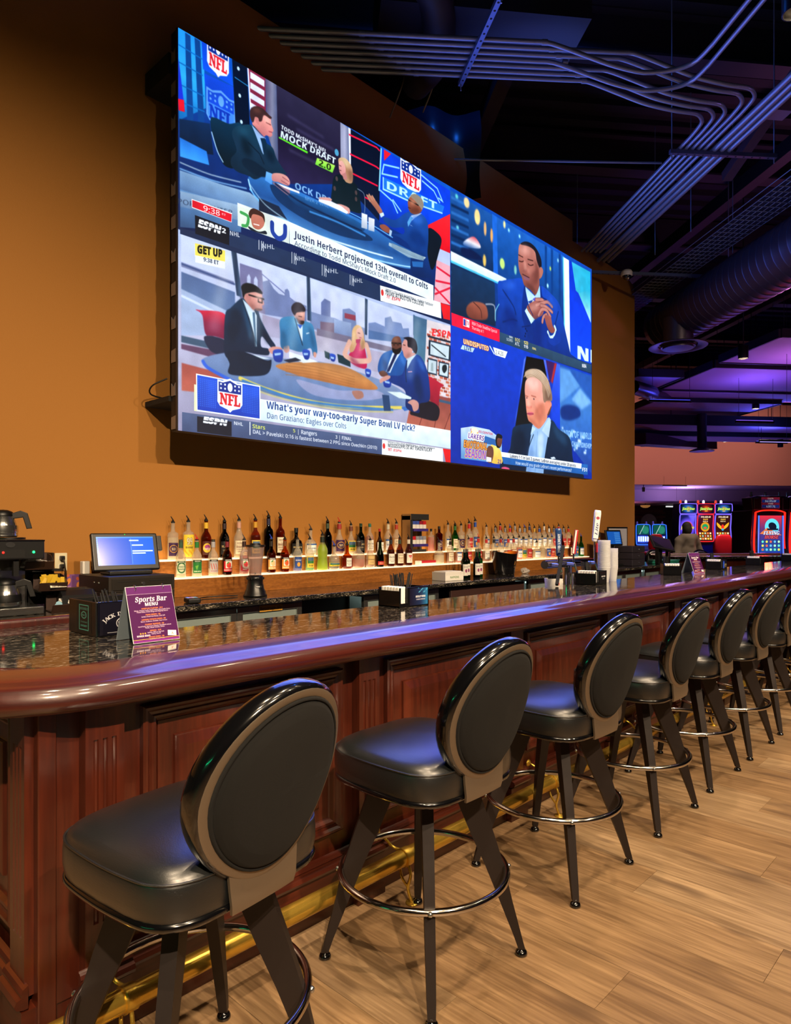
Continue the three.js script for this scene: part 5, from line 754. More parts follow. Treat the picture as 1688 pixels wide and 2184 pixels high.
// ---------------------------------------------------------------- small things on the back counter
// coolers under the back counter, seen over the bar
function cooler(x0, x1, label, tagged) {
  const w = x1 - x0, t = thing('bar_cooler', label, 'cooler', (x0 + x1) / 2, 0, -4.44, 0, 'stainless coolers under the back counter');
  part('body', merge([b6(-w / 2, w / 2, 0.02, 0.1, -0.17, 0), b6(-w / 2, w / 2, 0.92, 0.945, -0.17, 0.03), b6(-w / 2, w / 2, 0.1, 0.92, -0.17, -0.15)]), std(0x8a8c8c, 0.4, { metalness: 0.5 }), t);
  part('lamp_tube', rod([-w / 2 + 0.08, 0.9, -0.05], [w / 2 - 0.08, 0.9, -0.05], 0.012, 8), glow(0xe0fff4, 1.5), t); rect(0xe0fff4, 4, w - 0.2, 0.03, (x0 + x1) / 2, 0.885, -4.49, (x0 + x1) / 2, 0.2, -4.55);
  for (const s of [-1, 1]) {
    const cx = s * w / 4, d = part('door', ext([[-w / 4 + 0.006, 0.1], [w / 4 - 0.006, 0.1], [w / 4 - 0.006, 0.925], [-w / 4 + 0.006, 0.925]], 0.03, 0.003, [[[-w / 4 + 0.05, 0.15], [-w / 4 + 0.05, 0.885], [w / 4 - 0.05, 0.885], [w / 4 - 0.05, 0.15]]]), M.steel, t, cx, 0, 0.003);
    part('glass', b6(-w / 4 + 0.05, w / 4 - 0.05, 0.15, 0.885, 0.012, 0.016), phy(0xaab8b4, 0.1, { transmission: 0.5, thickness: 0 }), d);
    part('handle', rb(0.02, 0.02, 0.03, 0.004, -s * (w / 4 - 0.08), 0.8, 0.045), M.steel, d);
  }
  if (tagged) part('name_plate', quad(0.22, 0.05, cell(160, 36, (g) => { g.fillStyle = '#b8862c'; g.fillRect(0, 0, 160, 36); fitText(g, 'Beverage-Air', 80, 19, 150, 26, '#241404', 'bold', 'serif'); })), M.print, t, w / 4, 0.905, 0.037);
  return t;
}
cooler(2.3, 3.55, 'stainless cooler under the counter below the blender', true); cooler(4.25, 5.3, 'stainless cooler behind the middle napkin caddy', false);
cooler(6.95, 8.2, 'stainless glass-door cooler behind the beer taps', false); cooler(8.9, 10.1, 'stainless cooler below the second register', false); cooler(10.2, 11.4, 'farthest stainless cooler at the right end of the wall', false);

{ // register: two stacked cash drawers
  for (const [k, y, lb] of [[0, CT, 'lower black cash drawer under the register screen'], [1, CT + 0.106, 'upper black cash drawer carrying the register screen']]) {
    const t = thing('cash_drawer', lb, 'cash drawer', 2.205, y, -4.69, 0, 'cash drawers of the left register');
    part('case', rb(0.47, 0.104, 0.48, 0.004, 0, 0.053, 0), std(0x241d17, 0.5), t);
    const f = part('front', merge([rb(0.43, 0.078, 0.012, 0.003, 0, 0.052, 0.24)]), std(0x1d1813, 0.45), t);
    for (const x of [-0.11, 0.11]) part('slot', bx(0.13, 0.004, 0.004, x, 0.07, 0.2465), M.blackMatte, f);
    part('lock', cyl(0.012, 0.012, 0.006, 0, 0, 0, 16).rotateX(Math.PI / 2).translate(0, 0.052, 0.246), M.steel, f);
    if (k) for (const z of [0.02, 0.09]) part('bolt', new THREE.SphereGeometry(0.008, 8, 6).translate(-0.236, 0.06, z), M.steel, t);
  }
  const s = thing('register_screen', 'black touch screen register with bright blue display', 'register', 2.2, CT + 0.212, -4.7, -0.1);
  part('foot', merge([rb(0.3, 0.03, 0.2, 0.01, 0, 0.016, 0.02), rb(0.1, 0.12, 0.06, 0.01, 0, 0.08, -0.05)]), std(0x1b1b1d, 0.4), s);
  const m = new THREE.Group(); m.name = 'monitor'; m.position.set(0, 0.155, 0); m.rotation.x = -0.28; s.add(m);
  part('housing', rb(0.46, 0.27, 0.035, 0.01), std(0x121214, 0.35), m); part('card_slot', rb(0.035, 0.11, 0.03, 0.004, 0.245, 0.06, 0), std(0x1a1a1c, 0.4), m);
  part('display', quad(0.395, 0.205, cell(300, 156, (g) => { g.fillStyle = '#1560d8'; g.fillRect(0, 0, 300, 156); g.fillStyle = '#0f54c8'; g.fillRect(10, 10, 170, 140); g.fillStyle = '#4c94f0'; g.fillRect(0, 0, 300, 7); g.fillRect(0, 0, 8, 156); g.fillRect(176, 10, 3, 140); g.fillStyle = '#d8ecd0'; for (const [x, y, w] of [[170, 18, 50], [182, 44, 60], [182, 76, 110], [182, 88, 70]]) g.fillRect(x, y, w, 7); g.fillStyle = '#3880e8'; for (let i = 0; i < 12; i++) g.fillRect(1, 12 + i * 11, 6, 7); })), M.screenBright, m, 0, 0.004, 0.0185);
  rect(0x4c88ff, 1.2, 0.39, 0.2, 2.2 - 0.0, CT + 0.37, -4.67, 2.1, CT + 0.7, -3);
  part('led', new THREE.SphereGeometry(0.003, 8, 6).translate(0, 0.123, 0.0185), glow(0x30ff50, 2), m);
  const p = thing('receipt_printer', 'black receipt printer left of the cash drawers', 'printer', 1.82, CT, -4.62, -0.1);
  part('case', ext([[-0.1, 0], [0.1, 0], [0.1, 0.1], [0.05, 0.13], [-0.1, 0.135]], 0.2, 0.004).rotateY(-Math.PI / 2).translate(0.1, 0, 0), std(0x141416, 0.4), p); part('paper_slot', bx(0.12, 0.004, 0.02, 0, 0.138, -0.0), M.blackMatte, p); part('badge', bx(0.04, 0.01, 0.002, 0.04, 0.06, 0.106), M.steel, p);
  const r = thing('card_reader', 'small card reader with glowing blue screen by the register', 'card reader', 2.56, CT, -4.42, -0.3);
  part('case', rb(0.09, 0.035, 0.15, 0.01, 0, 0.02, 0), M.black, r); part('display', quad(0.075, 0.08, cell(64, 64, (g) => { g.fillStyle = '#2a78e8'; g.fillRect(0, 0, 64, 64); for (let i = 0; i < 16; i++) { g.fillStyle = ['#7cc0ff', '#30c060', '#f0d040', '#e05050'][i * 7 % 4]; g.fillRect(4 + (i % 4) * 15, 6 + (i >> 2) * 15, 11, 10); } })).rotateX(-Math.PI / 2), M.screen, r, 0, 0.0385, -0.02);
  solo('power_cord', tube([[2.62, CT + 0.01, -4.5], [2.8, CT + 0.008, -4.66], [2.95, CT + 0.012, -4.62], [3.06, CT + 0.008, -4.6]], 0.004), M.black, 'black cord on the back counter left of the blender', 'cord');
  const cc = thing('cup_dispenser', 'small white paper cup box behind the register', 'box', 2.0, CT + 0.213, -4.9); part('case', rb(0.05, 0.09, 0.05, 0.006, -0.0, 0.045, 0), M.white, cc);
  const st = thing('straw_cup', 'clear cup of straws on the left end of the shelf', 'cup', 2.52, S2, -5.075);
  part('cup', lathe([[0.001, 0.002], [0.028, 0.002], [0.034, 0.08], [0.033, 0.08], [0.027, 0.005]], 16), GL.clear, st);
  for (let k = 0; k < 7; k++) { const a = k * 0.9; part('straw', rod([0.012 * Math.cos(a), 0.01, 0.012 * Math.sin(a)], [0.036 * Math.cos(a + 0.6), 0.15 + 0.01 * (k % 3), 0.03 * Math.sin(a + 0.6)], 0.003, 6), std([0x8c8c8c, 0xe8e4dc][k % 2], 0.5), st); }
}
{ // blender
  const b = thing('blender', 'bar blender with clear jar and black base', 'blender', 3.17, CT, -4.52, -0.2);
  const base = part('base', lathe([[0.001, 0], [0.092, 0], [0.094, 0.012], [0.084, 0.022], [0.082, 0.04], [0.07, 0.06], [0.066, 0.09], [0.062, 0.1], [0.06, 0.13], [0.066, 0.136], [0.066, 0.15], [0.06, 0.155], [0.058, 0.165], [0.001, 0.166]], 28), std(0x0e0e10, 0.35), b);
  for (let k = 0; k < 18; k++) { const a = k / 18 * 2 * Math.PI; part('grip', bx(0.006, 0.016, 0.006, 0.0665 * Math.cos(a), 0.143, 0.0665 * Math.sin(a)), M.black, base); }
  part('badge', quad(0.05, 0.014, cell(100, 28, (g) => { g.fillStyle = '#18181a'; g.fillRect(0, 0, 100, 28); g.fillStyle = '#d8d8d8'; g.fillRect(6, 7, 60, 14); })), M.print, b, 0, 0.08, 0.0695);
  const jar = part('jar', lathe([[0.001, 0.168], [0.05, 0.168], [0.052, 0.18], [0.058, 0.25], [0.074, 0.385], [0.078, 0.395], [0.074, 0.395], [0.055, 0.25], [0.048, 0.178], [0.001, 0.176]], 8), phy(0xe8dcd8, 0.1, { transmission: 0.85, thickness: 0 }), b);
  part('handle', tube([[-0.06, 0.36, 0], [-0.1, 0.36, 0], [-0.115, 0.33, 0], [-0.1, 0.24, 0], [-0.055, 0.225, 0]], 0.011, 8, 30), phy(0xe8dcd8, 0.1, { transmission: 0.8, thickness: 0 }), jar);
  part('lid', merge([cyl(0.08, 0.078, 0.014, 0, 0.393, 0, 24), cyl(0.045, 0.04, 0.012, 0, 0.407, 0, 20)]), M.black, b);
  part('blade', merge([bx(0.04, 0.002, 0.008, 0, 0.186, 0), cyl(0.006, 0.006, 0.012, 0, 0.174, 0, 8)]), M.steel, b);
}
{ // coffee brewer with two decanters
  const t = thing('coffee_brewer', 'steel and black coffee brewer at the left end of the back counter', 'coffee machine', 1.36, CT, -4.72);
  part('base', rb(0.46, 0.05, 0.44, 0.008, 0, 0.026, 0), M.steel, t); part('column', rb(0.44, 0.36, 0.16, 0.008, 0, 0.22, -0.14), M.steel, t);
  const head = part('head', rb(0.47, 0.12, 0.42, 0.008, 0, 0.4, 0), std(0x151517, 0.4), t); part('trim', bx(0.47, 0.008, 0.004, 0, 0.455, 0.211), M.chrome, head); part('panel', bx(0.36, 0.05, 0.004, -0.06, 0.375, 0.211), M.blackMatte, head);
  part('lamp', new THREE.SphereGeometry(0.008, 10, 8).translate(0.17, 0.385, 0.213), glow(0x20ff70, 4), head); part('lamp', new THREE.SphereGeometry(0.007, 10, 8).translate(0.0, 0.385, 0.213), glow(0xff2018, 4), head); part('badge', cyl(0.02, 0.02, 0.003, 0, 0, 0, 16).scale(1.3, 1, 0.8).rotateX(Math.PI / 2).translate(0.04, 0.43, 0.211), M.steel, head);
  part('warmer', cyl(0.09, 0.09, 0.012, 0.1, 0.462, 0, 24), M.black, t); part('funnel', merge([cyl(0.05, 0.08, 0.07, 0.08, 0.27, 0.06, 20), bx(0.03, 0.1, 0.03, 0.08, 0.29, 0.17)]), M.black, t);
  const pot = (x, y, z, label, dark) => {
    const p = thing('coffee_pot', label, 'coffee pot', x, y, z, -0.35);
    part('jug', lathe([[0.001, 0.002], [0.078, 0.002], [0.086, 0.012], [0.084, 0.06], [0.07, 0.11], [0.05, 0.14], [0.05, 0.155], [0.001, 0.156]], 24), M.steel, p);
    part('collar', lathe([[0.055, 0.13], [0.058, 0.135], [0.056, 0.16], [0.03, 0.172], [0.001, 0.174]], 20), M.black, p); part('band', lathe([[0.086, 0.03], [0.0885, 0.035], [0.086, 0.075], [0.083, 0.075]], 24), dark ? M.black : M.steel, p);
    part('handle', ext([[0.045, 0.145], [0.1, 0.165], [0.135, 0.15], [0.16, 0.06], [0.135, 0.058], [0.115, 0.13], [0.05, 0.12]], 0.022, 0.004).translate(0, 0, -0.011), M.black, p);
  };
  pot(1.42, CT + 0.474, -4.72, 'steel coffee pot on top of the brewer', false); pot(1.4, CT + 0.052, -4.6, 'black banded coffee pot on the brewer base', true);
}
{ // condiment bins
  const bin = (x, y, z, label) => {
    const t = thing('condiment_bin', label, 'bin', x, y, z, -0.15, 'stacked brown condiment bins');
    part('tray', ext([[-0.08, 0], [0.09, 0], [0.125, 0.05], [0.118, 0.05], [0.086, 0.006], [-0.074, 0.006], [-0.074, 0.09], [-0.08, 0.09]], 0.006).rotateY(-Math.PI / 2).translate(-0.078, 0, 0), std(0x35221a, 0.45), t);
    part('tray_side', ext([[-0.08, 0], [0.09, 0], [0.125, 0.05], [0.03, 0.09], [-0.08, 0.1]], 0.004).rotateY(-Math.PI / 2).translate(0.08, 0, 0), std(0x35221a, 0.45), t);
    part('tray_bottom', merge([b6(-0.08, 0.08, 0, 0.006, -0.08, 0.09), b6(-0.08, 0.08, 0, 0.1, -0.084, -0.078), bx(0.16, 0.062, 0.005).rotateX(0.6).translate(0, 0.026, 0.107)]), std(0x35221a, 0.45), t);
    return t;
  };
  const B = [[1.62, CT + 0.27, -4.72, 'top condiment bin holding white sugar packets'], [1.68, CT + 0.135, -4.66, 'middle condiment bin holding yellow sweetener packets'], [1.73, CT, -4.58, 'bottom condiment bin holding creamer cups']];
  const st = thing('bin_stand', 'black stand holding the three condiment bins', 'stand', 1.66, CT, -4.85); part('post', merge([b6(-0.09, -0.08, 0, 0.37, -0.08, 0.07), b6(0.08, 0.09, 0, 0.37, -0.08, 0.07), b6(-0.09, 0.09, 0.02, 0.35, -0.09, -0.08)]), M.black, st); part('arm', merge([b6(-0.09, 0.09, 0.255, 0.268, -0.08, 0.2), b6(-0.05, 0.11, 0.12, 0.133, -0.08, 0.24)]), M.black, st);
  B.forEach((b) => bin(...b));
  for (let k = 0; k < 16; k++) { const p = solo('sugar_packet', rb(0.05, 0.004, 0.034, 0.0015), M.paper, 'white sugar packet lying in the top condiment bin', 'packet', 'white packets in the top bin'); p.position.set(1.62 + rr(-0.05, 0.05), CT + 0.3 + rr(0, 0.05), -4.69 + rr(-0.05, 0.04)); p.rotation.set(rr(-0.7, 0.9), rr(-1, 1), rr(-0.5, 0.5)); }
  for (let k = 0; k < 16; k++) { const p = solo('sweetener_packet', rb(0.03, 0.056, 0.003, 0.001), std(0xc8a41c, 0.6), 'yellow sweetener packet standing in the middle condiment bin', 'packet', 'yellow packets in the middle bin'); p.position.set(1.68 + rr(-0.06, 0.06), CT + 0.19 + rr(-0.01, 0.02), -4.63 + rr(-0.05, 0.04)); p.rotation.set(rr(-0.5, 0.1), rr(-0.5, 0.5), rr(-0.5, 0.5)); }
  for (let k = 0; k < 12; k++) { const c = thing('creamer_cup', 'small creamer cup lying in the bottom condiment bin', 'creamer', 1.73 + rr(-0.05, 0.06), CT + 0.03 + rr(0, 0.03), -4.56 + rr(-0.05, 0.04), 0, 'creamer cups in the bottom bin'); part('tub', cyl(0.012, 0.017, 0.02, 0, 0, 0, 14), M.white, c); part('lid', cyl(0.019, 0.019, 0.001, 0, 0.02, 0, 14), k % 3 ? std(0x8cb8cc, 0.4) : M.white, c); c.rotation.set(rr(-0.2, 1.2), 0, rr(-0.6, 0.6)); }
  solo('bin_label', quad(0.1, 0.02, cell(140, 28, (g) => { g.fillStyle = '#e4ddc8'; g.fillRect(0, 0, 140, 28); fitText(g, 'SWT N LOW', 70, 15, 120, 20, '#2a2420'); })).rotateX(-0.6), M.print, 'paper label strip on the middle condiment bin', 'label').position.set(1.69, CT + 0.165, -4.545);
  solo('print_panel', quad(0.42, 0.2, cell(210, 100, (g) => { g.fillStyle = '#7c4c8c'; g.fillRect(0, 0, 210, 100); for (let i = 0; i < 60; i++) { g.fillStyle = ['#a87cb8', '#e08c3c', '#c85c3c', '#5c3470', '#e8c8d8'][i % 5]; g.beginPath(); g.ellipse((i * 53) % 210, (i * 31) % 100, 14 - i % 9, 8 - i % 5, i, 0, 7); g.fill(); } g.fillStyle = '#f09038'; g.beginPath(); g.ellipse(60, 50, 30, 20, 0.3, 0, 7); g.fill(); g.fillStyle = '#b87814'; g.fillRect(178, 20, 32, 80); })), M.print, 'colourful printed panel standing against the wall behind the bins', 'picture').position.set(1.93, CT + 0.1, -5.13);
  const plate = (x, y, lb) => { const o = thing('outlet_plate', lb, 'outlet', x, y, -5.15); part('cover', rb(0.085, 0.13, 0.008, 0.003, 0, 0, 0.004), M.cream, o); for (const s of [-1, 1]) part('socket', rb(0.034, 0.028, 0.004, 0.002, 0, s * 0.03, 0.009), M.white, o); return o; };
  const o1 = plate(1.93, 1.285, 'cream outlet plate with a black plug on the ochre wall'); part('plug', rb(0.028, 0.03, 0.04, 0.006, 0, 0.03, 0.03), M.black, o1); part('plug', rb(0.028, 0.03, 0.04, 0.006, 0, -0.03, 0.03), M.black, o1); plate(2.19, 1.31, 'cream outlet plate half hidden by the register screen');
  for (const [k, z] of [[0, 0.0], [1, 0.03]]) solo('plug_cord', tube([[1.93, 1.31 - k * 0.06, -5.1], [1.93, 1.25, -5.07], [1.9, 1.16, -5.02 + z], [1.8, 1.06, -4.95], [1.74, CT + 0.01, -4.9 + z]], 0.005), M.black, k ? 'black cord from the lower plug' : 'black cord from the upper plug', 'cord');
}
{ // ice bucket, napkin box, cigarette rack
  const b = thing('ice_bucket', 'black oval ice bucket with orange inside', 'bucket', 6.86, CT, -4.68);
  const ov = (r, y, lip) => { const p = []; for (let i = 0; i < 40; i++) { const a = i / 40 * 2 * Math.PI; p.push([r * 1.32 * Math.cos(a), y + (lip ? 0.03 * Math.cos(a) ** 2 : 0), r * 0.9 * Math.sin(a)]); } return p; };
  part('shell', loft([ov(0.105, 0), ov(0.112, 0.006), ov(0.135, 0.14), ov(0.152, 0.245, 1), ov(0.15, 0.249, 1)], { capA: true }), phy(0x0d0d0f, 0.18, { clearcoat: 1, clearcoatRoughness: 0.05 }), b);
  part('lining', loft([ov(0.15, 0.249, 1), ov(0.146, 0.245, 1), ov(0.13, 0.14), ov(0.106, 0.012)], { capB: true }), std(0xe07c14, 0.45), b);
  part('emblem', uvRect(new THREE.CylinderGeometry(0.135, 0.12, 0.1, 10, 1, true, -0.3, 0.6).scale(1.0, 1, 0.92).translate(0.03, 0.13, 0), cell(100, 120, (g) => { g.fillStyle = '#101012'; g.fillRect(0, 0, 100, 120); g.fillStyle = '#c8862c'; g.beginPath(); g.moveTo(50, 12); g.lineTo(88, 34); g.lineTo(76, 70); g.lineTo(50, 84); g.lineTo(24, 70); g.lineTo(12, 34); g.fill(); fitText(g, 'SINCE', 50, 40, 50, 16, '#101012'); fitText(g, 'BOURBON', 50, 104, 90, 18, '#c8862c'); })), M.print, b);
  const n = thing('napkin_box', 'flat white napkin box on the back counter', 'box', 5.62, CT, -4.55, -0.1); part('carton', rb(0.27, 0.09, 0.2, 0.003, 0, 0.046, 0), M.white, n); part('napkin', rb(0.24, 0.008, 0.17, 0.003, 0, 0.095, 0), M.paper, n); part('stripe', quad(0.26, 0.04, cell(120, 20, (g) => { g.fillStyle = '#ece8e0'; g.fillRect(0, 0, 120, 20); fitText(g, 'NAPKINS', 60, 11, 80, 14, '#6c8c5c'); })), M.print, n, 0, 0.04, 0.1005);
  const w = solo('plastic_wrap', new THREE.IcosahedronGeometry(0.06, 2).scale(1.2, 0.6, 0.8), phy(0xe8e4dc, 0.25, { transmission: 0.6, thickness: 0 }), 'crumpled clear plastic bag right of the ice bucket', 'bag'); { const p = w.geometry.attributes.position; for (let i = 0; i < p.count; i++) { const q = 0.8 + 0.35 * hash(Math.round(p.getX(i) * 900), Math.round(p.getY(i) * 900 + p.getZ(i) * 500), 3); p.setXYZ(i, p.getX(i) * q, p.getY(i) * q, p.getZ(i) * q); } w.geometry.computeVertexNormals(); } w.position.set(7.18, CT + 0.034, -4.6);
  const c = thing('cigarette_rack', 'steel and purple cigarette rack among the bottles', 'rack', 5.69, S2, -5.07, 0);
  part('frame', merge([b6(-0.15, -0.11, 0, 0.4, -0.06, 0.06), b6(0.1, 0.13, 0.0, 0.36, -0.06, -0.02), b6(-0.15, 0.15, 0.355, 0.42, -0.06, 0.07), b6(-0.11, 0.13, 0, 0.03, -0.06, 0.05)]), M.steel, c);
  for (const [y, i] of [[0.06, 0], [0.23, 1]]) { part('shelf', b6(-0.1, 0.14, y, y + 0.03, -0.05, 0.07), std(0x3c2c7c, 0.4), c); for (let k = 0; k < 4; k++) { const p = thing('cigarette_pack', `cigarette pack on the ${i ? 'upper' : 'lower'} rack shelf, ${['leftmost', 'second from left', 'third from left', 'rightmost'][k]}`, 'pack', 5.69 - 0.07 + k * 0.058, S2 + y + 0.03, -5.035, 0, 'cigarette packs in the rack'); part('box', b6(-0.026, 0.026, 0, 0.085, -0.011, 0.011), M.white, p); part('flash', b6(-0.0262, 0.0262, 0.045, 0.0855, -0.0112, 0.0112), std(i ? [0x3c50a0, 0x3c50a0, 0x8c2030, 0xb82028][k] : [0xb82028, 0x909098, 0x8088a0, 0x909098][k], 0.4), p); } }
  const ct = thing('cigarette_carton', 'red and white carton lying below the cigarette rack', 'carton', 5.72, S1, -4.945); part('box', b6(-0.14, 0.14, 0, 0.045, -0.03, 0.03), M.white, ct); part('stripe', b6(-0.1, 0.141, 0.018, 0.0455, -0.0305, 0.0305), std(0xb82430, 0.45), ct);
}
// ---------------------------------------------------------------- things on the bar
function caddy(x, z, turn, label, front, side, tint) {
  const t = thing('bar_caddy', label, 'caddy', x, TOP + 0.001, z, turn, 'bar caddies with napkins and straws');
  const w = 0.24, d = 0.16, h = 0.105, m = std(tint ?? 0x0b0b0d, 0.25);
  const f = part('front', ext([[-w / 2 + 0.07, 0], [w / 2, 0], [w / 2, h], [-w / 2 + 0.07, h]], 0.004, 0.001).translate(0, 0, d / 2 - 0.004), m, t);
  if (front) part('front_print', quad(w - 0.09, h - 0.012, front), M.printGloss, f, 0.035, h / 2, d / 2 + 0.002);
  const s = part('napkin_bay', merge([ext([[-0.035, 0], [0.035, 0], [0.035, h], [0.026, h], [0.026, 0.02], [-0.026, 0.02], [-0.026, h], [-0.035, h]], 0.004, 0.0008).translate(-w / 2 + 0.036, 0, d / 2 - 0.004), b6(-w / 2, -w / 2 + 0.004, 0, h * 0.85, -d / 2, d / 2), b6(-w / 2 + 0.068, -w / 2 + 0.072, 0, h, -d / 2, d / 2)]), m, t);
  if (side) part('side_print', quad(d - 0.03, h - 0.03, side).rotateY(-Math.PI / 2), M.printGloss, s, -w / 2 - 0.0012, h / 2 - 0.004, 0);
  part('back', merge([b6(-w / 2, w / 2, 0, h, -d / 2, -d / 2 + 0.004), b6(w / 2 - 0.004, w / 2, 0, h, -d / 2, d / 2), b6(-w / 2, w / 2, 0, 0.006, -d / 2, d / 2), b6(-w / 2 + 0.07, w / 2, 0, h * 0.8, -0.002, 0.002)]), m, t);
  const nap = thing('napkin_stack', 'white napkins in the bay of the ' + label.replace(/^(black|dark|tilted)\s/, ''), 'napkins', x, TOP + 0.008, z, turn); nap.userData.label = nap.userData.label.split(' ').slice(0, 15).join(' '); part('paper', merge([0, 1, 2, 3, 4, 5].map((k) => rb(0.058, 0.1, 0.02, 0.004, -w / 2 + 0.036, 0.053, -d / 2 + 0.024 + k * 0.022))), M.paper, nap);
  const n = 26; for (let k = 0; k < n; k++) { const a = rr(-0.25, 0.45), px = 0.0 + (k % 13) * 0.0085 - 0.03, pz = k < 13 ? -0.05 : -0.035; const st = solo('cocktail_straw', rod([px, 0.008, pz], [px + 0.12 * Math.sin(a), 0.165 + rr(0, 0.014), pz - 0.01], 0.003, 5), M.blackMatte, 'thin black straw standing in the ' + label.split(' ').slice(0, 8).join(' '), 'straw', 'straws in the ' + label.split(' ').slice(0, 8).join(' ')); st.position.set(x, TOP + 0.001, z); st.rotation.y = turn; }
  return t;
}
const absolut = cell(200, 130, (g) => { const gr = g.createLinearGradient(0, 0, 200, 0); gr.addColorStop(0, '#141024'); gr.addColorStop(0.6, '#1c2c54'); gr.addColorStop(1, '#2c7cb0'); g.fillStyle = gr; g.fillRect(0, 0, 200, 130); g.fillStyle = '#5cc0e8'; for (let i = 0; i < 14; i++) g.fillRect(90 + (i * 29) % 110, (i * 17) % 36, 14, 3); fitText(g, 'ABSOLUT VODKA', 120, 66, 110, 22, '#f0f0f4'); fitText(g, 'Cocktails Perfected', 120, 86, 100, 15, '#e8e0ec', 'italic', 'serif'); });
const jdFront = cell(220, 150, (g) => { g.fillStyle = '#0e0c14'; g.fillRect(0, 0, 220, 150); g.save(); g.translate(92, 158); for (let i = 0; i < 13; i++) { const c = "JACK DANIEL'S"[i]; g.save(); g.rotate((i - 6) * 0.13); g.font = 'bold 24px serif'; g.textAlign = 'center'; g.fillStyle = '#c8c8cc'; g.fillText(c, 0, -96); g.restore(); } g.restore(); g.strokeStyle = '#b8b8bc'; g.lineWidth = 4; g.beginPath(); g.arc(92, 98, 25, 0, 7); g.stroke(); fitText(g, 'No.7', 92, 100, 40, 24, '#c8c8cc', 'bold', 'serif'); fitText(g, 'OLD', 92, 82, 20, 9, '#b8b8bc'); g.fillStyle = '#9c9ca0'; g.fillRect(30, 138, 130, 3); });
const jdSide = cell(100, 130, (g) => { g.fillStyle = '#0a0d0e'; g.fillRect(0, 0, 100, 130); g.strokeStyle = '#4c9c90'; g.lineWidth = 4; g.strokeRect(20, 14, 60, 100); fitText(g, "JACK DANIEL'S", 50, 28, 56, 14, '#58b0a0', 'bold', 'serif'); g.beginPath(); g.ellipse(50, 54, 16, 13, 0, 0, 7); g.stroke(); fitText(g, 'No.7', 50, 55, 22, 10, '#58b0a0'); fitText(g, 'Tennessee', 50, 82, 46, 11, '#58b0a0', 'italic', 'serif'); fitText(g, 'WHISKEY', 50, 98, 44, 11, '#58b0a0'); });
caddy(2.82, -2.6, 0, 'black caddy with blue vodka print in the middle of the bar', absolut, null);
{ // large black caddy near the corner
  const t = thing('bar_organizer', 'large black whiskey caddy behind the near menu', 'caddy', 1.255, TOP + 0.001, -2.8);
  part('front', rb(0.24, 0.135, 0.008, 0.002, 0, 0.068, 0.13), M.blackGloss, t); part('front_print', quad(0.22, 0.125, jdFront), M.printGloss, t, 0.0, 0.068, 0.1348);
  part('side', rb(0.008, 0.135, 0.26, 0.002, -0.12, 0.068, 0), M.black, t); part('side_print', quad(0.14, 0.125, jdSide).rotateY(-Math.PI / 2), M.print, t, -0.1248, 0.068, 0.02);
  part('back', merge([b6(-0.12, 0.12, 0, 0.135, -0.13, -0.122), b6(0.114, 0.12, 0, 0.135, -0.13, 0.13), b6(-0.12, 0.12, 0, 0.006, -0.13, 0.13), b6(-0.03, -0.026, 0, 0.125, -0.13, 0.13), b6(-0.12, 0.12, 0, 0.125, 0.02, 0.024)]), M.black, t);
  for (let k = 0; k < 22; k++) { const a = rr(0.1, 0.5), px = -0.06 + (k % 11) * 0.014, pz = 0.06 + (k > 10 ? 0.03 : 0); const st = solo('cocktail_straw', rod([px, 0.01, pz], [px - 0.1 * Math.sin(a) , 0.165 + rr(-0.005, 0.02), pz - 0.02], 0.0028, 5), M.blackMatte, 'thin black straw standing in the large whiskey caddy', 'straw', 'straws in the large whiskey caddy'); st.position.set(1.255, TOP + 0.001, -2.8); }
  const n = thing('napkin_stack', 'white napkins in the large whiskey caddy', 'napkins', 1.255, TOP + 0.008, -2.8); part('paper', rb(0.075, 0.118, 0.1, 0.004, -0.076, 0.06, 0.075), M.paper, n);
}
const menuCell = cell(360, 420, (g, w, h) => {
  g.fillStyle = '#4a1850'; g.fillRect(0, 0, w, h); g.fillStyle = '#5c2468'; g.fillRect(0, 0, w, 58); g.fillStyle = '#c8b8d0'; g.fillRect(0, 57, w, 2);
  fitText(g, 'Sports Bar', 180, 98, 250, 54, '#f4eef4', 'italic bold', 'serif'); fitText(g, 'MENU', 180, 138, 130, 36, '#f4eef4');
  const L = [['SAMPLER PLATTER - $12', 'Wings, Cheese Curds, Fried Pickles, Mozzarella Sticks', 'Pretzel Bites, Onion Rings and Dipping Sauces'], ['PORK RINDS - $6', 'Golden Fried Pork Rinds, Chile Salt'], ['LOADED POTATO SKINS - $9', 'Bacon, Scallions, Cheddar, Sour Cream'], ['CLASSIC BURGER - $9', 'Hand Patty, American Cheese, Shredded Lettuce', 'Pickle, Sliced Tomato, Onion'], ['WINGS - $10', 'Buffalo, BBQ or Dry Rub', 'Celery, Ranch'], ['HOUSE FRIES - $5', 'Hand Cut French Fries']];
  let y = 168; for (const [a, ...b] of L) { fitText(g, a, 180, y, 190, 15, '#f0923c'); y += 15; for (const s of b) { fitText(g, s, 180, y, 290, 12, '#e8dce8', ''); y += 12; } y += 9; }
  fitText(g, 'MARDI GRAS', 82, 372, 110, 17, '#f0e4f0'); g.fillStyle = '#e8a040'; for (const x of [62, 80, 98]) { g.beginPath(); g.arc(x, 354, 6, 0, 7); g.fill(); } g.fillStyle = '#e0a850'; g.fillRect(0, 396, w, 4); g.fillStyle = '#7c2c84'; g.fillRect(0, 404, w, 16); g.fillStyle = '#f4f0ec'; g.save(); g.translate(306, 370); g.rotate(0.12); g.fillRect(-34, -20, 68, 40); g.restore(); fitText(g, 'A', 308, 372, 24, 24, '#d03c30', 'bold', 'serif');
});
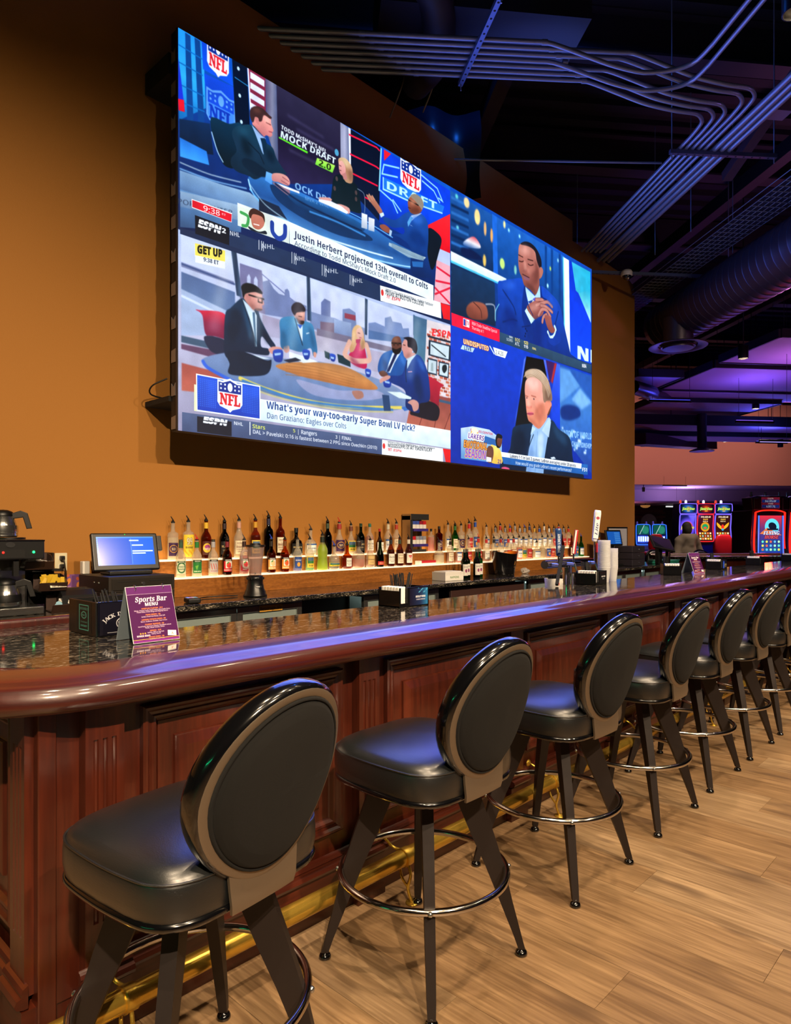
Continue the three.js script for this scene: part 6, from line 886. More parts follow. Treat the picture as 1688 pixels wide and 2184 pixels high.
function menu(x, z, turn, label) {
  const t = thing('menu_stand', label, 'menu', x, TOP, z, turn);
  const W = 0.185, H = 0.215, a = 0.33;
  const f = part('front_board', rb(W, H, 0.003, 0.001), std(0xc8c8cc, 0.5), t); f.rotation.x = -a; f.position.set(0, H / 2 * Math.cos(a) + 0.002, 0.07 - H / 2 * Math.sin(a)); part('menu_sheet', quad(W - 0.004, H - 0.004, menuCell), M.printGloss, f, 0, 0, 0.0022);
  const b = part('back_board', rb(W, H, 0.003, 0.001), std(0x6c7880, 0.5), t); b.rotation.x = a; b.position.set(0, H / 2 * Math.cos(a) + 0.002, -0.07 + H / 2 * Math.sin(a));
  for (const s of [-1, 1]) part('ring', new THREE.TorusGeometry(0.011, 0.0018, 6, 16).rotateY(Math.PI / 2).translate(s * 0.055, H * Math.cos(a) - 0.004, 0), M.chrome, t);
}
menu(1.245, -2.47, 0, 'purple sports bar menu stand near the bar corner'); menu(6.98, -2.52, -0.2, 'purple menu stand far down the bar beside a napkin caddy');
caddy(4.98, -2.58, 0.12, 'tilted black caddy in front of the plastic cups', cell(200, 130, (g) => { g.fillStyle = '#0e0e10'; g.fillRect(0, 0, 200, 130); fitText(g, 'ABSOLUT VODKA', 110, 52, 110, 22, '#e8e8ec'); fitText(g, 'Cocktails', 110, 76, 70, 14, '#d8d8dc', 'italic', 'serif'); }), null);
caddy(6.62, -2.6, 0.5, 'black caddy turned sideways left of the far menu', null, null);
caddy(7.95, -2.62, 0.05, 'black caddy with blue and gold whiskey print far down the bar', cell(200, 120, (g) => { g.fillStyle = '#10121c'; g.fillRect(0, 0, 200, 120); g.fillStyle = '#2448d8'; g.fillRect(0, 10, 76, 100); g.fillStyle = '#5c90f0'; for (let i = 0; i < 8; i++) g.fillRect(10 + (i * 23) % 56, 20 + i * 10, 12, 18); fitText(g, 'JAMESON', 128, 62, 100, 34, '#d8c07c', 'bold', 'serif'); g.strokeStyle = '#d8c07c'; g.lineWidth = 5; g.beginPath(); g.arc(128, 40, 56, 0.5, 2.6); g.stroke(); }), null);
caddy(9.3, -2.6, 0.05, 'black caddy full of white napkins near the far end of the bar', null, null); caddy(10.9, -2.6, 0.05, 'farthest black whiskey caddy in front of the slot machine', jdFront, null);
{ // drain ledge behind the bar with beer taps, cups and a card bucket
  const l = thing('service_ledge', 'stainless service ledge along the inner side of the bar', 'ledge'); part('shelf', rb(7.4, 0.02, 0.3, 0.004, 7.2, 0.98, -2.86), M.steel, l); part('bracket', merge([b6(3.6, 3.64, 0, 0.97, -3.0, -2.72), b6(7, 7.04, 0, 0.97, -3.0, -2.72), b6(10.7, 10.74, 0, 0.97, -3.0, -2.72)]), M.steel, l);
  const tp = thing('beer_tower', 'chrome beer tower with three taps behind the bar', 'beer tower', 5.14, 0.99, -2.88);
  part('column', merge([cyl(0.04, 0.04, 0.23, 0, 0, 0, 20), cyl(0.06, 0.06, 0.02, 0, 0, 0, 20)]), M.chrome, tp); part('manifold', rod([-0.36, 0.25, 0], [0.42, 0.25, 0], 0.034, 16), M.chrome, tp);
  const tap = (x, y0, h, w, c, print, lean, name) => { const f = part('faucet', merge([rod([x, 0.25, 0.02], [x, 0.25, 0.1], 0.012, 10), rod([x, 0.25, 0.1], [x, 0.19, 0.12], 0.009, 10), rod([x, 0.25, 0.09], [x, y0 + 0.01, 0.09], 0.008, 8)]), M.chrome, tp); const hd = part(name, print ? loft([[-0.8, 0], [-1, 0.06], [-1, 0.9], [-0.8, 1]].map(([s, k]) => { const r = []; for (let i = 0; i < 20; i++) { const a = i / 20 * 2 * Math.PI, q = w / 2 * -s * (0.75 + 0.35 * k); r.push([q * Math.cos(a), k * h, q * 0.62 * Math.sin(a)]); } return r; }), { capA: true, capB: true }) : rb(w, h, 0.02, 0.006, 0, h / 2, 0), c, f, x, y0, 0.09); hd.rotation.set(0, -0.75, lean, 'YXZ'); if (print) part('lettering', quad(w * 0.74, h * 0.72, print), M.print, hd, 0, h * 0.46, w * 0.32 + 0.003); return hd; };
  tap(-0.3, 0.32, 0.22, 0.05, std(0x2a4a80, 0.3), cell(50, 150, (g) => { g.fillStyle = '#2a4a80'; g.fillRect(0, 0, 50, 150); g.save(); g.translate(25, 75); g.rotate(-Math.PI / 2); fitText(g, 'BUD LIGHT', 0, 0, 140, 34, '#f0f4fa'); g.restore(); }), 0, 'tap_handle');
  const rh = tap(-0.06, 0.33, 0.2, 0.03, std(0xc02434, 0.35), null, -0.14, 'tap_handle'); part('stripe', bx(0.014, 0.19, 0.0215, -0.006, 0.1, 0), M.white, rh);
  tap(0.3, 0.43, 0.27, 0.06, std(0xe8e8ec, 0.3), cell(56, 150, (g) => { g.fillStyle = '#e8e8ec'; g.fillRect(0, 0, 56, 150); g.save(); g.translate(28, 90); g.rotate(-Math.PI / 2); fitText(g, 'Lite', 0, 0, 90, 40, '#14285c', 'bold italic', 'serif'); g.restore(); g.fillStyle = '#a8384c'; g.beginPath(); g.ellipse(28, 16, 18, 10, 0, 0, 7); g.fill(); }), -0.12, 'tap_handle');
  const tp2 = thing('tap_medallion', 'round grey and red badge beside the white tap handle', 'badge', 5.72, 0.99, -2.9); part('stem', cyl(0.006, 0.006, 0.46, 0, 0, 0, 8), M.chrome, tp2); part('disc', cyl(0.03, 0.03, 0.01, 0, 0, 0, 20).rotateX(Math.PI / 2).translate(0, 0.49, 0), M.steel, tp2); part('shield', ext([[-0.03, 0], [0.03, 0], [0.034, 0.08], [-0.034, 0.08]], 0.01, 0.002).translate(0, 0.33, 0), std(0xb8242c, 0.4), tp2);
  const muddler = solo('black_stick', bar([4.59, TOP + 0.012, -2.66], [4.83, 1.39, -2.74], 0.022, 0.022), M.blackMatte, 'long black stick leaning up in front of the blue tap handle', 'stick');
  const cs = thing('cup_stack', 'tall stack of clear plastic cups beside the beer taps', 'cups', 5.26, TOP, -2.61); for (let k = 0; k < 21; k++) part('cup', lathe([[0.036, k * 0.011], [0.05, k * 0.011 + 0.12], [0.0515, k * 0.011 + 0.121], [0.05, k * 0.011 + 0.124], [0.0485, k * 0.011 + 0.12]], 18), phy(0xe8e8ea, 0.35, { transmission: 0.45, thickness: 0 }), cs);
  const cs2 = thing('cup_stack', 'second stack of clear plastic cups, partly behind the first', 'cups', 5.42, TOP, -2.62); for (let k = 0; k < 12; k++) part('cup', lathe([[0.036, k * 0.014], [0.05, k * 0.014 + 0.12], [0.0515, k * 0.014 + 0.121], [0.0485, k * 0.014 + 0.12]], 18), phy(0xe8e8ea, 0.35, { transmission: 0.45, thickness: 0 }), cs2);
  const bk = thing('card_bucket', 'white square bucket with red print behind the tilted caddy', 'bucket', 4.85, 0.991, -2.84); part('pail', lathe([[0.001, 0.002], [0.07, 0.002], [0.085, 0.14], [0.082, 0.14], [0.068, 0.008]], 4), M.white, bk); part('print', quad(0.08, 0.09, cell(80, 90, (g) => { g.fillStyle = '#ece4e0'; g.fillRect(0, 0, 80, 90); g.strokeStyle = '#c03424'; g.lineWidth = 9; for (let i = 0; i < 5; i++) { g.beginPath(); g.moveTo(14 + i * 13, 10); g.quadraticCurveTo(30 + i * 8, 50, 8 + i * 16, 84); g.stroke(); } })), M.print, bk, 0, 0.075, 0.063); part('contents', merge([0, 1, 2, 3].map((k) => rb(0.04, 0.05, 0.006, 0.002, -0.03 + k * 0.02, 0.14, -0.02 + k * 0.012))), M.black, bk);
  const pm = thing('drink_pitcher', 'chrome shaker cup beside the beer tower', 'shaker', 5.12, 0.991, -2.8); part('cup', lathe([[0.001, 0.002], [0.035, 0.002], [0.045, 0.17], [0.043, 0.17], [0.03, 0.006]], 18), M.chrome, pm);
  const tl = solo('teal_cloth', rb(0.16, 0.06, 0.12, 0.025, 5.46, 1.02, -2.9), std(0x1c6470, 0.85), 'folded teal cloth beside the plastic cups', 'cloth');
}
{ // second register at the far end of the back counter
  const X = 9.85;
  const s = thing('second_register', 'far register screen with blue display at the wall end', 'register', X - 0.12, CT, -4.68, -0.25); part('stand', merge([rb(0.2, 0.03, 0.2, 0.006, 0, 0.016, 0), rb(0.06, 0.3, 0.05, 0.006, 0, 0.17, -0.03)]), M.black, s); const m = part('housing', rb(0.34, 0.24, 0.03, 0.008), M.black, s, 0, 0.42, 0); m.rotation.x = -0.2; part('display', quad(0.29, 0.19, cell(120, 80, (g) => { g.fillStyle = '#1c5cb8'; g.fillRect(0, 0, 120, 80); g.fillStyle = '#4c90d8'; for (let i = 0; i < 6; i++) g.fillRect(64, 8 + i * 12, 48, 6); })), M.screen, m, 0, 0, 0.0155);
  const n = thing('notice_board', 'framed white notice board against the wall end', 'notice board', X + 0.52, CT, -4.92, -0.2); part('frame', rb(0.5, 0.5, 0.02, 0.004, 0, 0.34, 0), M.black, n); part('sheet', quad(0.46, 0.45, cell(120, 120, (g) => { g.fillStyle = '#b8b8c4'; g.fillRect(0, 0, 120, 120); g.fillStyle = '#7c8ca8'; for (let i = 0; i < 12; i++) g.fillRect(34, 30 + i * 5, 20 + (i * 13) % 40, 2); g.fillStyle = '#6c84b8'; g.fillRect(38, 46, 24, 20); })), M.print, n, 0, 0.34, 0.0105); part('foot', b6(-0.2, 0.2, 0, 0.09, -0.05, 0.05), M.black, n);
  const dr = thing('drawer_stack', 'stack of dark grey drawers below the notice board', 'drawers', X + 0.15, CT, -4.55, -0.1); for (let k = 0; k < 3; k++) { const d = part('drawer', rb(0.36, 0.095, 0.3, 0.006, 0, 0.05 + k * 0.1, 0), std(0x2c2830, 0.5), dr); part('knob', new THREE.SphereGeometry(0.012, 10, 8).translate(0, 0.05 + k * 0.1, 0.155), M.steel, d); }
  const t2 = thing('tilted_tablet', 'small dark screen tilted up at the wall end', 'screen', X + 0.75, CT, -4.35, -0.3); part('stand', rb(0.08, 0.26, 0.08, 0.01, 0, 0.13, 0), M.black, t2); const h = part('housing', rb(0.42, 0.26, 0.03, 0.01), M.black, t2, 0.02, 0.33, 0.04); h.rotation.set(-0.7, 0, -0.25); part('bezel', bx(0.36, 0.2, 0.002, 0, 0, 0.016), phy(0x1c2024, 0.1, { clearcoat: 1 }), h);
  const gm = thing('shot_mat', 'green bar tray at the right end of the back counter', 'tray', X + 1.2, CT, -4.45); part('tray', rb(0.5, 0.05, 0.3, 0.01, 0, 0.026, 0), std(0x2c9c84, 0.4), gm); part('rim', rb(0.52, 0.012, 0.32, 0.005, 0, 0.052, 0), std(0x2c9c84, 0.4), gm);
  const bx2 = thing('bar_gun', 'black soda gun holder on the back counter end', 'soda gun', X + 0.95, CT, -4.3); part('holder', cyl(0.05, 0.05, 0.12, 0, 0, 0, 16), M.black, bx2); part('gun', merge([rb(0.05, 0.14, 0.04, 0.01, 0, 0.16, 0), tube([[0, 0.22, 0], [0.02, 0.3, 0.02], [0.08, 0.28, 0.02], [0.1, 0.1, 0]], 0.012, 8)]), M.black, bx2);
}

// ---------------------------------------------------------------- the gaming hall beyond: its grid is turned against the bar
const HT = -39.91 * Math.PI / 180;                               // the hall's things look back along -a
const AX = [-Math.sin(HT), -Math.cos(HT)], BX = [Math.cos(HT), -Math.sin(HT)];   // a runs away from the bar, b to the right: world x, z of each
const HX = (a, b) => a * AX[0] + b * BX[0], HZ = (a, b) => a * AX[1] + b * BX[1];
const hp = (a, b, y) => [HX(a, b), y, HZ(a, b)];
const hall = (name, label, cat, a, b, y = 0, turn = 0, group) => thing(name, label, cat, HX(a, b), y, HZ(a, b), HT + turn, group);
// a slab in hall axes: a0..a1 deep, b0..b1 wide, y0..y1 high
const slab = (a0, a1, b0, b1, y0, y1) => b6(b0, b1, y0, y1, -a1, -a0).rotateY(HT);
struct('floor_carpet', metric(slab(11.2, 32, 5.6, 30, 0.0, 0.012)), std(0xffffff, 0.95, { map: carpetTex }), 'dark patterned carpet of the gaming hall');
const M_far = std(0xb0907c, 0.85), M_lower = std(0xb8aab4, 0.8);
struct('wall_bulkhead', slab(24, 24.25, -2, 30, 3.26, 7.6), M_far, 'beige bulkhead wall above the gaming hall');
struct('ceiling_lower', merge([slab(24.25, 27, -2, 30, 3.26, 3.36), slab(27, 27.2, -2, 30, 2.8, 3.36), slab(27.2, 32, -2, 30, 2.8, 2.9)]), M_lower, 'stepped lower ceiling of the gaming hall');
const brickWall = struct('wall_brick', slab(32, 32.3, -2, 30, 0, 2.9), std(0x3a2420, 0.9), 'dark brick wall at the back of the hall');
{
  const geo = rb(0.24, 0.085, 0.03, 0.004).rotateY(HT), ms = [std(0x5c2c26, 0.9), std(0x4c2420, 0.9), std(0x6a342c, 0.9)];
  let n = 0; for (let r = 0; r < 26; r++) for (let c = 0; c < 12; c++) { if (n++ > 290) break; const b = 14.2 + c * 0.25 + (r % 2) * 0.125; const p = hp(31.99, b, 0.45 + r * 0.095); part('brick', geo, ms[(r * 5 + c * 3) % 3], brickWall, ...p); }
}
{
  const pn = solo('arched_panel', merge([slab(31.9, 31.98, 15.9, 16.7, 0, 2.0), cyl(0.4, 0.4, 0.08, 0, -0.04, 0, 28).rotateX(Math.PI / 2).rotateY(HT).translate(...hp(31.94, 16.3, 2.0))]), std(0x9a9484, 0.7), 'pale arched panel on the far brick wall', 'panel');
  solo('white_column', slab(30.5, 31.3, 18.1, 19.6, 0, 2.8), std(0xb4aab8, 0.7), 'pale square column behind the small slot machines', 'column');
  const sp = hall('semi_flush_lamp', 'round brass ceiling lamp above the far brick wall', 'ceiling light', 29.5, 14.9, 2.6); part('bowl', lathe([[0.001, 0], [0.1, 0.01], [0.2, 0.06], [0.22, 0.12], [0.001, 0.13]], 20), std(0x8a5a24, 0.4, { metalness: 0.5, emissive: 0xffb060, emissiveIntensity: 0.25 }), sp); part('stem', cyl(0.03, 0.03, 0.08, 0, 0.12, 0, 10), M.black, sp);
  solo('light_bar', slab(30, 30.1, 16.2, 18.6, 2.66, 2.72), glow(0xffffff, 0.8), 'thin white light strip under the low ceiling', 'light strip');
}
// slot machines
const reel = (g, w, h, c1, c2, n = 5, m = 3) => { for (let i = 0; i < n; i++) for (let j = 0; j < m; j++) { g.fillStyle = c1[(i * 3 + j * 5) % c1.length]; g.fillRect(i * w / n + 2, j * h / m + 2, w / n - 4, h / m - 4); g.fillStyle = c2[(i + j) % c2.length]; g.beginPath(); g.ellipse((i + 0.5) * w / n, (j + 0.5) * h / m, w / n * 0.28, h / m * 0.3, 0, 0, 7); g.fill(); } };
const jtTop = (bg) => cell(150, 80, (g, w, h) => { const r = g.createRadialGradient(75, 40, 4, 75, 40, 80); r.addColorStop(0, '#f0a020'); r.addColorStop(0.35, bg); r.addColorStop(1, '#04060c'); g.fillStyle = r; g.fillRect(0, 0, w, h); fitText(g, 'Jinse Dao', 75, 40, 128, 34, '#d8f060', 'italic bold', 'serif', { stroke: '#1c5c30', sw: 5 }); g.fillStyle = '#f0c040'; g.fillRect(60, 62, 30, 4); });
const jtMain = (k) => cell(130, 210, (g, w, h) => {
  g.fillStyle = ['#0c1048', '#3c0c10', '#30100c'][k]; g.fillRect(0, 0, w, h);
  if (k === 0) { const r = g.createRadialGradient(65, 100, 10, 65, 100, 90); r.addColorStop(0, '#ffb030'); r.addColorStop(0.45, '#c03c20'); r.addColorStop(0.5, '#6c4cf0'); r.addColorStop(1, '#10144c'); g.fillStyle = r; g.fillRect(0, 0, w, h); fitText(g, 'Jinse Dao', 65, 100, 116, 32, '#f0f080', 'italic bold', 'serif', { stroke: '#603010', sw: 5 }); return; }
  fitText(g, '$10,428.48', 65, 14, 90, 18, '#f8e8c0'); fitText(g, 'MAJOR', 65, 34, 60, 14, '#f0c040'); fitText(g, '$526.18', 65, 50, 70, 13, '#f0d8a0');
  if (k === 1) { g.fillStyle = '#c8841c'; g.beginPath(); g.arc(65, 96, 40, 0, 7); g.fill(); g.fillStyle = '#1c8c50'; g.beginPath(); g.ellipse(65, 96, 28, 24, 0, 0, 7); g.fill(); g.fillStyle = '#e84030'; g.beginPath(); g.ellipse(65, 104, 14, 8, 0, 0, 7); g.fill(); }
  else { g.fillStyle = '#f0a020'; for (const s of [-1, 1]) { g.beginPath(); g.moveTo(65, 120); g.quadraticCurveTo(65 + s * 60, 100, 65 + s * 56, 58); g.quadraticCurveTo(65 + s * 20, 80, 65, 110); g.fill(); } g.fillStyle = '#e02c20'; g.beginPath(); g.ellipse(65, 96, 13, 20, 0, 0, 7); g.fill(); g.fillStyle = '#20a0d0'; g.beginPath(); g.arc(65, 118, 10, 0, 7); g.fill(); }
  g.save(); g.translate(6, 138); reel(g, 118, 66, ['#a86c1c', '#c88c30', '#7c4410'], ['#e8e0d0', '#e0c040', '#90d0c0', '#e86050']); g.restore();
});
const neon = (c, k = 2.2) => glow(c, k);
const N = { violet: neon(0x7a64ff, 1.3), red: neon(0xff2a18, 1.1), blue: neon(0x3070ff, 1.6), pink: neon(0xff3c90, 1.5), white: neon(0xe8e4ff, 1.4) };
const frameTube = (pts, r, m, name, parent) => part(name, tube(pts, r, 6, pts.length * 8, true, 0.1), m, parent);
function tallSlot(a, b, label, trim, k) {
  const t = hall('slot_machine', label, 'slot machine', a, b, 0, 0, 'bank of three tall curved slot machines');
  part('cabinet', ext([[-0.55, 0], [0.0, 0], [0.0, 0.7], [-0.1, 0.78], [-0.12, 1.2], [-0.08, 1.9], [-0.1, 2.38], [-0.4, 2.38], [-0.55, 1.2]], 0.54, 0.01).rotateY(-Math.PI / 2).translate(0.27, 0, 0), std(0x1c2450, 0.3), t);
  part('deck', ext([[-0.12, 0.72], [0.16, 0.68], [0.18, 0.76], [-0.1, 0.84]], 0.54, 0.006).rotateY(-Math.PI / 2).translate(0.27, 0, 0), M.blackGloss, t);
  const bow = (y) => -0.1 + 0.1 * ((y - 1.55) / 0.5) ** 2 * 0.5 + 0.03;
  const sc = new THREE.PlaneGeometry(0.46, 0.78, 1, 8); { const p = sc.attributes.position; for (let i = 0; i < p.count; i++) p.setZ(i, 0.05 * (p.getY(i) / 0.39) ** 2); sc.computeVertexNormals(); }
  part('main_screen', uvRect(sc, jtMain(k)), M.screenBright, t, 0, 1.63, -0.07); frameTube([[-0.255, 1.22, -0.03], [0.255, 1.22, -0.03], [0.26, 1.63, -0.07], [0.25, 2.04, -0.03], [-0.25, 2.04, -0.03], [-0.26, 1.63, -0.07]], 0.016, trim, 'neon_frame', t);
  part('top_box', rb(0.56, 0.34, 0.25, 0.03, 0, 2.22, -0.14), std(0x10122c, 0.3), t); part('top_screen', quad(0.46, 0.24, jtTop(['#1c50a0', '#801410', '#1c50a0'][k])), M.screenBright, t, 0, 2.22, -0.012); frameTube([[-0.27, 2.07, -0.01], [0.27, 2.07, -0.01], [0.27, 2.37, -0.01], [-0.27, 2.37, -0.01]], 0.012, trim, 'neon_frame', t);
  for (const s of [-1, 1]) { const c = part('candle', merge([cyl(0.035, 0.035, 0.08, s * 0.09 - 0.1, 2.38, -0.14, 12), cyl(0.035, 0.02, 0.03, s * 0.09 - 0.1, 2.46, -0.14, 12)]), s > 0 ? N.white : neon(0xff5040, 0.8), t); }
}
tallSlot(19.8, 11.4, 'tall slot machine with violet frame behind the person', N.violet, 0); tallSlot(19.8, 11.98, 'tall slot machine with red frame, middle of three', N.red, 1); tallSlot(19.8, 12.56, 'tall slot machine with violet frame, right of three', N.violet, 2);
point(0x6a5cff, 4, ...hp(19.3, 11.9, 1.9), 10);
function bigSlot(a, b, label, turn = 0) {
  const t = hall('arch_slot_machine', label, 'slot machine', a, b, 0, turn, 'large slot machines with red neon arches');
  part('cabinet', ext([[-0.75, 0], [0.02, 0], [0.02, 0.75], [-0.06, 0.8], [-0.1, 1.3], [-0.05, 1.95], [-0.75, 1.95]], 0.72, 0.015).rotateY(-Math.PI / 2).translate(0.36, 0, 0), std(0x14121c, 0.35), t);
  part('deck', ext([[-0.1, 0.76], [0.2, 0.72], [0.21, 0.8], [-0.08, 0.88]], 0.62, 0.006).rotateY(-Math.PI / 2).translate(0.31, 0, 0), M.blackGloss, t);
  const scr = part('main_screen', quad(0.5, 0.86, cell(180, 290, (g, w, h) => { const r = g.createLinearGradient(0, 0, 0, h); r.addColorStop(0, '#d02838'); r.addColorStop(0.35, '#50306c'); r.addColorStop(1, '#10309c'); g.fillStyle = r; g.fillRect(0, 0, w, h); g.fillStyle = '#58c8e8'; g.beginPath(); g.arc(100, 80, 58, 0, 7); g.fill(); g.fillStyle = '#d87038'; g.beginPath(); g.moveTo(0, 130); g.lineTo(60, 86); g.lineTo(180, 140); g.fill(); g.fillStyle = '#0c1428'; g.beginPath(); g.ellipse(104, 76, 34, 26, 0.4, 0, 7); g.fill(); g.fillRect(60, 92, 90, 12); fitText(g, 'FLYING', 94, 124, 130, 34, '#e8f0ff', 'bold italic', 'serif', { stroke: '#1c2c6c', sw: 5 }); fitText(g, 'HORSE', 94, 152, 130, 32, '#f05048', 'bold italic', 'serif', { stroke: '#301020', sw: 4 }); g.save(); g.translate(8, 172); reel(g, 164, 84, ['#183c6c', '#1c5c78', '#20487c'], ['#60e0c0', '#e8d050', '#e05848', '#60b0f0', '#b0f0b0']); g.restore(); g.fillStyle = '#182c88'; g.fillRect(0, 260, w, 30); g.fillStyle = '#60c0f0'; for (let i = 0; i < 5; i++) g.fillRect(10 + i * 34, 268, 22, 12); })), M.screenBright, t, 0, 1.42, 0.035);
  for (const s of [-1, 1]) { part('neon_strip', tube([[s * 0.36, 0.86, 0.04], [s * 0.345, 1.3, -0.02], [s * 0.335, 1.92, 0.02]], 0.022, 8), N.red, t); part('blue_strip', tube([[s * 0.285, 0.92, 0.04], [s * 0.28, 1.3, 0.035], [s * 0.275, 1.85, 0.04]], 0.014, 8), N.blue, t); }
  part('neon_arch', tube([[-0.335, 1.92, 0.02], [-0.2, 1.955, 0.03], [0, 1.965, 0.03], [0.2, 1.955, 0.03], [0.335, 1.92, 0.02]], 0.016, 8), N.red, t);
  part('top_box', ext([[-0.4, 1.98], [0.4, 1.98], [0.44, 2.22], [0.3, 2.26], [-0.3, 2.26], [-0.44, 2.22]], 0.3, 0.01).translate(0, 0, -0.28), std(0x14141a, 0.35), t); for (const s of [-1, 1]) part('speaker', rb(0.14, 0.26, 0.2, 0.02, s * 0.33, 2.1, -0.04), M.black, t);
  part('top_screen', quad(0.42, 0.24, cell(190, 110, (g, w, h) => { g.fillStyle = '#a02440'; g.fillRect(0, 0, w, h); g.fillStyle = '#1c3c9c'; g.fillRect(6, 24, 178, 28); g.fillRect(6, 74, 178, 28); fitText(g, 'MAJOR', 95, 13, 80, 18, '#f4e8e0'); fitText(g, '$4,593.87', 95, 39, 160, 26, '#f0f4ff'); fitText(g, 'MINOR', 95, 63, 70, 16, '#f4e8e0'); fitText(g, '$287.72', 95, 89, 150, 26, '#f0f4ff'); })), M.screenBright, t, 0, 2.12, 0.03);
  for (const s of [-1, 0, 1]) part('candle', merge([cyl(0.03, 0.03, 0.05, s * 0.32, 2.25, -0.15, 10), cyl(0.02, 0.02, 0.06, s * 0.32, 2.3, -0.15, 10)]), M.chrome, t);
  return t;
}
bigSlot(13.5, 9.6, 'large slot machine with red neon strips and flying print'); bigSlot(13.5, 10.42, 'second red neon slot machine cut off at the right edge');
point(0xff3018, 2.2, ...hp(13.2, 9.25, 1.4), 8);
for (const [b, n] of [[13.4, 'left'], [14.1, 'right']]) {
  const t = hall('small_slot_machine', `small blue slot machine in the far row, ${n} one`, 'slot machine', 26.6, b, 0, 0, 'small far slot machines'); part('cabinet', ext([[-0.5, 0], [0, 0], [0, 0.8], [-0.1, 0.9], [-0.16, 1.8], [-0.5, 1.8]], 0.6, 0.01).rotateY(-Math.PI / 2).translate(0.3, 0, 0), std(0x20242c, 0.4), t);
  part('screen', quad(0.5, 0.38, cell(100, 76, (g, w, h) => { g.fillStyle = '#14584c'; g.fillRect(0, 0, w, h); g.fillStyle = '#2c8c70'; g.beginPath(); g.arc(70, 40, 30, 0, 7); g.fill(); g.strokeStyle = '#c0e0d8'; g.lineWidth = 5; g.beginPath(); g.moveTo(20, 76); g.lineTo(60, 0); g.stroke(); })), M.screen, t, 0, 1.6, -0.12); part('reels', quad(0.5, 0.26, cell(100, 52, (g, w, h) => { g.fillStyle = '#2038c0'; g.fillRect(0, 0, w, h); for (let i = 0; i < 5; i++) { g.fillStyle = '#d8f0ff'; g.fillRect(6 + i * 19, 6, 13, 40); } })), M.screenBright, t, 0, 1.22, -0.1); frameTube([[-0.3, 1.0, -0.08], [0.3, 1.0, -0.08], [0.29, 1.8, -0.12], [-0.29, 1.8, -0.12]], 0.016, N.blue, 'neon_frame', t);
  for (const s of [-1, 1]) part('candle', cyl(0.05, 0.03, 0.14, s * 0.2, 1.8, -0.25, 10), std(0xc0bcd8, 0.4), t);
}
point(0x4060ff, 3, ...hp(25.8, 13.8, 1.2), 8);
// red gaming chairs
function redChair(a, b, label, turn, slot) {
  const t = hall('gaming_chair', label, 'chair', a, b, 0, turn, 'red gaming chairs');
  const m = phy(0xb01424, 0.35, { clearcoat: 0.3 });
  part('seat', rb(0.5, 0.12, 0.48, 0.05, 0, 0.66, 0, 3), m, t); part('base', merge([cyl(0.25, 0.25, 0.03, 0, 0.012, 0, 20), cyl(0.04, 0.04, 0.58, 0, 0.03, 0, 12)]), M.black, t);
  const bk = []; for (const [y, w, d] of [[0.74, 0.36, 0.05], [0.8, 0.44, 0.06], [0.95, 0.5, 0.06], [1.12, 0.46, 0.055], [1.22, 0.36, 0.045], [1.26, 0.26, 0.02]]) { const r = []; for (let i = 0; i < 24; i++) { const q = i / 24 * 2 * Math.PI; r.push([w / 2 * Math.sign(Math.cos(q)) * Math.abs(Math.cos(q)) ** 0.6, y, 0.22 + (y - 0.74) * 0.1 + d * Math.sign(Math.sin(q)) * Math.abs(Math.sin(q)) ** 0.6]); } bk.push(r); }
  part('backrest', loft(bk, { capA: true, capB: true }), m, t); t.scale.setScalar(1.14); if (slot) part('grip_slot', rb(0.12, 0.035, 0.02, 0.008, 0, 1.0, 0.29), M.black, t);
}
redChair(22.8, 11.73, 'red gaming chair left of the violet slot machine, with grip slot', 0.1, true); redChair(21.76, 11.84, 'red gaming chair half hidden by the violet slot machine', 0.5, false); redChair(17, 10.55, 'red gaming chair with grip slot right of the person', 0.1, true); redChair(15.4, 9.9, 'wide red gaming chair nearest the bar end', 0.6, false); redChair(12.5, 9.45, 'red gaming chair at the right edge of the picture', 0.2, false);
// far side of the bar
{
  const t = hall('bar_return', 'dark far return of the bar with stools behind it', 'bar', 11.15, 6.9); part('body', b6(-0.95, 1.5, 0, 1.04, -0.35, 0.3), M.mahogany, t); part('top', metric(rb(2.5, 0.04, 0.85, 0.01, 0.3, 1.07, -0.02)), M.granite, t); part('arm_rail', rod([-0.95, 1.075, -0.46], [1.55, 1.075, -0.46], 0.045, 12), M.rail, t);
  const src = scene.getObjectByName('bar_stool'); const s1 = copyOf(src, 'black stool back behind the far return, left of the person', HX(12.35, 6.62), 0, HZ(12.35, 6.62), HT + Math.PI); const s2 = copyOf(src, 'black stool back behind the far return, right of the person', HX(12.25, 7.52), 0, HZ(12.25, 7.52), HT + Math.PI);
  s1.userData.group = s2.userData.group = 'stools behind the far return';
}
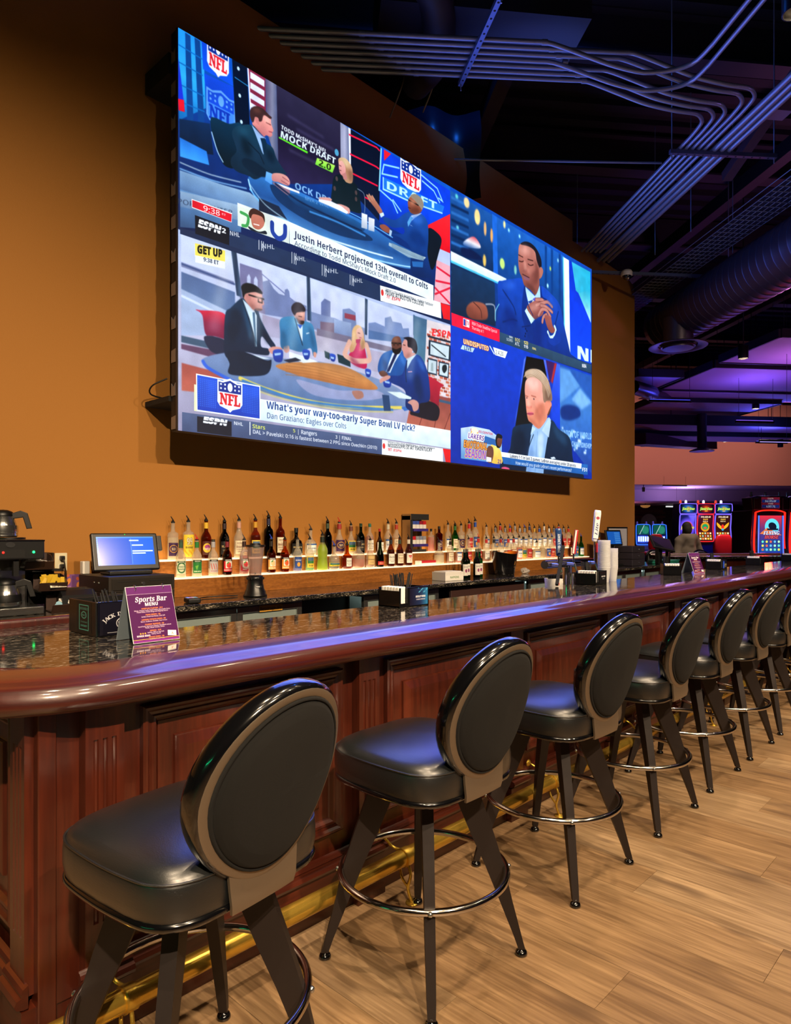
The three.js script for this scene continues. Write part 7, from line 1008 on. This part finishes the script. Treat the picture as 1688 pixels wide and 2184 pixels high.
// ---------------------------------------------------------------- the person: grey hoodie, seen from behind
{
  const cap = (p, a, b, r0, r1) => { const bx_ = b[0] - a[0], by = b[1] - a[1], bz = b[2] - a[2], px = p[0] - a[0], py = p[1] - a[1], pz = p[2] - a[2], L = bx_ * bx_ + by * by + bz * bz; const k = Math.max(0, Math.min(1, (px * bx_ + py * by + pz * bz) / L)); return Math.hypot(px - bx_ * k, py - by * k, pz - bz * k) - (r0 + (r1 - r0) * k); };
  const smin = (a, b, k) => { const h = Math.max(0, Math.min(1, 0.5 + 0.5 * (b - a) / k)); return b + (a - b) * h - k * h * (1 - h); };
  function field(bones, c, half, res, k, grow = 0, keep) {
    const mc = new MarchingCubes(res, new THREE.MeshBasicMaterial(), false, false, 200000); mc.isolation = 0; const f = mc.field, n = res;
    for (let z = 0; z < n; z++) for (let y = 0; y < n; y++) for (let x = 0; x < n; x++) { const p = [c[0] + (x / n * 2 - 1) * half, c[1] + (y / n * 2 - 1) * half, c[2] + (z / n * 2 - 1) * half]; let d = 9; for (const [a, b, r0, r1] of bones) d = smin(d, cap(p, a, b, r0, r1), k); d -= grow; if (keep) d = Math.max(d, keep(p)); f[z * n * n + y * n + x] = -d; }
    mc.update(); const g = new THREE.BufferGeometry(), m = mc.count, P = new Float32Array(m * 3), Q = new Float32Array(m * 3);
    for (let i = 0; i < m; i++) for (let j = 0; j < 3; j++) { P[i * 3 + j] = mc.positionArray[i * 3 + j] * half + c[j]; Q[i * 3 + j] = mc.normalArray[i * 3 + j]; }
    g.setAttribute('position', new THREE.BufferAttribute(P, 3)); g.setAttribute('normal', new THREE.BufferAttribute(Q, 3)); return g;
  }
  const torso = [[[0, 0.9, 0], [0, 1.12, -0.01], 0.15, 0.145], [[0, 1.1, -0.01], [0, 1.3, 0], 0.15, 0.13], [[-0.15, 1.32, 0.01], [0.15, 1.32, 0.01], 0.085, 0.085], [[0, 1.3, 0], [0, 1.44, -0.02], 0.1, 0.055]];
  const armL = [[[-0.19, 1.31, 0.01], [-0.26, 1.05, 0.03], 0.062, 0.05], [[-0.26, 1.05, 0.03], [-0.25, 0.82, -0.08], 0.048, 0.036]], armR = [[[0.19, 1.31, 0.01], [0.3, 1.06, 0.02], 0.062, 0.05], [[0.3, 1.06, 0.02], [0.34, 0.83, -0.06], 0.048, 0.036]];
  const hands = []; for (const [x, y, z] of [[-0.25, 0.8, -0.09], [0.345, 0.81, -0.07]]) { hands.push([[x, y, z], [x, y - 0.07, z - 0.01], 0.034, 0.03]); for (let k = 0; k < 4; k++) hands.push([[x, y - 0.07, z - 0.03 + k * 0.018], [x, y - 0.13 + Math.abs(k - 1.4) * 0.008, z - 0.035 + k * 0.018], 0.01, 0.008]); hands.push([[x, y - 0.02, z - 0.03], [x - 0.01, y - 0.08, z - 0.065], 0.011, 0.009]); }
  const legs = [[[-0.09, 0.9, 0], [-0.1, 0.48, 0], 0.095, 0.062], [[-0.1, 0.48, 0], [-0.1, 0.08, 0.03], 0.06, 0.042], [[0.09, 0.9, 0], [0.11, 0.48, -0.01], 0.095, 0.062], [[0.11, 0.48, -0.01], [0.12, 0.08, 0.02], 0.06, 0.042], [[-0.1, 0.05, 0.03], [-0.11, 0.035, -0.13], 0.042, 0.035], [[0.12, 0.05, 0.02], [0.14, 0.035, -0.14], 0.042, 0.035]];
  const head = [[[0, 1.5, -0.02], [0, 1.6, -0.01], 0.072, 0.082], [[0, 1.49, -0.05], [0, 1.5, -0.06], 0.055, 0.05], [[0, 1.54, -0.1], [0, 1.53, -0.112], 0.012, 0.014], [[-0.082, 1.55, 0.0], [-0.086, 1.53, 0.005], 0.014, 0.01], [[0.082, 1.55, 0.0], [0.086, 1.53, 0.005], 0.014, 0.01], [[0, 1.4, 0], [0, 1.5, -0.01], 0.052, 0.055]];
  const p = hall('person', 'person in grey hoodie standing with back to the bar', 'person', 12.95, 7.42, 0.0, 0.12);
  const skin = std(0x5a3826, 0.6);
  part('body', field([...torso, ...armL, ...armR, ...hands, ...legs, ...head], [0, 0.85, 0], 0.9, 110, 0.03), skin, p);
  part('hoodie', field([...torso, ...armL, ...armR, [[-0.1, 1.4, 0.06], [0.1, 1.4, 0.06], 0.07, 0.07], [[0, 1.36, 0.1], [0, 1.26, 0.12], 0.06, 0.035], [[-0.1, 0.88, 0], [0.1, 0.88, 0], 0.12, 0.12]], [0, 1.1, 0], 0.5, 84, 0.05, 0.022, (q) => Math.max(0.82 - q[1], (q[1] - 1.47))), std(0x6c625c, 0.95), p);
  part('trousers', field(legs.slice(0, 4).concat([[[-0.08, 0.9, 0], [0.08, 0.9, 0], 0.12, 0.12]]), [0, 0.5, 0], 0.52, 64, 0.04, 0.014, (q) => Math.max(0.08 - q[1], q[1] - 0.98)), std(0x1c2030, 0.9), p);
  part('hair', field([[[0, 1.56, 0.0], [0, 1.62, -0.005], 0.082, 0.08], [[0, 1.52, 0.03], [0, 1.56, 0.03], 0.06, 0.06]], [0, 1.58, 0], 0.16, 40, 0.03, 0.01, (q) => -0.055 - q[2] + (q[1] < 1.6 ? 0.04 : 0)), std(0x14100e, 0.8), p);
  part('shoes', field(legs.slice(4), [0, 0.06, -0.05], 0.26, 40, 0.02, 0.014, (q) => 0.004 - q[1]), M.black, p);
}
// ---------------------------------------------------------------- open ceiling: beams, ducts, conduits
const M_beam = std(0x241f2a, 0.65), M_deck = std(0x1a1820, 0.7), M_pipe = std(0x868e9c, 0.32, { metalness: 0.5 }), M_galv = std(0x4a4450, 0.38, { metalness: 0.7 });
{
  let n = 0; const OR = ['nearest', 'second', 'third', 'fourth', 'fifth', 'sixth', 'seventh', 'eighth', 'ninth', 'farthest'];
  for (const [a, y] of [[5.2, 7.0], [7.6, 7.0], [10, 7.0], [12.6, 7.0], [15.4, 7.0], [18.5, 7.0], [21.5, 7.0]]) {
    const t = solo('roof_beam', merge([slab(a - 0.12, a + 0.12, -6, 22, y, y + 0.03), slab(a - 0.015, a + 0.015, -6, 22, y + 0.03, y + 0.5), slab(a - 0.12, a + 0.12, -6, 22, y + 0.5, y + 0.53)]), M_beam, `black steel roof beam across the hall, ${OR[n++]} of the row`, 'beam', 'roof beams');
  }
  const j = struct('roof_joists', slab(0, 0.01, 0, 0.01, 7.58, 7.6), M_deck, 'ribs of the black roof deck'); for (let k = 0; k < 60; k++) part('rib', slab(2 + k * 0.38, 2.16 + k * 0.38, -6, 24, 7.52, 7.6), M_deck, j);
  for (const [b, y, l] of [[2.2, 6.76, 'left'], [6.6, 6.76, 'middle'], [10.5, 6.76, 'right']]) solo('purlin', slab(2, 23, b - 0.09, b + 0.09, y, y + 0.22), M_beam, `black purlin running away under the roof, ${l} one`, 'beam');
  solo('diagonal_brace', bar(hp(4.5, 4.9, 6.9), hp(8.3, 5.3, 6.1), 0.12, 0.12), std(0x4a3038, 0.6), 'reddish diagonal steel brace at the upper right', 'brace');
  const d = solo('air_duct', merge([slab(6.2, 7.1, 0.6, 2.6, 6.35, 6.9)]), std(0x2c2c34, 0.4, { metalness: 0.4 }), 'black rectangular air duct above the conduits', 'duct');
  const fd = solo('flexible_duct', tube([hp(6.0, 0.8, 6.6), hp(6.2, 1.1, 6.4), hp(6.7, 1.2, 6.25), hp(7.4, 1.1, 6.4)], 0.16, 14, 40), std(0x26222a, 0.6), 'sagging black flexible duct behind the conduits', 'duct');
  solo('plastic_drape', ((g) => { const p = g.attributes.position; for (let i = 0; i < p.count; i++) p.setZ(i, 0.08 * Math.sin(p.getX(i) * 9) + 0.05 * Math.sin(p.getY(i) * 7)); g.computeVertexNormals(); return g.rotateY(HT).translate(...hp(8.2, 1.2, 6.1)); })(new THREE.PlaneGeometry(1.6, 1.1, 20, 14)), std(0x201a24, 0.35, { side: THREE.DoubleSide }), 'black plastic sheet hanging behind the conduits', 'sheet');
  for (const [a, b, y0, l] of [[7.3, 1.35, 6.0, 'left'], [7.35, 1.0, 5.95, 'right']]) solo('loose_wire', tube([hp(a, b, y0 + 0.6), hp(a - 0.1, b - 0.1, y0 + 0.25), hp(a - 0.05, b - 0.2, y0)], 0.008, 6), std(0x8a7a60, 0.5), `loose twisted wire hanging above the wall edge, ${l} strand`, 'wire');
}
// conduits: one bundle leaves the wall on a slant, turns, and joins the bundle that runs down the hall
{
  const D1 = [0.7325, 0.681];                                     // direction off the wall: world x, z
  const toA = (x, z) => x * AX[0] + z * AX[1], toB = (x, z) => x * BX[0] + z * BX[1];
  const WORD = ['first', 'second', 'third', 'fourth', 'fifth', 'sixth', 'seventh'];
  for (let i = 0; i < 7; i++) {
    const x0 = 3.66 + i * 0.125, z0 = -5.15, P = (s, y) => [x0 + D1[0] * s, y, z0 + D1[1] * s], up = i === 0 || i === 3, r = 0.021;
    const k = [0, 0, 1, 1, 2, 3, 4][i], bEnd = up ? (i ? 3.62 : 3.5) : 4.06 + (4 - k) * 0.072, b0 = toB(x0, z0), L = bEnd - b0, y = 6.06, dip = up ? 0.24 : 0.26;
    const pts = [P(-0.02, y), P(0.4, y), P(1.2, y), P(L - 1.55, y), P(L - 1.3, y - 0.012), P(L - 0.75, y - dip * 0.75), P(L - 0.42, y - dip)];
    const e = P(L, y - dip), a = toA(e[0], e[2]), s = up ? -1 : 1;
    pts.push(hp(a + s * 0.05, bEnd - 0.16, y - dip), hp(a + s * 0.17, bEnd - 0.03, y - dip), hp(a + s * 0.42, bEnd, y - dip), hp(a + s * 0.8, bEnd, y - dip), hp(up ? -1 : 10.06, bEnd, y - dip));
    const c = thing('conduit', `steel conduit leaving the wall top, ${WORD[i]} from the left${up ? ', swinging up to the right' : ', turning down the hall'}`, 'conduit', 0, 0, 0, 0, 'conduits under the ceiling');
    const path = new THREE.CurvePath(); for (let q = 0; q < pts.length - 1; q++) { }
    part('pipe', tube(pts, r, 10, 160, false, 0.35), M_pipe, c); for (const s2 of [0.9, 2.6]) { const q0 = P(s2, y), q1 = P(s2 + 0.05, y); part('coupling', rod(q0, q1, r + 0.005, 10), M_pipe, c); }
  }
  for (let i = 0; i < 3; i++) solo('large_conduit', rod(hp(-2, 4.46 + i * 0.085, 5.8), hp(10.38, 4.46 + i * 0.085, 5.8), 0.031, 12), M_pipe, `thick conduit running down the hall, ${['left', 'middle', 'right'][i]} of three`, 'conduit', 'thick conduits');
  const strut = (p, q, label) => { const t = thing('strut_channel', label, 'bracket'); part('channel', bar(p, q, 0.045, 0.045), std(0x5a6480, 0.4, { metalness: 0.6 }), t); const A = V(...p), B = V(...q), n = Math.floor(A.distanceTo(B) / 0.09); for (let k = 1; k < n; k++) { const c = A.clone().lerp(B, k / n); part('hole', new THREE.SphereGeometry(0.012, 8, 6).scale(1, 0.4, 1).translate(c.x, c.y - 0.022, c.z), M.blackMatte, t); } for (const f of [0.02, 0.98]) { const c = A.clone().lerp(B, f); part('hanger_rod', rod([c.x, c.y - 0.08, c.z], [c.x, 7.55, c.z], 0.007, 6), M_pipe, t); } };
  strut(hp(5.55, 1.55, 6.0), hp(6.75, 1.45, 6.0), 'perforated strut carrying the slanted conduits'); strut(hp(7.25, 3.95, 5.76), hp(7.2, 5.2, 5.76), 'perforated strut where the conduits join'); strut(hp(10.1, 3.95, 5.5), hp(10.05, 6.5, 5.5), 'long dark strut in front of the wall end');
  solo('thin_conduit', rod(hp(8.2, 0.8, 6.0), hp(7.9, 4.2, 6.0), 0.014, 8), M_pipe, 'single thin conduit crossing below the roof', 'conduit'); solo('junction_box', slab(6.55, 6.72, 4.72, 4.92, 5.86, 6.0), std(0x6a5a70, 0.5), 'square junction box beside the thick conduits', 'box');
  for (const [a, b] of [[6.3, 4.9], [6.5, 5.2], [8.8, 5.1], [9.6, 5.0], [9.4, 6.1]]) solo('hanger_rod', rod(hp(a, b, 5.6), hp(a, b, 7.5), 0.006, 6), M_pipe, 'thin steel hanger rod dropping from the roof', 'rod', 'hanger rods from the roof');
  const cam = hall('dome_camera', 'white dome security camera at the wall end', 'camera', 10.0, 4.75, 5.38); part('housing', lathe([[0.001, 0.13], [0.07, 0.13], [0.085, 0.1], [0.085, 0.05], [0.07, 0.045]], 20), M.white, cam); part('dome', new THREE.SphereGeometry(0.066, 18, 10, 0, Math.PI * 2, Math.PI / 2, Math.PI / 2).translate(0, 0.048, 0), M.blackGloss, cam); part('lens', new THREE.SphereGeometry(0.02, 10, 8).translate(0, 0.0, 0.05), M.chrome, cam);
  // cable tray and round duct
  const tr = thing('cable_tray', 'long wire mesh cable tray running beside the round duct', 'cable tray'); const y = 5.6, b0 = 5.45, b1 = 5.93;
  for (let k = 0; k < 7; k++) part('long_wire', rod(hp(2, b0 + (b1 - b0) * k / 6, y), hp(13, b0 + (b1 - b0) * k / 6, y), 0.005, 5), M_pipe, tr); const cross = rod(hp(0, b0, 0), hp(0, b1, 0), 0.006, 5); for (let k = 0; k < 88; k++) part('cross_wire', cross, M_pipe, tr, AX[0] * (2 + k * 0.125), y - 0.006, AX[1] * (2 + k * 0.125));
  part('liner', slab(2, 13, b0, b1, y + 0.012, y + 0.016), M_galv, tr); for (const b of [b0, b1]) part('side_wire', rod(hp(2, b, y + 0.08), hp(13, b, y + 0.08), 0.006, 5), M_pipe, tr); for (let k = 0; k < 4; k++) part('cable', rod(hp(2, b0 + 0.05 + k * 0.035, y + 0.032), hp(13, b0 + 0.05 + k * 0.03, y + 0.032), 0.014, 8), std([0x2c5cb0, 0x20242c, 0x2c5cb0, 0x30343c][k], 0.5), tr);
  const du = thing('round_duct', 'large spiral round duct sloping through the picture to a disc diffuser', 'duct'); const prof = []; for (let k = 0; k <= 62; k++) { const s = k * 0.15; prof.push([0.4, s], [0.4, s + 0.132], [0.409, s + 0.138], [0.409, s + 0.144]); } prof.push([0.38, 9.6], [0.001, 9.62]);
  const dg = lathe(prof, 32); dg.applyQuaternion(new THREE.Quaternion().setFromUnitVectors(V(0, 1, 0), V(AX[0], 0, AX[1]).normalize())); dg.translate(...hp(2, 6.2, 5.16)); part('spiral_pipe', dg, M_galv, du);
  part('drop_collar', cyl(0.24, 0.24, 0.5, 0, 0, 0, 24).translate(...hp(10.75, 6.0, 4.55)), M_galv, du);
  for (const [r0, r1, yy] of [[0.3, 0.46, 4.58], [0.17, 0.27, 4.57], [0.001, 0.12, 4.56]]) part('diffuser_ring', lathe([[r0, yy + 0.05], [r0 + 0.02, yy + 0.02], [r1, yy], [r1 + 0.005, yy + 0.012], [r0 + 0.03, yy + 0.05]], 36).translate(HX(10.75, 6.0), 0, HZ(10.75, 6.0)), M_galv, du);
}
// hanging ceiling clouds, beams and cans further down the hall
{
  const M_cloud = std(0xa89cb8, 0.7), M_fascia = std(0x0c0c10, 0.6);
  const cloud = (a0, a1, b0, b1, y, label) => { const t = hall('ceiling_cloud', label, 'ceiling panel', (a0 + a1) / 2, (b0 + b1) / 2, y, 0, 'hanging ceiling clouds'); const A = (a1 - a0) / 2, B = (b1 - b0) / 2; part('panel', b6(-B, B, 0.02, 0.05, -A, A), M_cloud, t); part('fascia', b6(-B, B, 0, 0.16, A, A + 0.04), M_fascia, t); part('fascia', b6(-B, B, 0, 0.16, -A - 0.04, -A), M_fascia, t); part('fascia', b6(-B - 0.04, -B, 0, 0.16, -A, A), M_fascia, t); part('fascia', b6(B, B + 0.04, 0, 0.16, -A, A), M_fascia, t); for (const s of [-1, 1]) part('wire', rod([s * B * 0.9, 0.16, A * 0.8], [s * B * 0.9, 6.9 - y, A * 0.8], 0.006, 5), M.black, t); };
  cloud(11.1, 12.9, 8.1, 12, 4.9, 'large lavender ceiling panel at the right edge, upper one'); cloud(13.1, 15.6, 8.1, 12.4, 4.85, 'large lavender ceiling panel at the right edge, lower one'); cloud(15.9, 18.2, 8.3, 11.6, 4.7, 'bluish ceiling panel below the lavender ones'); cloud(13.6, 15.3, 6.7, 7.7, 4.75, 'small blue ceiling panel beside the wall end');
  const beam = (a, b0, b1, y0, y1, label) => { const t = hall('hanging_beam', label, 'beam', a, (b0 + b1) / 2, y0, 0, 'black hanging beams'); const B = (b1 - b0) / 2; part('face', b6(-B, B, 0, y1 - y0, -0.06, 0.06), M_fascia, t); part('soffit', b6(-B, B, -0.012, 0, -0.9, 0.06), M_cloud, t); for (let k = 0; k < 5; k++) part('rod', rod([-B + B * 2 * (k + 0.5) / 5, y1 - y0, 0], [-B + B * 2 * (k + 0.5) / 5, 7.4 - y0, 0], 0.01, 5), M.black, t); };
  beam(17.1, 6.5, 16, 4.33, 4.6, 'long black hanging beam across the hall, upper one'); beam(18.3, 6.5, 13.8, 4.22, 4.42, 'black hanging beam across the hall, lower one'); beam(15.3, 8.0, 16, 4.82, 4.95, 'thin black hanging beam below the ceiling panels');
  for (const [a, b, y, l] of [[19, 9.53, 4.0, 'leftmost'], [18.9, 10.5, 4.3, 'second'], [18.6, 13.18, 4.16, 'third'], [18.5, 13.49, 3.98, 'rightmost']]) { const t = hall('can_pendant', `black cylinder pendant under the beams, ${l}`, 'pendant', a, b, y, 0, 'black cylinder pendants'); part('can', cyl(0.075, 0.075, 0.26, 0, 0, 0, 16), M.black, t); part('cord', cyl(0.008, 0.008, 7.4 - y - 0.26, 0, 0.26, 0, 6), M.black, t); }
  const df = hall('drop_diffuser', 'round air diffuser on a drop below the slanted beam', 'diffuser', 16.9, 10.1, 3.62); part('plate', lathe([[0.001, 0.04], [0.3, 0], [0.31, 0.02], [0.1, 0.1], [0.001, 0.1]], 24), M_galv, df); part('neck', cyl(0.12, 0.12, 0.9, 0, 0.08, 0, 16), std(0x1c1a20, 0.6), df);
  solo('slanted_duct', bar(hp(17.5, 8.6, 4.0), hp(21, 12.8, 4.35), 0.5, 0.3), std(0x3c3038, 0.5), 'slanted rectangular duct behind the hanging beams', 'duct'); solo('bent_duct', tube([hp(12.8, 6.2, 4.35), hp(13.4, 6.9, 4.38), hp(14.5, 7.5, 4.55), hp(17, 9.4, 5.0)], 0.14, 10, 40), M_galv, 'thin bent duct crossing below the small blue panel', 'duct');
  for (const [a, b, l] of [[24.1, 11.6, 'left'], [24.1, 12.1, 'right']]) { const t = hall('small_spotlight', `small black spotlight on the bulkhead edge, ${l}`, 'spotlight', a, b, 3.0); part('head', cyl(0.05, 0.06, 0.16, 0, 0, 0, 12), M.black, t); part('arm', cyl(0.015, 0.015, 0.1, 0, 0.16, 0, 8), M.black, t); }
  // roof braces on the bulkhead
  for (const [b, i] of [[10.4, 0], [12.5, 1], [14.9, 2]]) solo('roof_strut', bar(hp(23.9, b, 5.0), hp(23.2, b + 0.5, 6.4), 0.16, 0.16), std(0x3c2420, 0.7), `brown roof strut against the beige bulkhead, ${['left', 'middle', 'right'][i]} one`, 'strut');
}
// hall lights: violet and blue led bars above the clouds and in the low ceiling, warm floods on the bulkhead
{
  const led = (a, b, y, c, k, lb, up) => { const t = hall('led_bar', lb, 'led light', a, b, y, 0, 'coloured led bars in the hall ceiling'), s = up ? -1 : 1; part('body', rb(0.9, 0.05, 0.06, 0.01, 0, 0.03 * s, 0), M.black, t); part('tube', rb(0.86, 0.012, 0.03, 0.004, 0, 0.0, 0), glow(c, 1.5), t); for (const q of [-0.4, 0.4]) part('wire', up ? cyl(0.004, 0.004, 7.5 - y, q, 0, 0.04, 5) : cyl(0.004, 0.004, 0.3, q, 0.05, 0, 5), M.black, t); const p = hp(a, b, y - 0.02 * s); rect(c, k, 0.86, 0.04, ...p, p[0], p[1] - s, p[2] + 0.001); };
  led(14, 9.6, 3.95, 0x8a5cff, 200, 'violet uplight bar below the lavender panels', true); led(16.8, 12, 3.9, 0x5a60ff, 220, 'blue uplight bar under the hall beams', true); led(13.2, 7.2, 4.2, 0x4a50ff, 90, 'blue uplight bar below the small panel', true);
  led(25.4, 10, 2.5, 0xc8a4ff, 420, 'violet uplight bar in the low ceiling, left one', true); led(25.4, 14.5, 2.5, 0xd8a8ff, 420, 'violet uplight bar in the low ceiling, right one', true); led(28.6, 13, 2.2, 0xff90c0, 260, 'pink uplight bar over the small slot machines', true);
  led(22.6, 12.5, 3.1, 0x9a7cff, 160, 'violet led bar over the slot machine bank', false); led(15.5, 11.2, 3.7, 0xb09cff, 160, 'violet led bar over the large slot machines', false);
  led(9.2, 7.7, 4.3, 0xc070b0, 520, 'pink uplight bar beside the round duct', true); led(12.2, 9.4, 4.0, 0xb868d0, 200, 'violet uplight bar past the round duct', true); led(5.2, 6.4, 4.6, 0xa070d0, 420, 'violet uplight bar at the upper right', true); led(6.6, 1.9, 7.2, 0x2070ff, 900, 'blue led bar high under the roof', false);
}
for (const [a, b] of [[20.5, 8.5], [20.5, 12], [20.5, 16]]) { const p = hp(a, b, 6.3), q = hp(24, b, 3.6); const t = hall('flood_light', `warm flood light on the roof beam, ${b < 10 ? 'left' : b < 14 ? 'middle' : 'right'} one`, 'flood light', a, b, 6.3); part('body', rb(0.2, 0.12, 0.15, 0.02, 0, 0.06, 0), M.black, t); spot(p[0], p[1] - 0.05, p[2], 42, 1.0, 0xffa8a4, 1, 4, ...q); }

// ---------------------------------------------------------------- ceiling downlights over the customers' side and the back bar (above the picture)
function downlight(x, y, z, k, angle, label, pen = 0.7) {
  const t = thing('downlight', label, 'ceiling light', x, y, z, 0, 'downlights on the black ceiling');
  part('can', lathe([[0.001, 0.22], [0.085, 0.22], [0.085, 0], [0.075, 0], [0.075, 0.05], [0.055, 0.12], [0.001, 0.125]], 20), M.black, t);
  part('stem', cyl(0.012, 0.012, 7.6 - y - 0.22, 0, 0.22, 0, 8), M.black, t);
  part('lens', cyl(0.052, 0.052, 0.006, 0, 0.11, 0, 20), glow(0xffdcae, 20), t);
  spot(x, y + 0.1, z, k, angle, WARM, pen, 2.2);
}
let dl = 0; const ORD = ['first', 'second', 'third', 'fourth', 'fifth', 'sixth', 'seventh', 'eighth', 'ninth', 'tenth'];
for (const [x, z, k] of [[0.4, -1.35, 24], [2.2, -1.35, 25], [4.0, -1.35, 25], [5.8, -1.35, 25], [7.6, -1.35, 25], [9.6, -1.35, 25]]) downlight(x, 5.4, z, k, 0.7, `${ORD[dl++]} black can light in the row above the stools`);
dl = 0;
for (const [x, z, k] of [[-0.6, 0.3, 40], [1.3, 0.3, 35], [3.2, 0.3, 34], [5.1, 0.3, 33], [7.0, 0.3, 32], [9.0, 0.3, 32]]) downlight(x, 5.4, z, k, 0.95, `${ORD[dl++]} black can light in the row over the aisle`);
// track heads behind the viewer, turned towards the bar
function trackHead(x, y, z, tx, ty, tz, k, angle, label, pen = 1) {
  const t = thing('track_light', label, 'ceiling light', x, y, z, 0, 'track lights aimed at the bar');
  const d = V(tx - x, ty - y, tz - z).normalize(), h = new THREE.Group(); h.name = 'head'; h.quaternion.setFromUnitVectors(V(0, -1, 0), d); t.add(h);
  part('can', lathe([[0.001, 0.16], [0.07, 0.16], [0.07, -0.02], [0.06, -0.02], [0.06, 0.03], [0.001, 0.035]], 20), M.black, h); part('lens', cyl(0.055, 0.055, 0.004, 0, 0.02, 0, 20), glow(0xffdcae, 20), h);
  part('stem', cyl(0.012, 0.012, 7.6 - y - 0.1, 0, 0.1, 0, 8), M.black, t);
  spot(x + d.x * 0.04, y + d.y * 0.04, z + d.z * 0.04, k, angle, WARM, pen, 2.5, tx, ty, tz);
}
dl = 0;
for (const [x, tx, k, z, y] of [[-1.5, 0.4, 250, 3.2, 5.6], [1.0, 3.0, 135, 3.2, 5.6], [3.6, 5.6, 130, 3.2, 5.6], [5.0, 8.2, 125, 3.0, 5.6], [5.9, 10.9, 85, 2.0, 5.0]]) trackHead(x, y, z, tx, tx > 10 ? 1.6 : 0.2, -5.15, k, 0.52, `${ORD[dl++]} track light behind the viewer aimed at the bar wall`);
for (const [a, b, k, n] of [[11.4, 7.6, 60, 'far bar return'], [16, 11, 160, 'slot machine aisle'], [22, 14, 90, 'small slot machines']]) { const y = 4.6; downlight(HX(a, b), y, HZ(a, b), k, 0.9, `black can light over the ${n}`); }

// a green neon strip on the left, mirrored in the stools' edges
{
  const t = thing('neon_strip_sign', 'green neon strip on the left wall', 'neon sign', -6.96, 2.3, -1.6);
  part('backing', rb(0.04, 0.5, 3.0, 0.01), M.black, t); part('tube', rod([0.05, 0, -1.4], [0.05, 0, 1.4], 0.06, 12), glow(0x18ffa0, 6), t);
  rect(0x18ffa0, 6, 2.8, 0.16, -6.84, 2.3, -1.6, 0, 2.3, -1.6);
}
renderer.render(scene, camera);
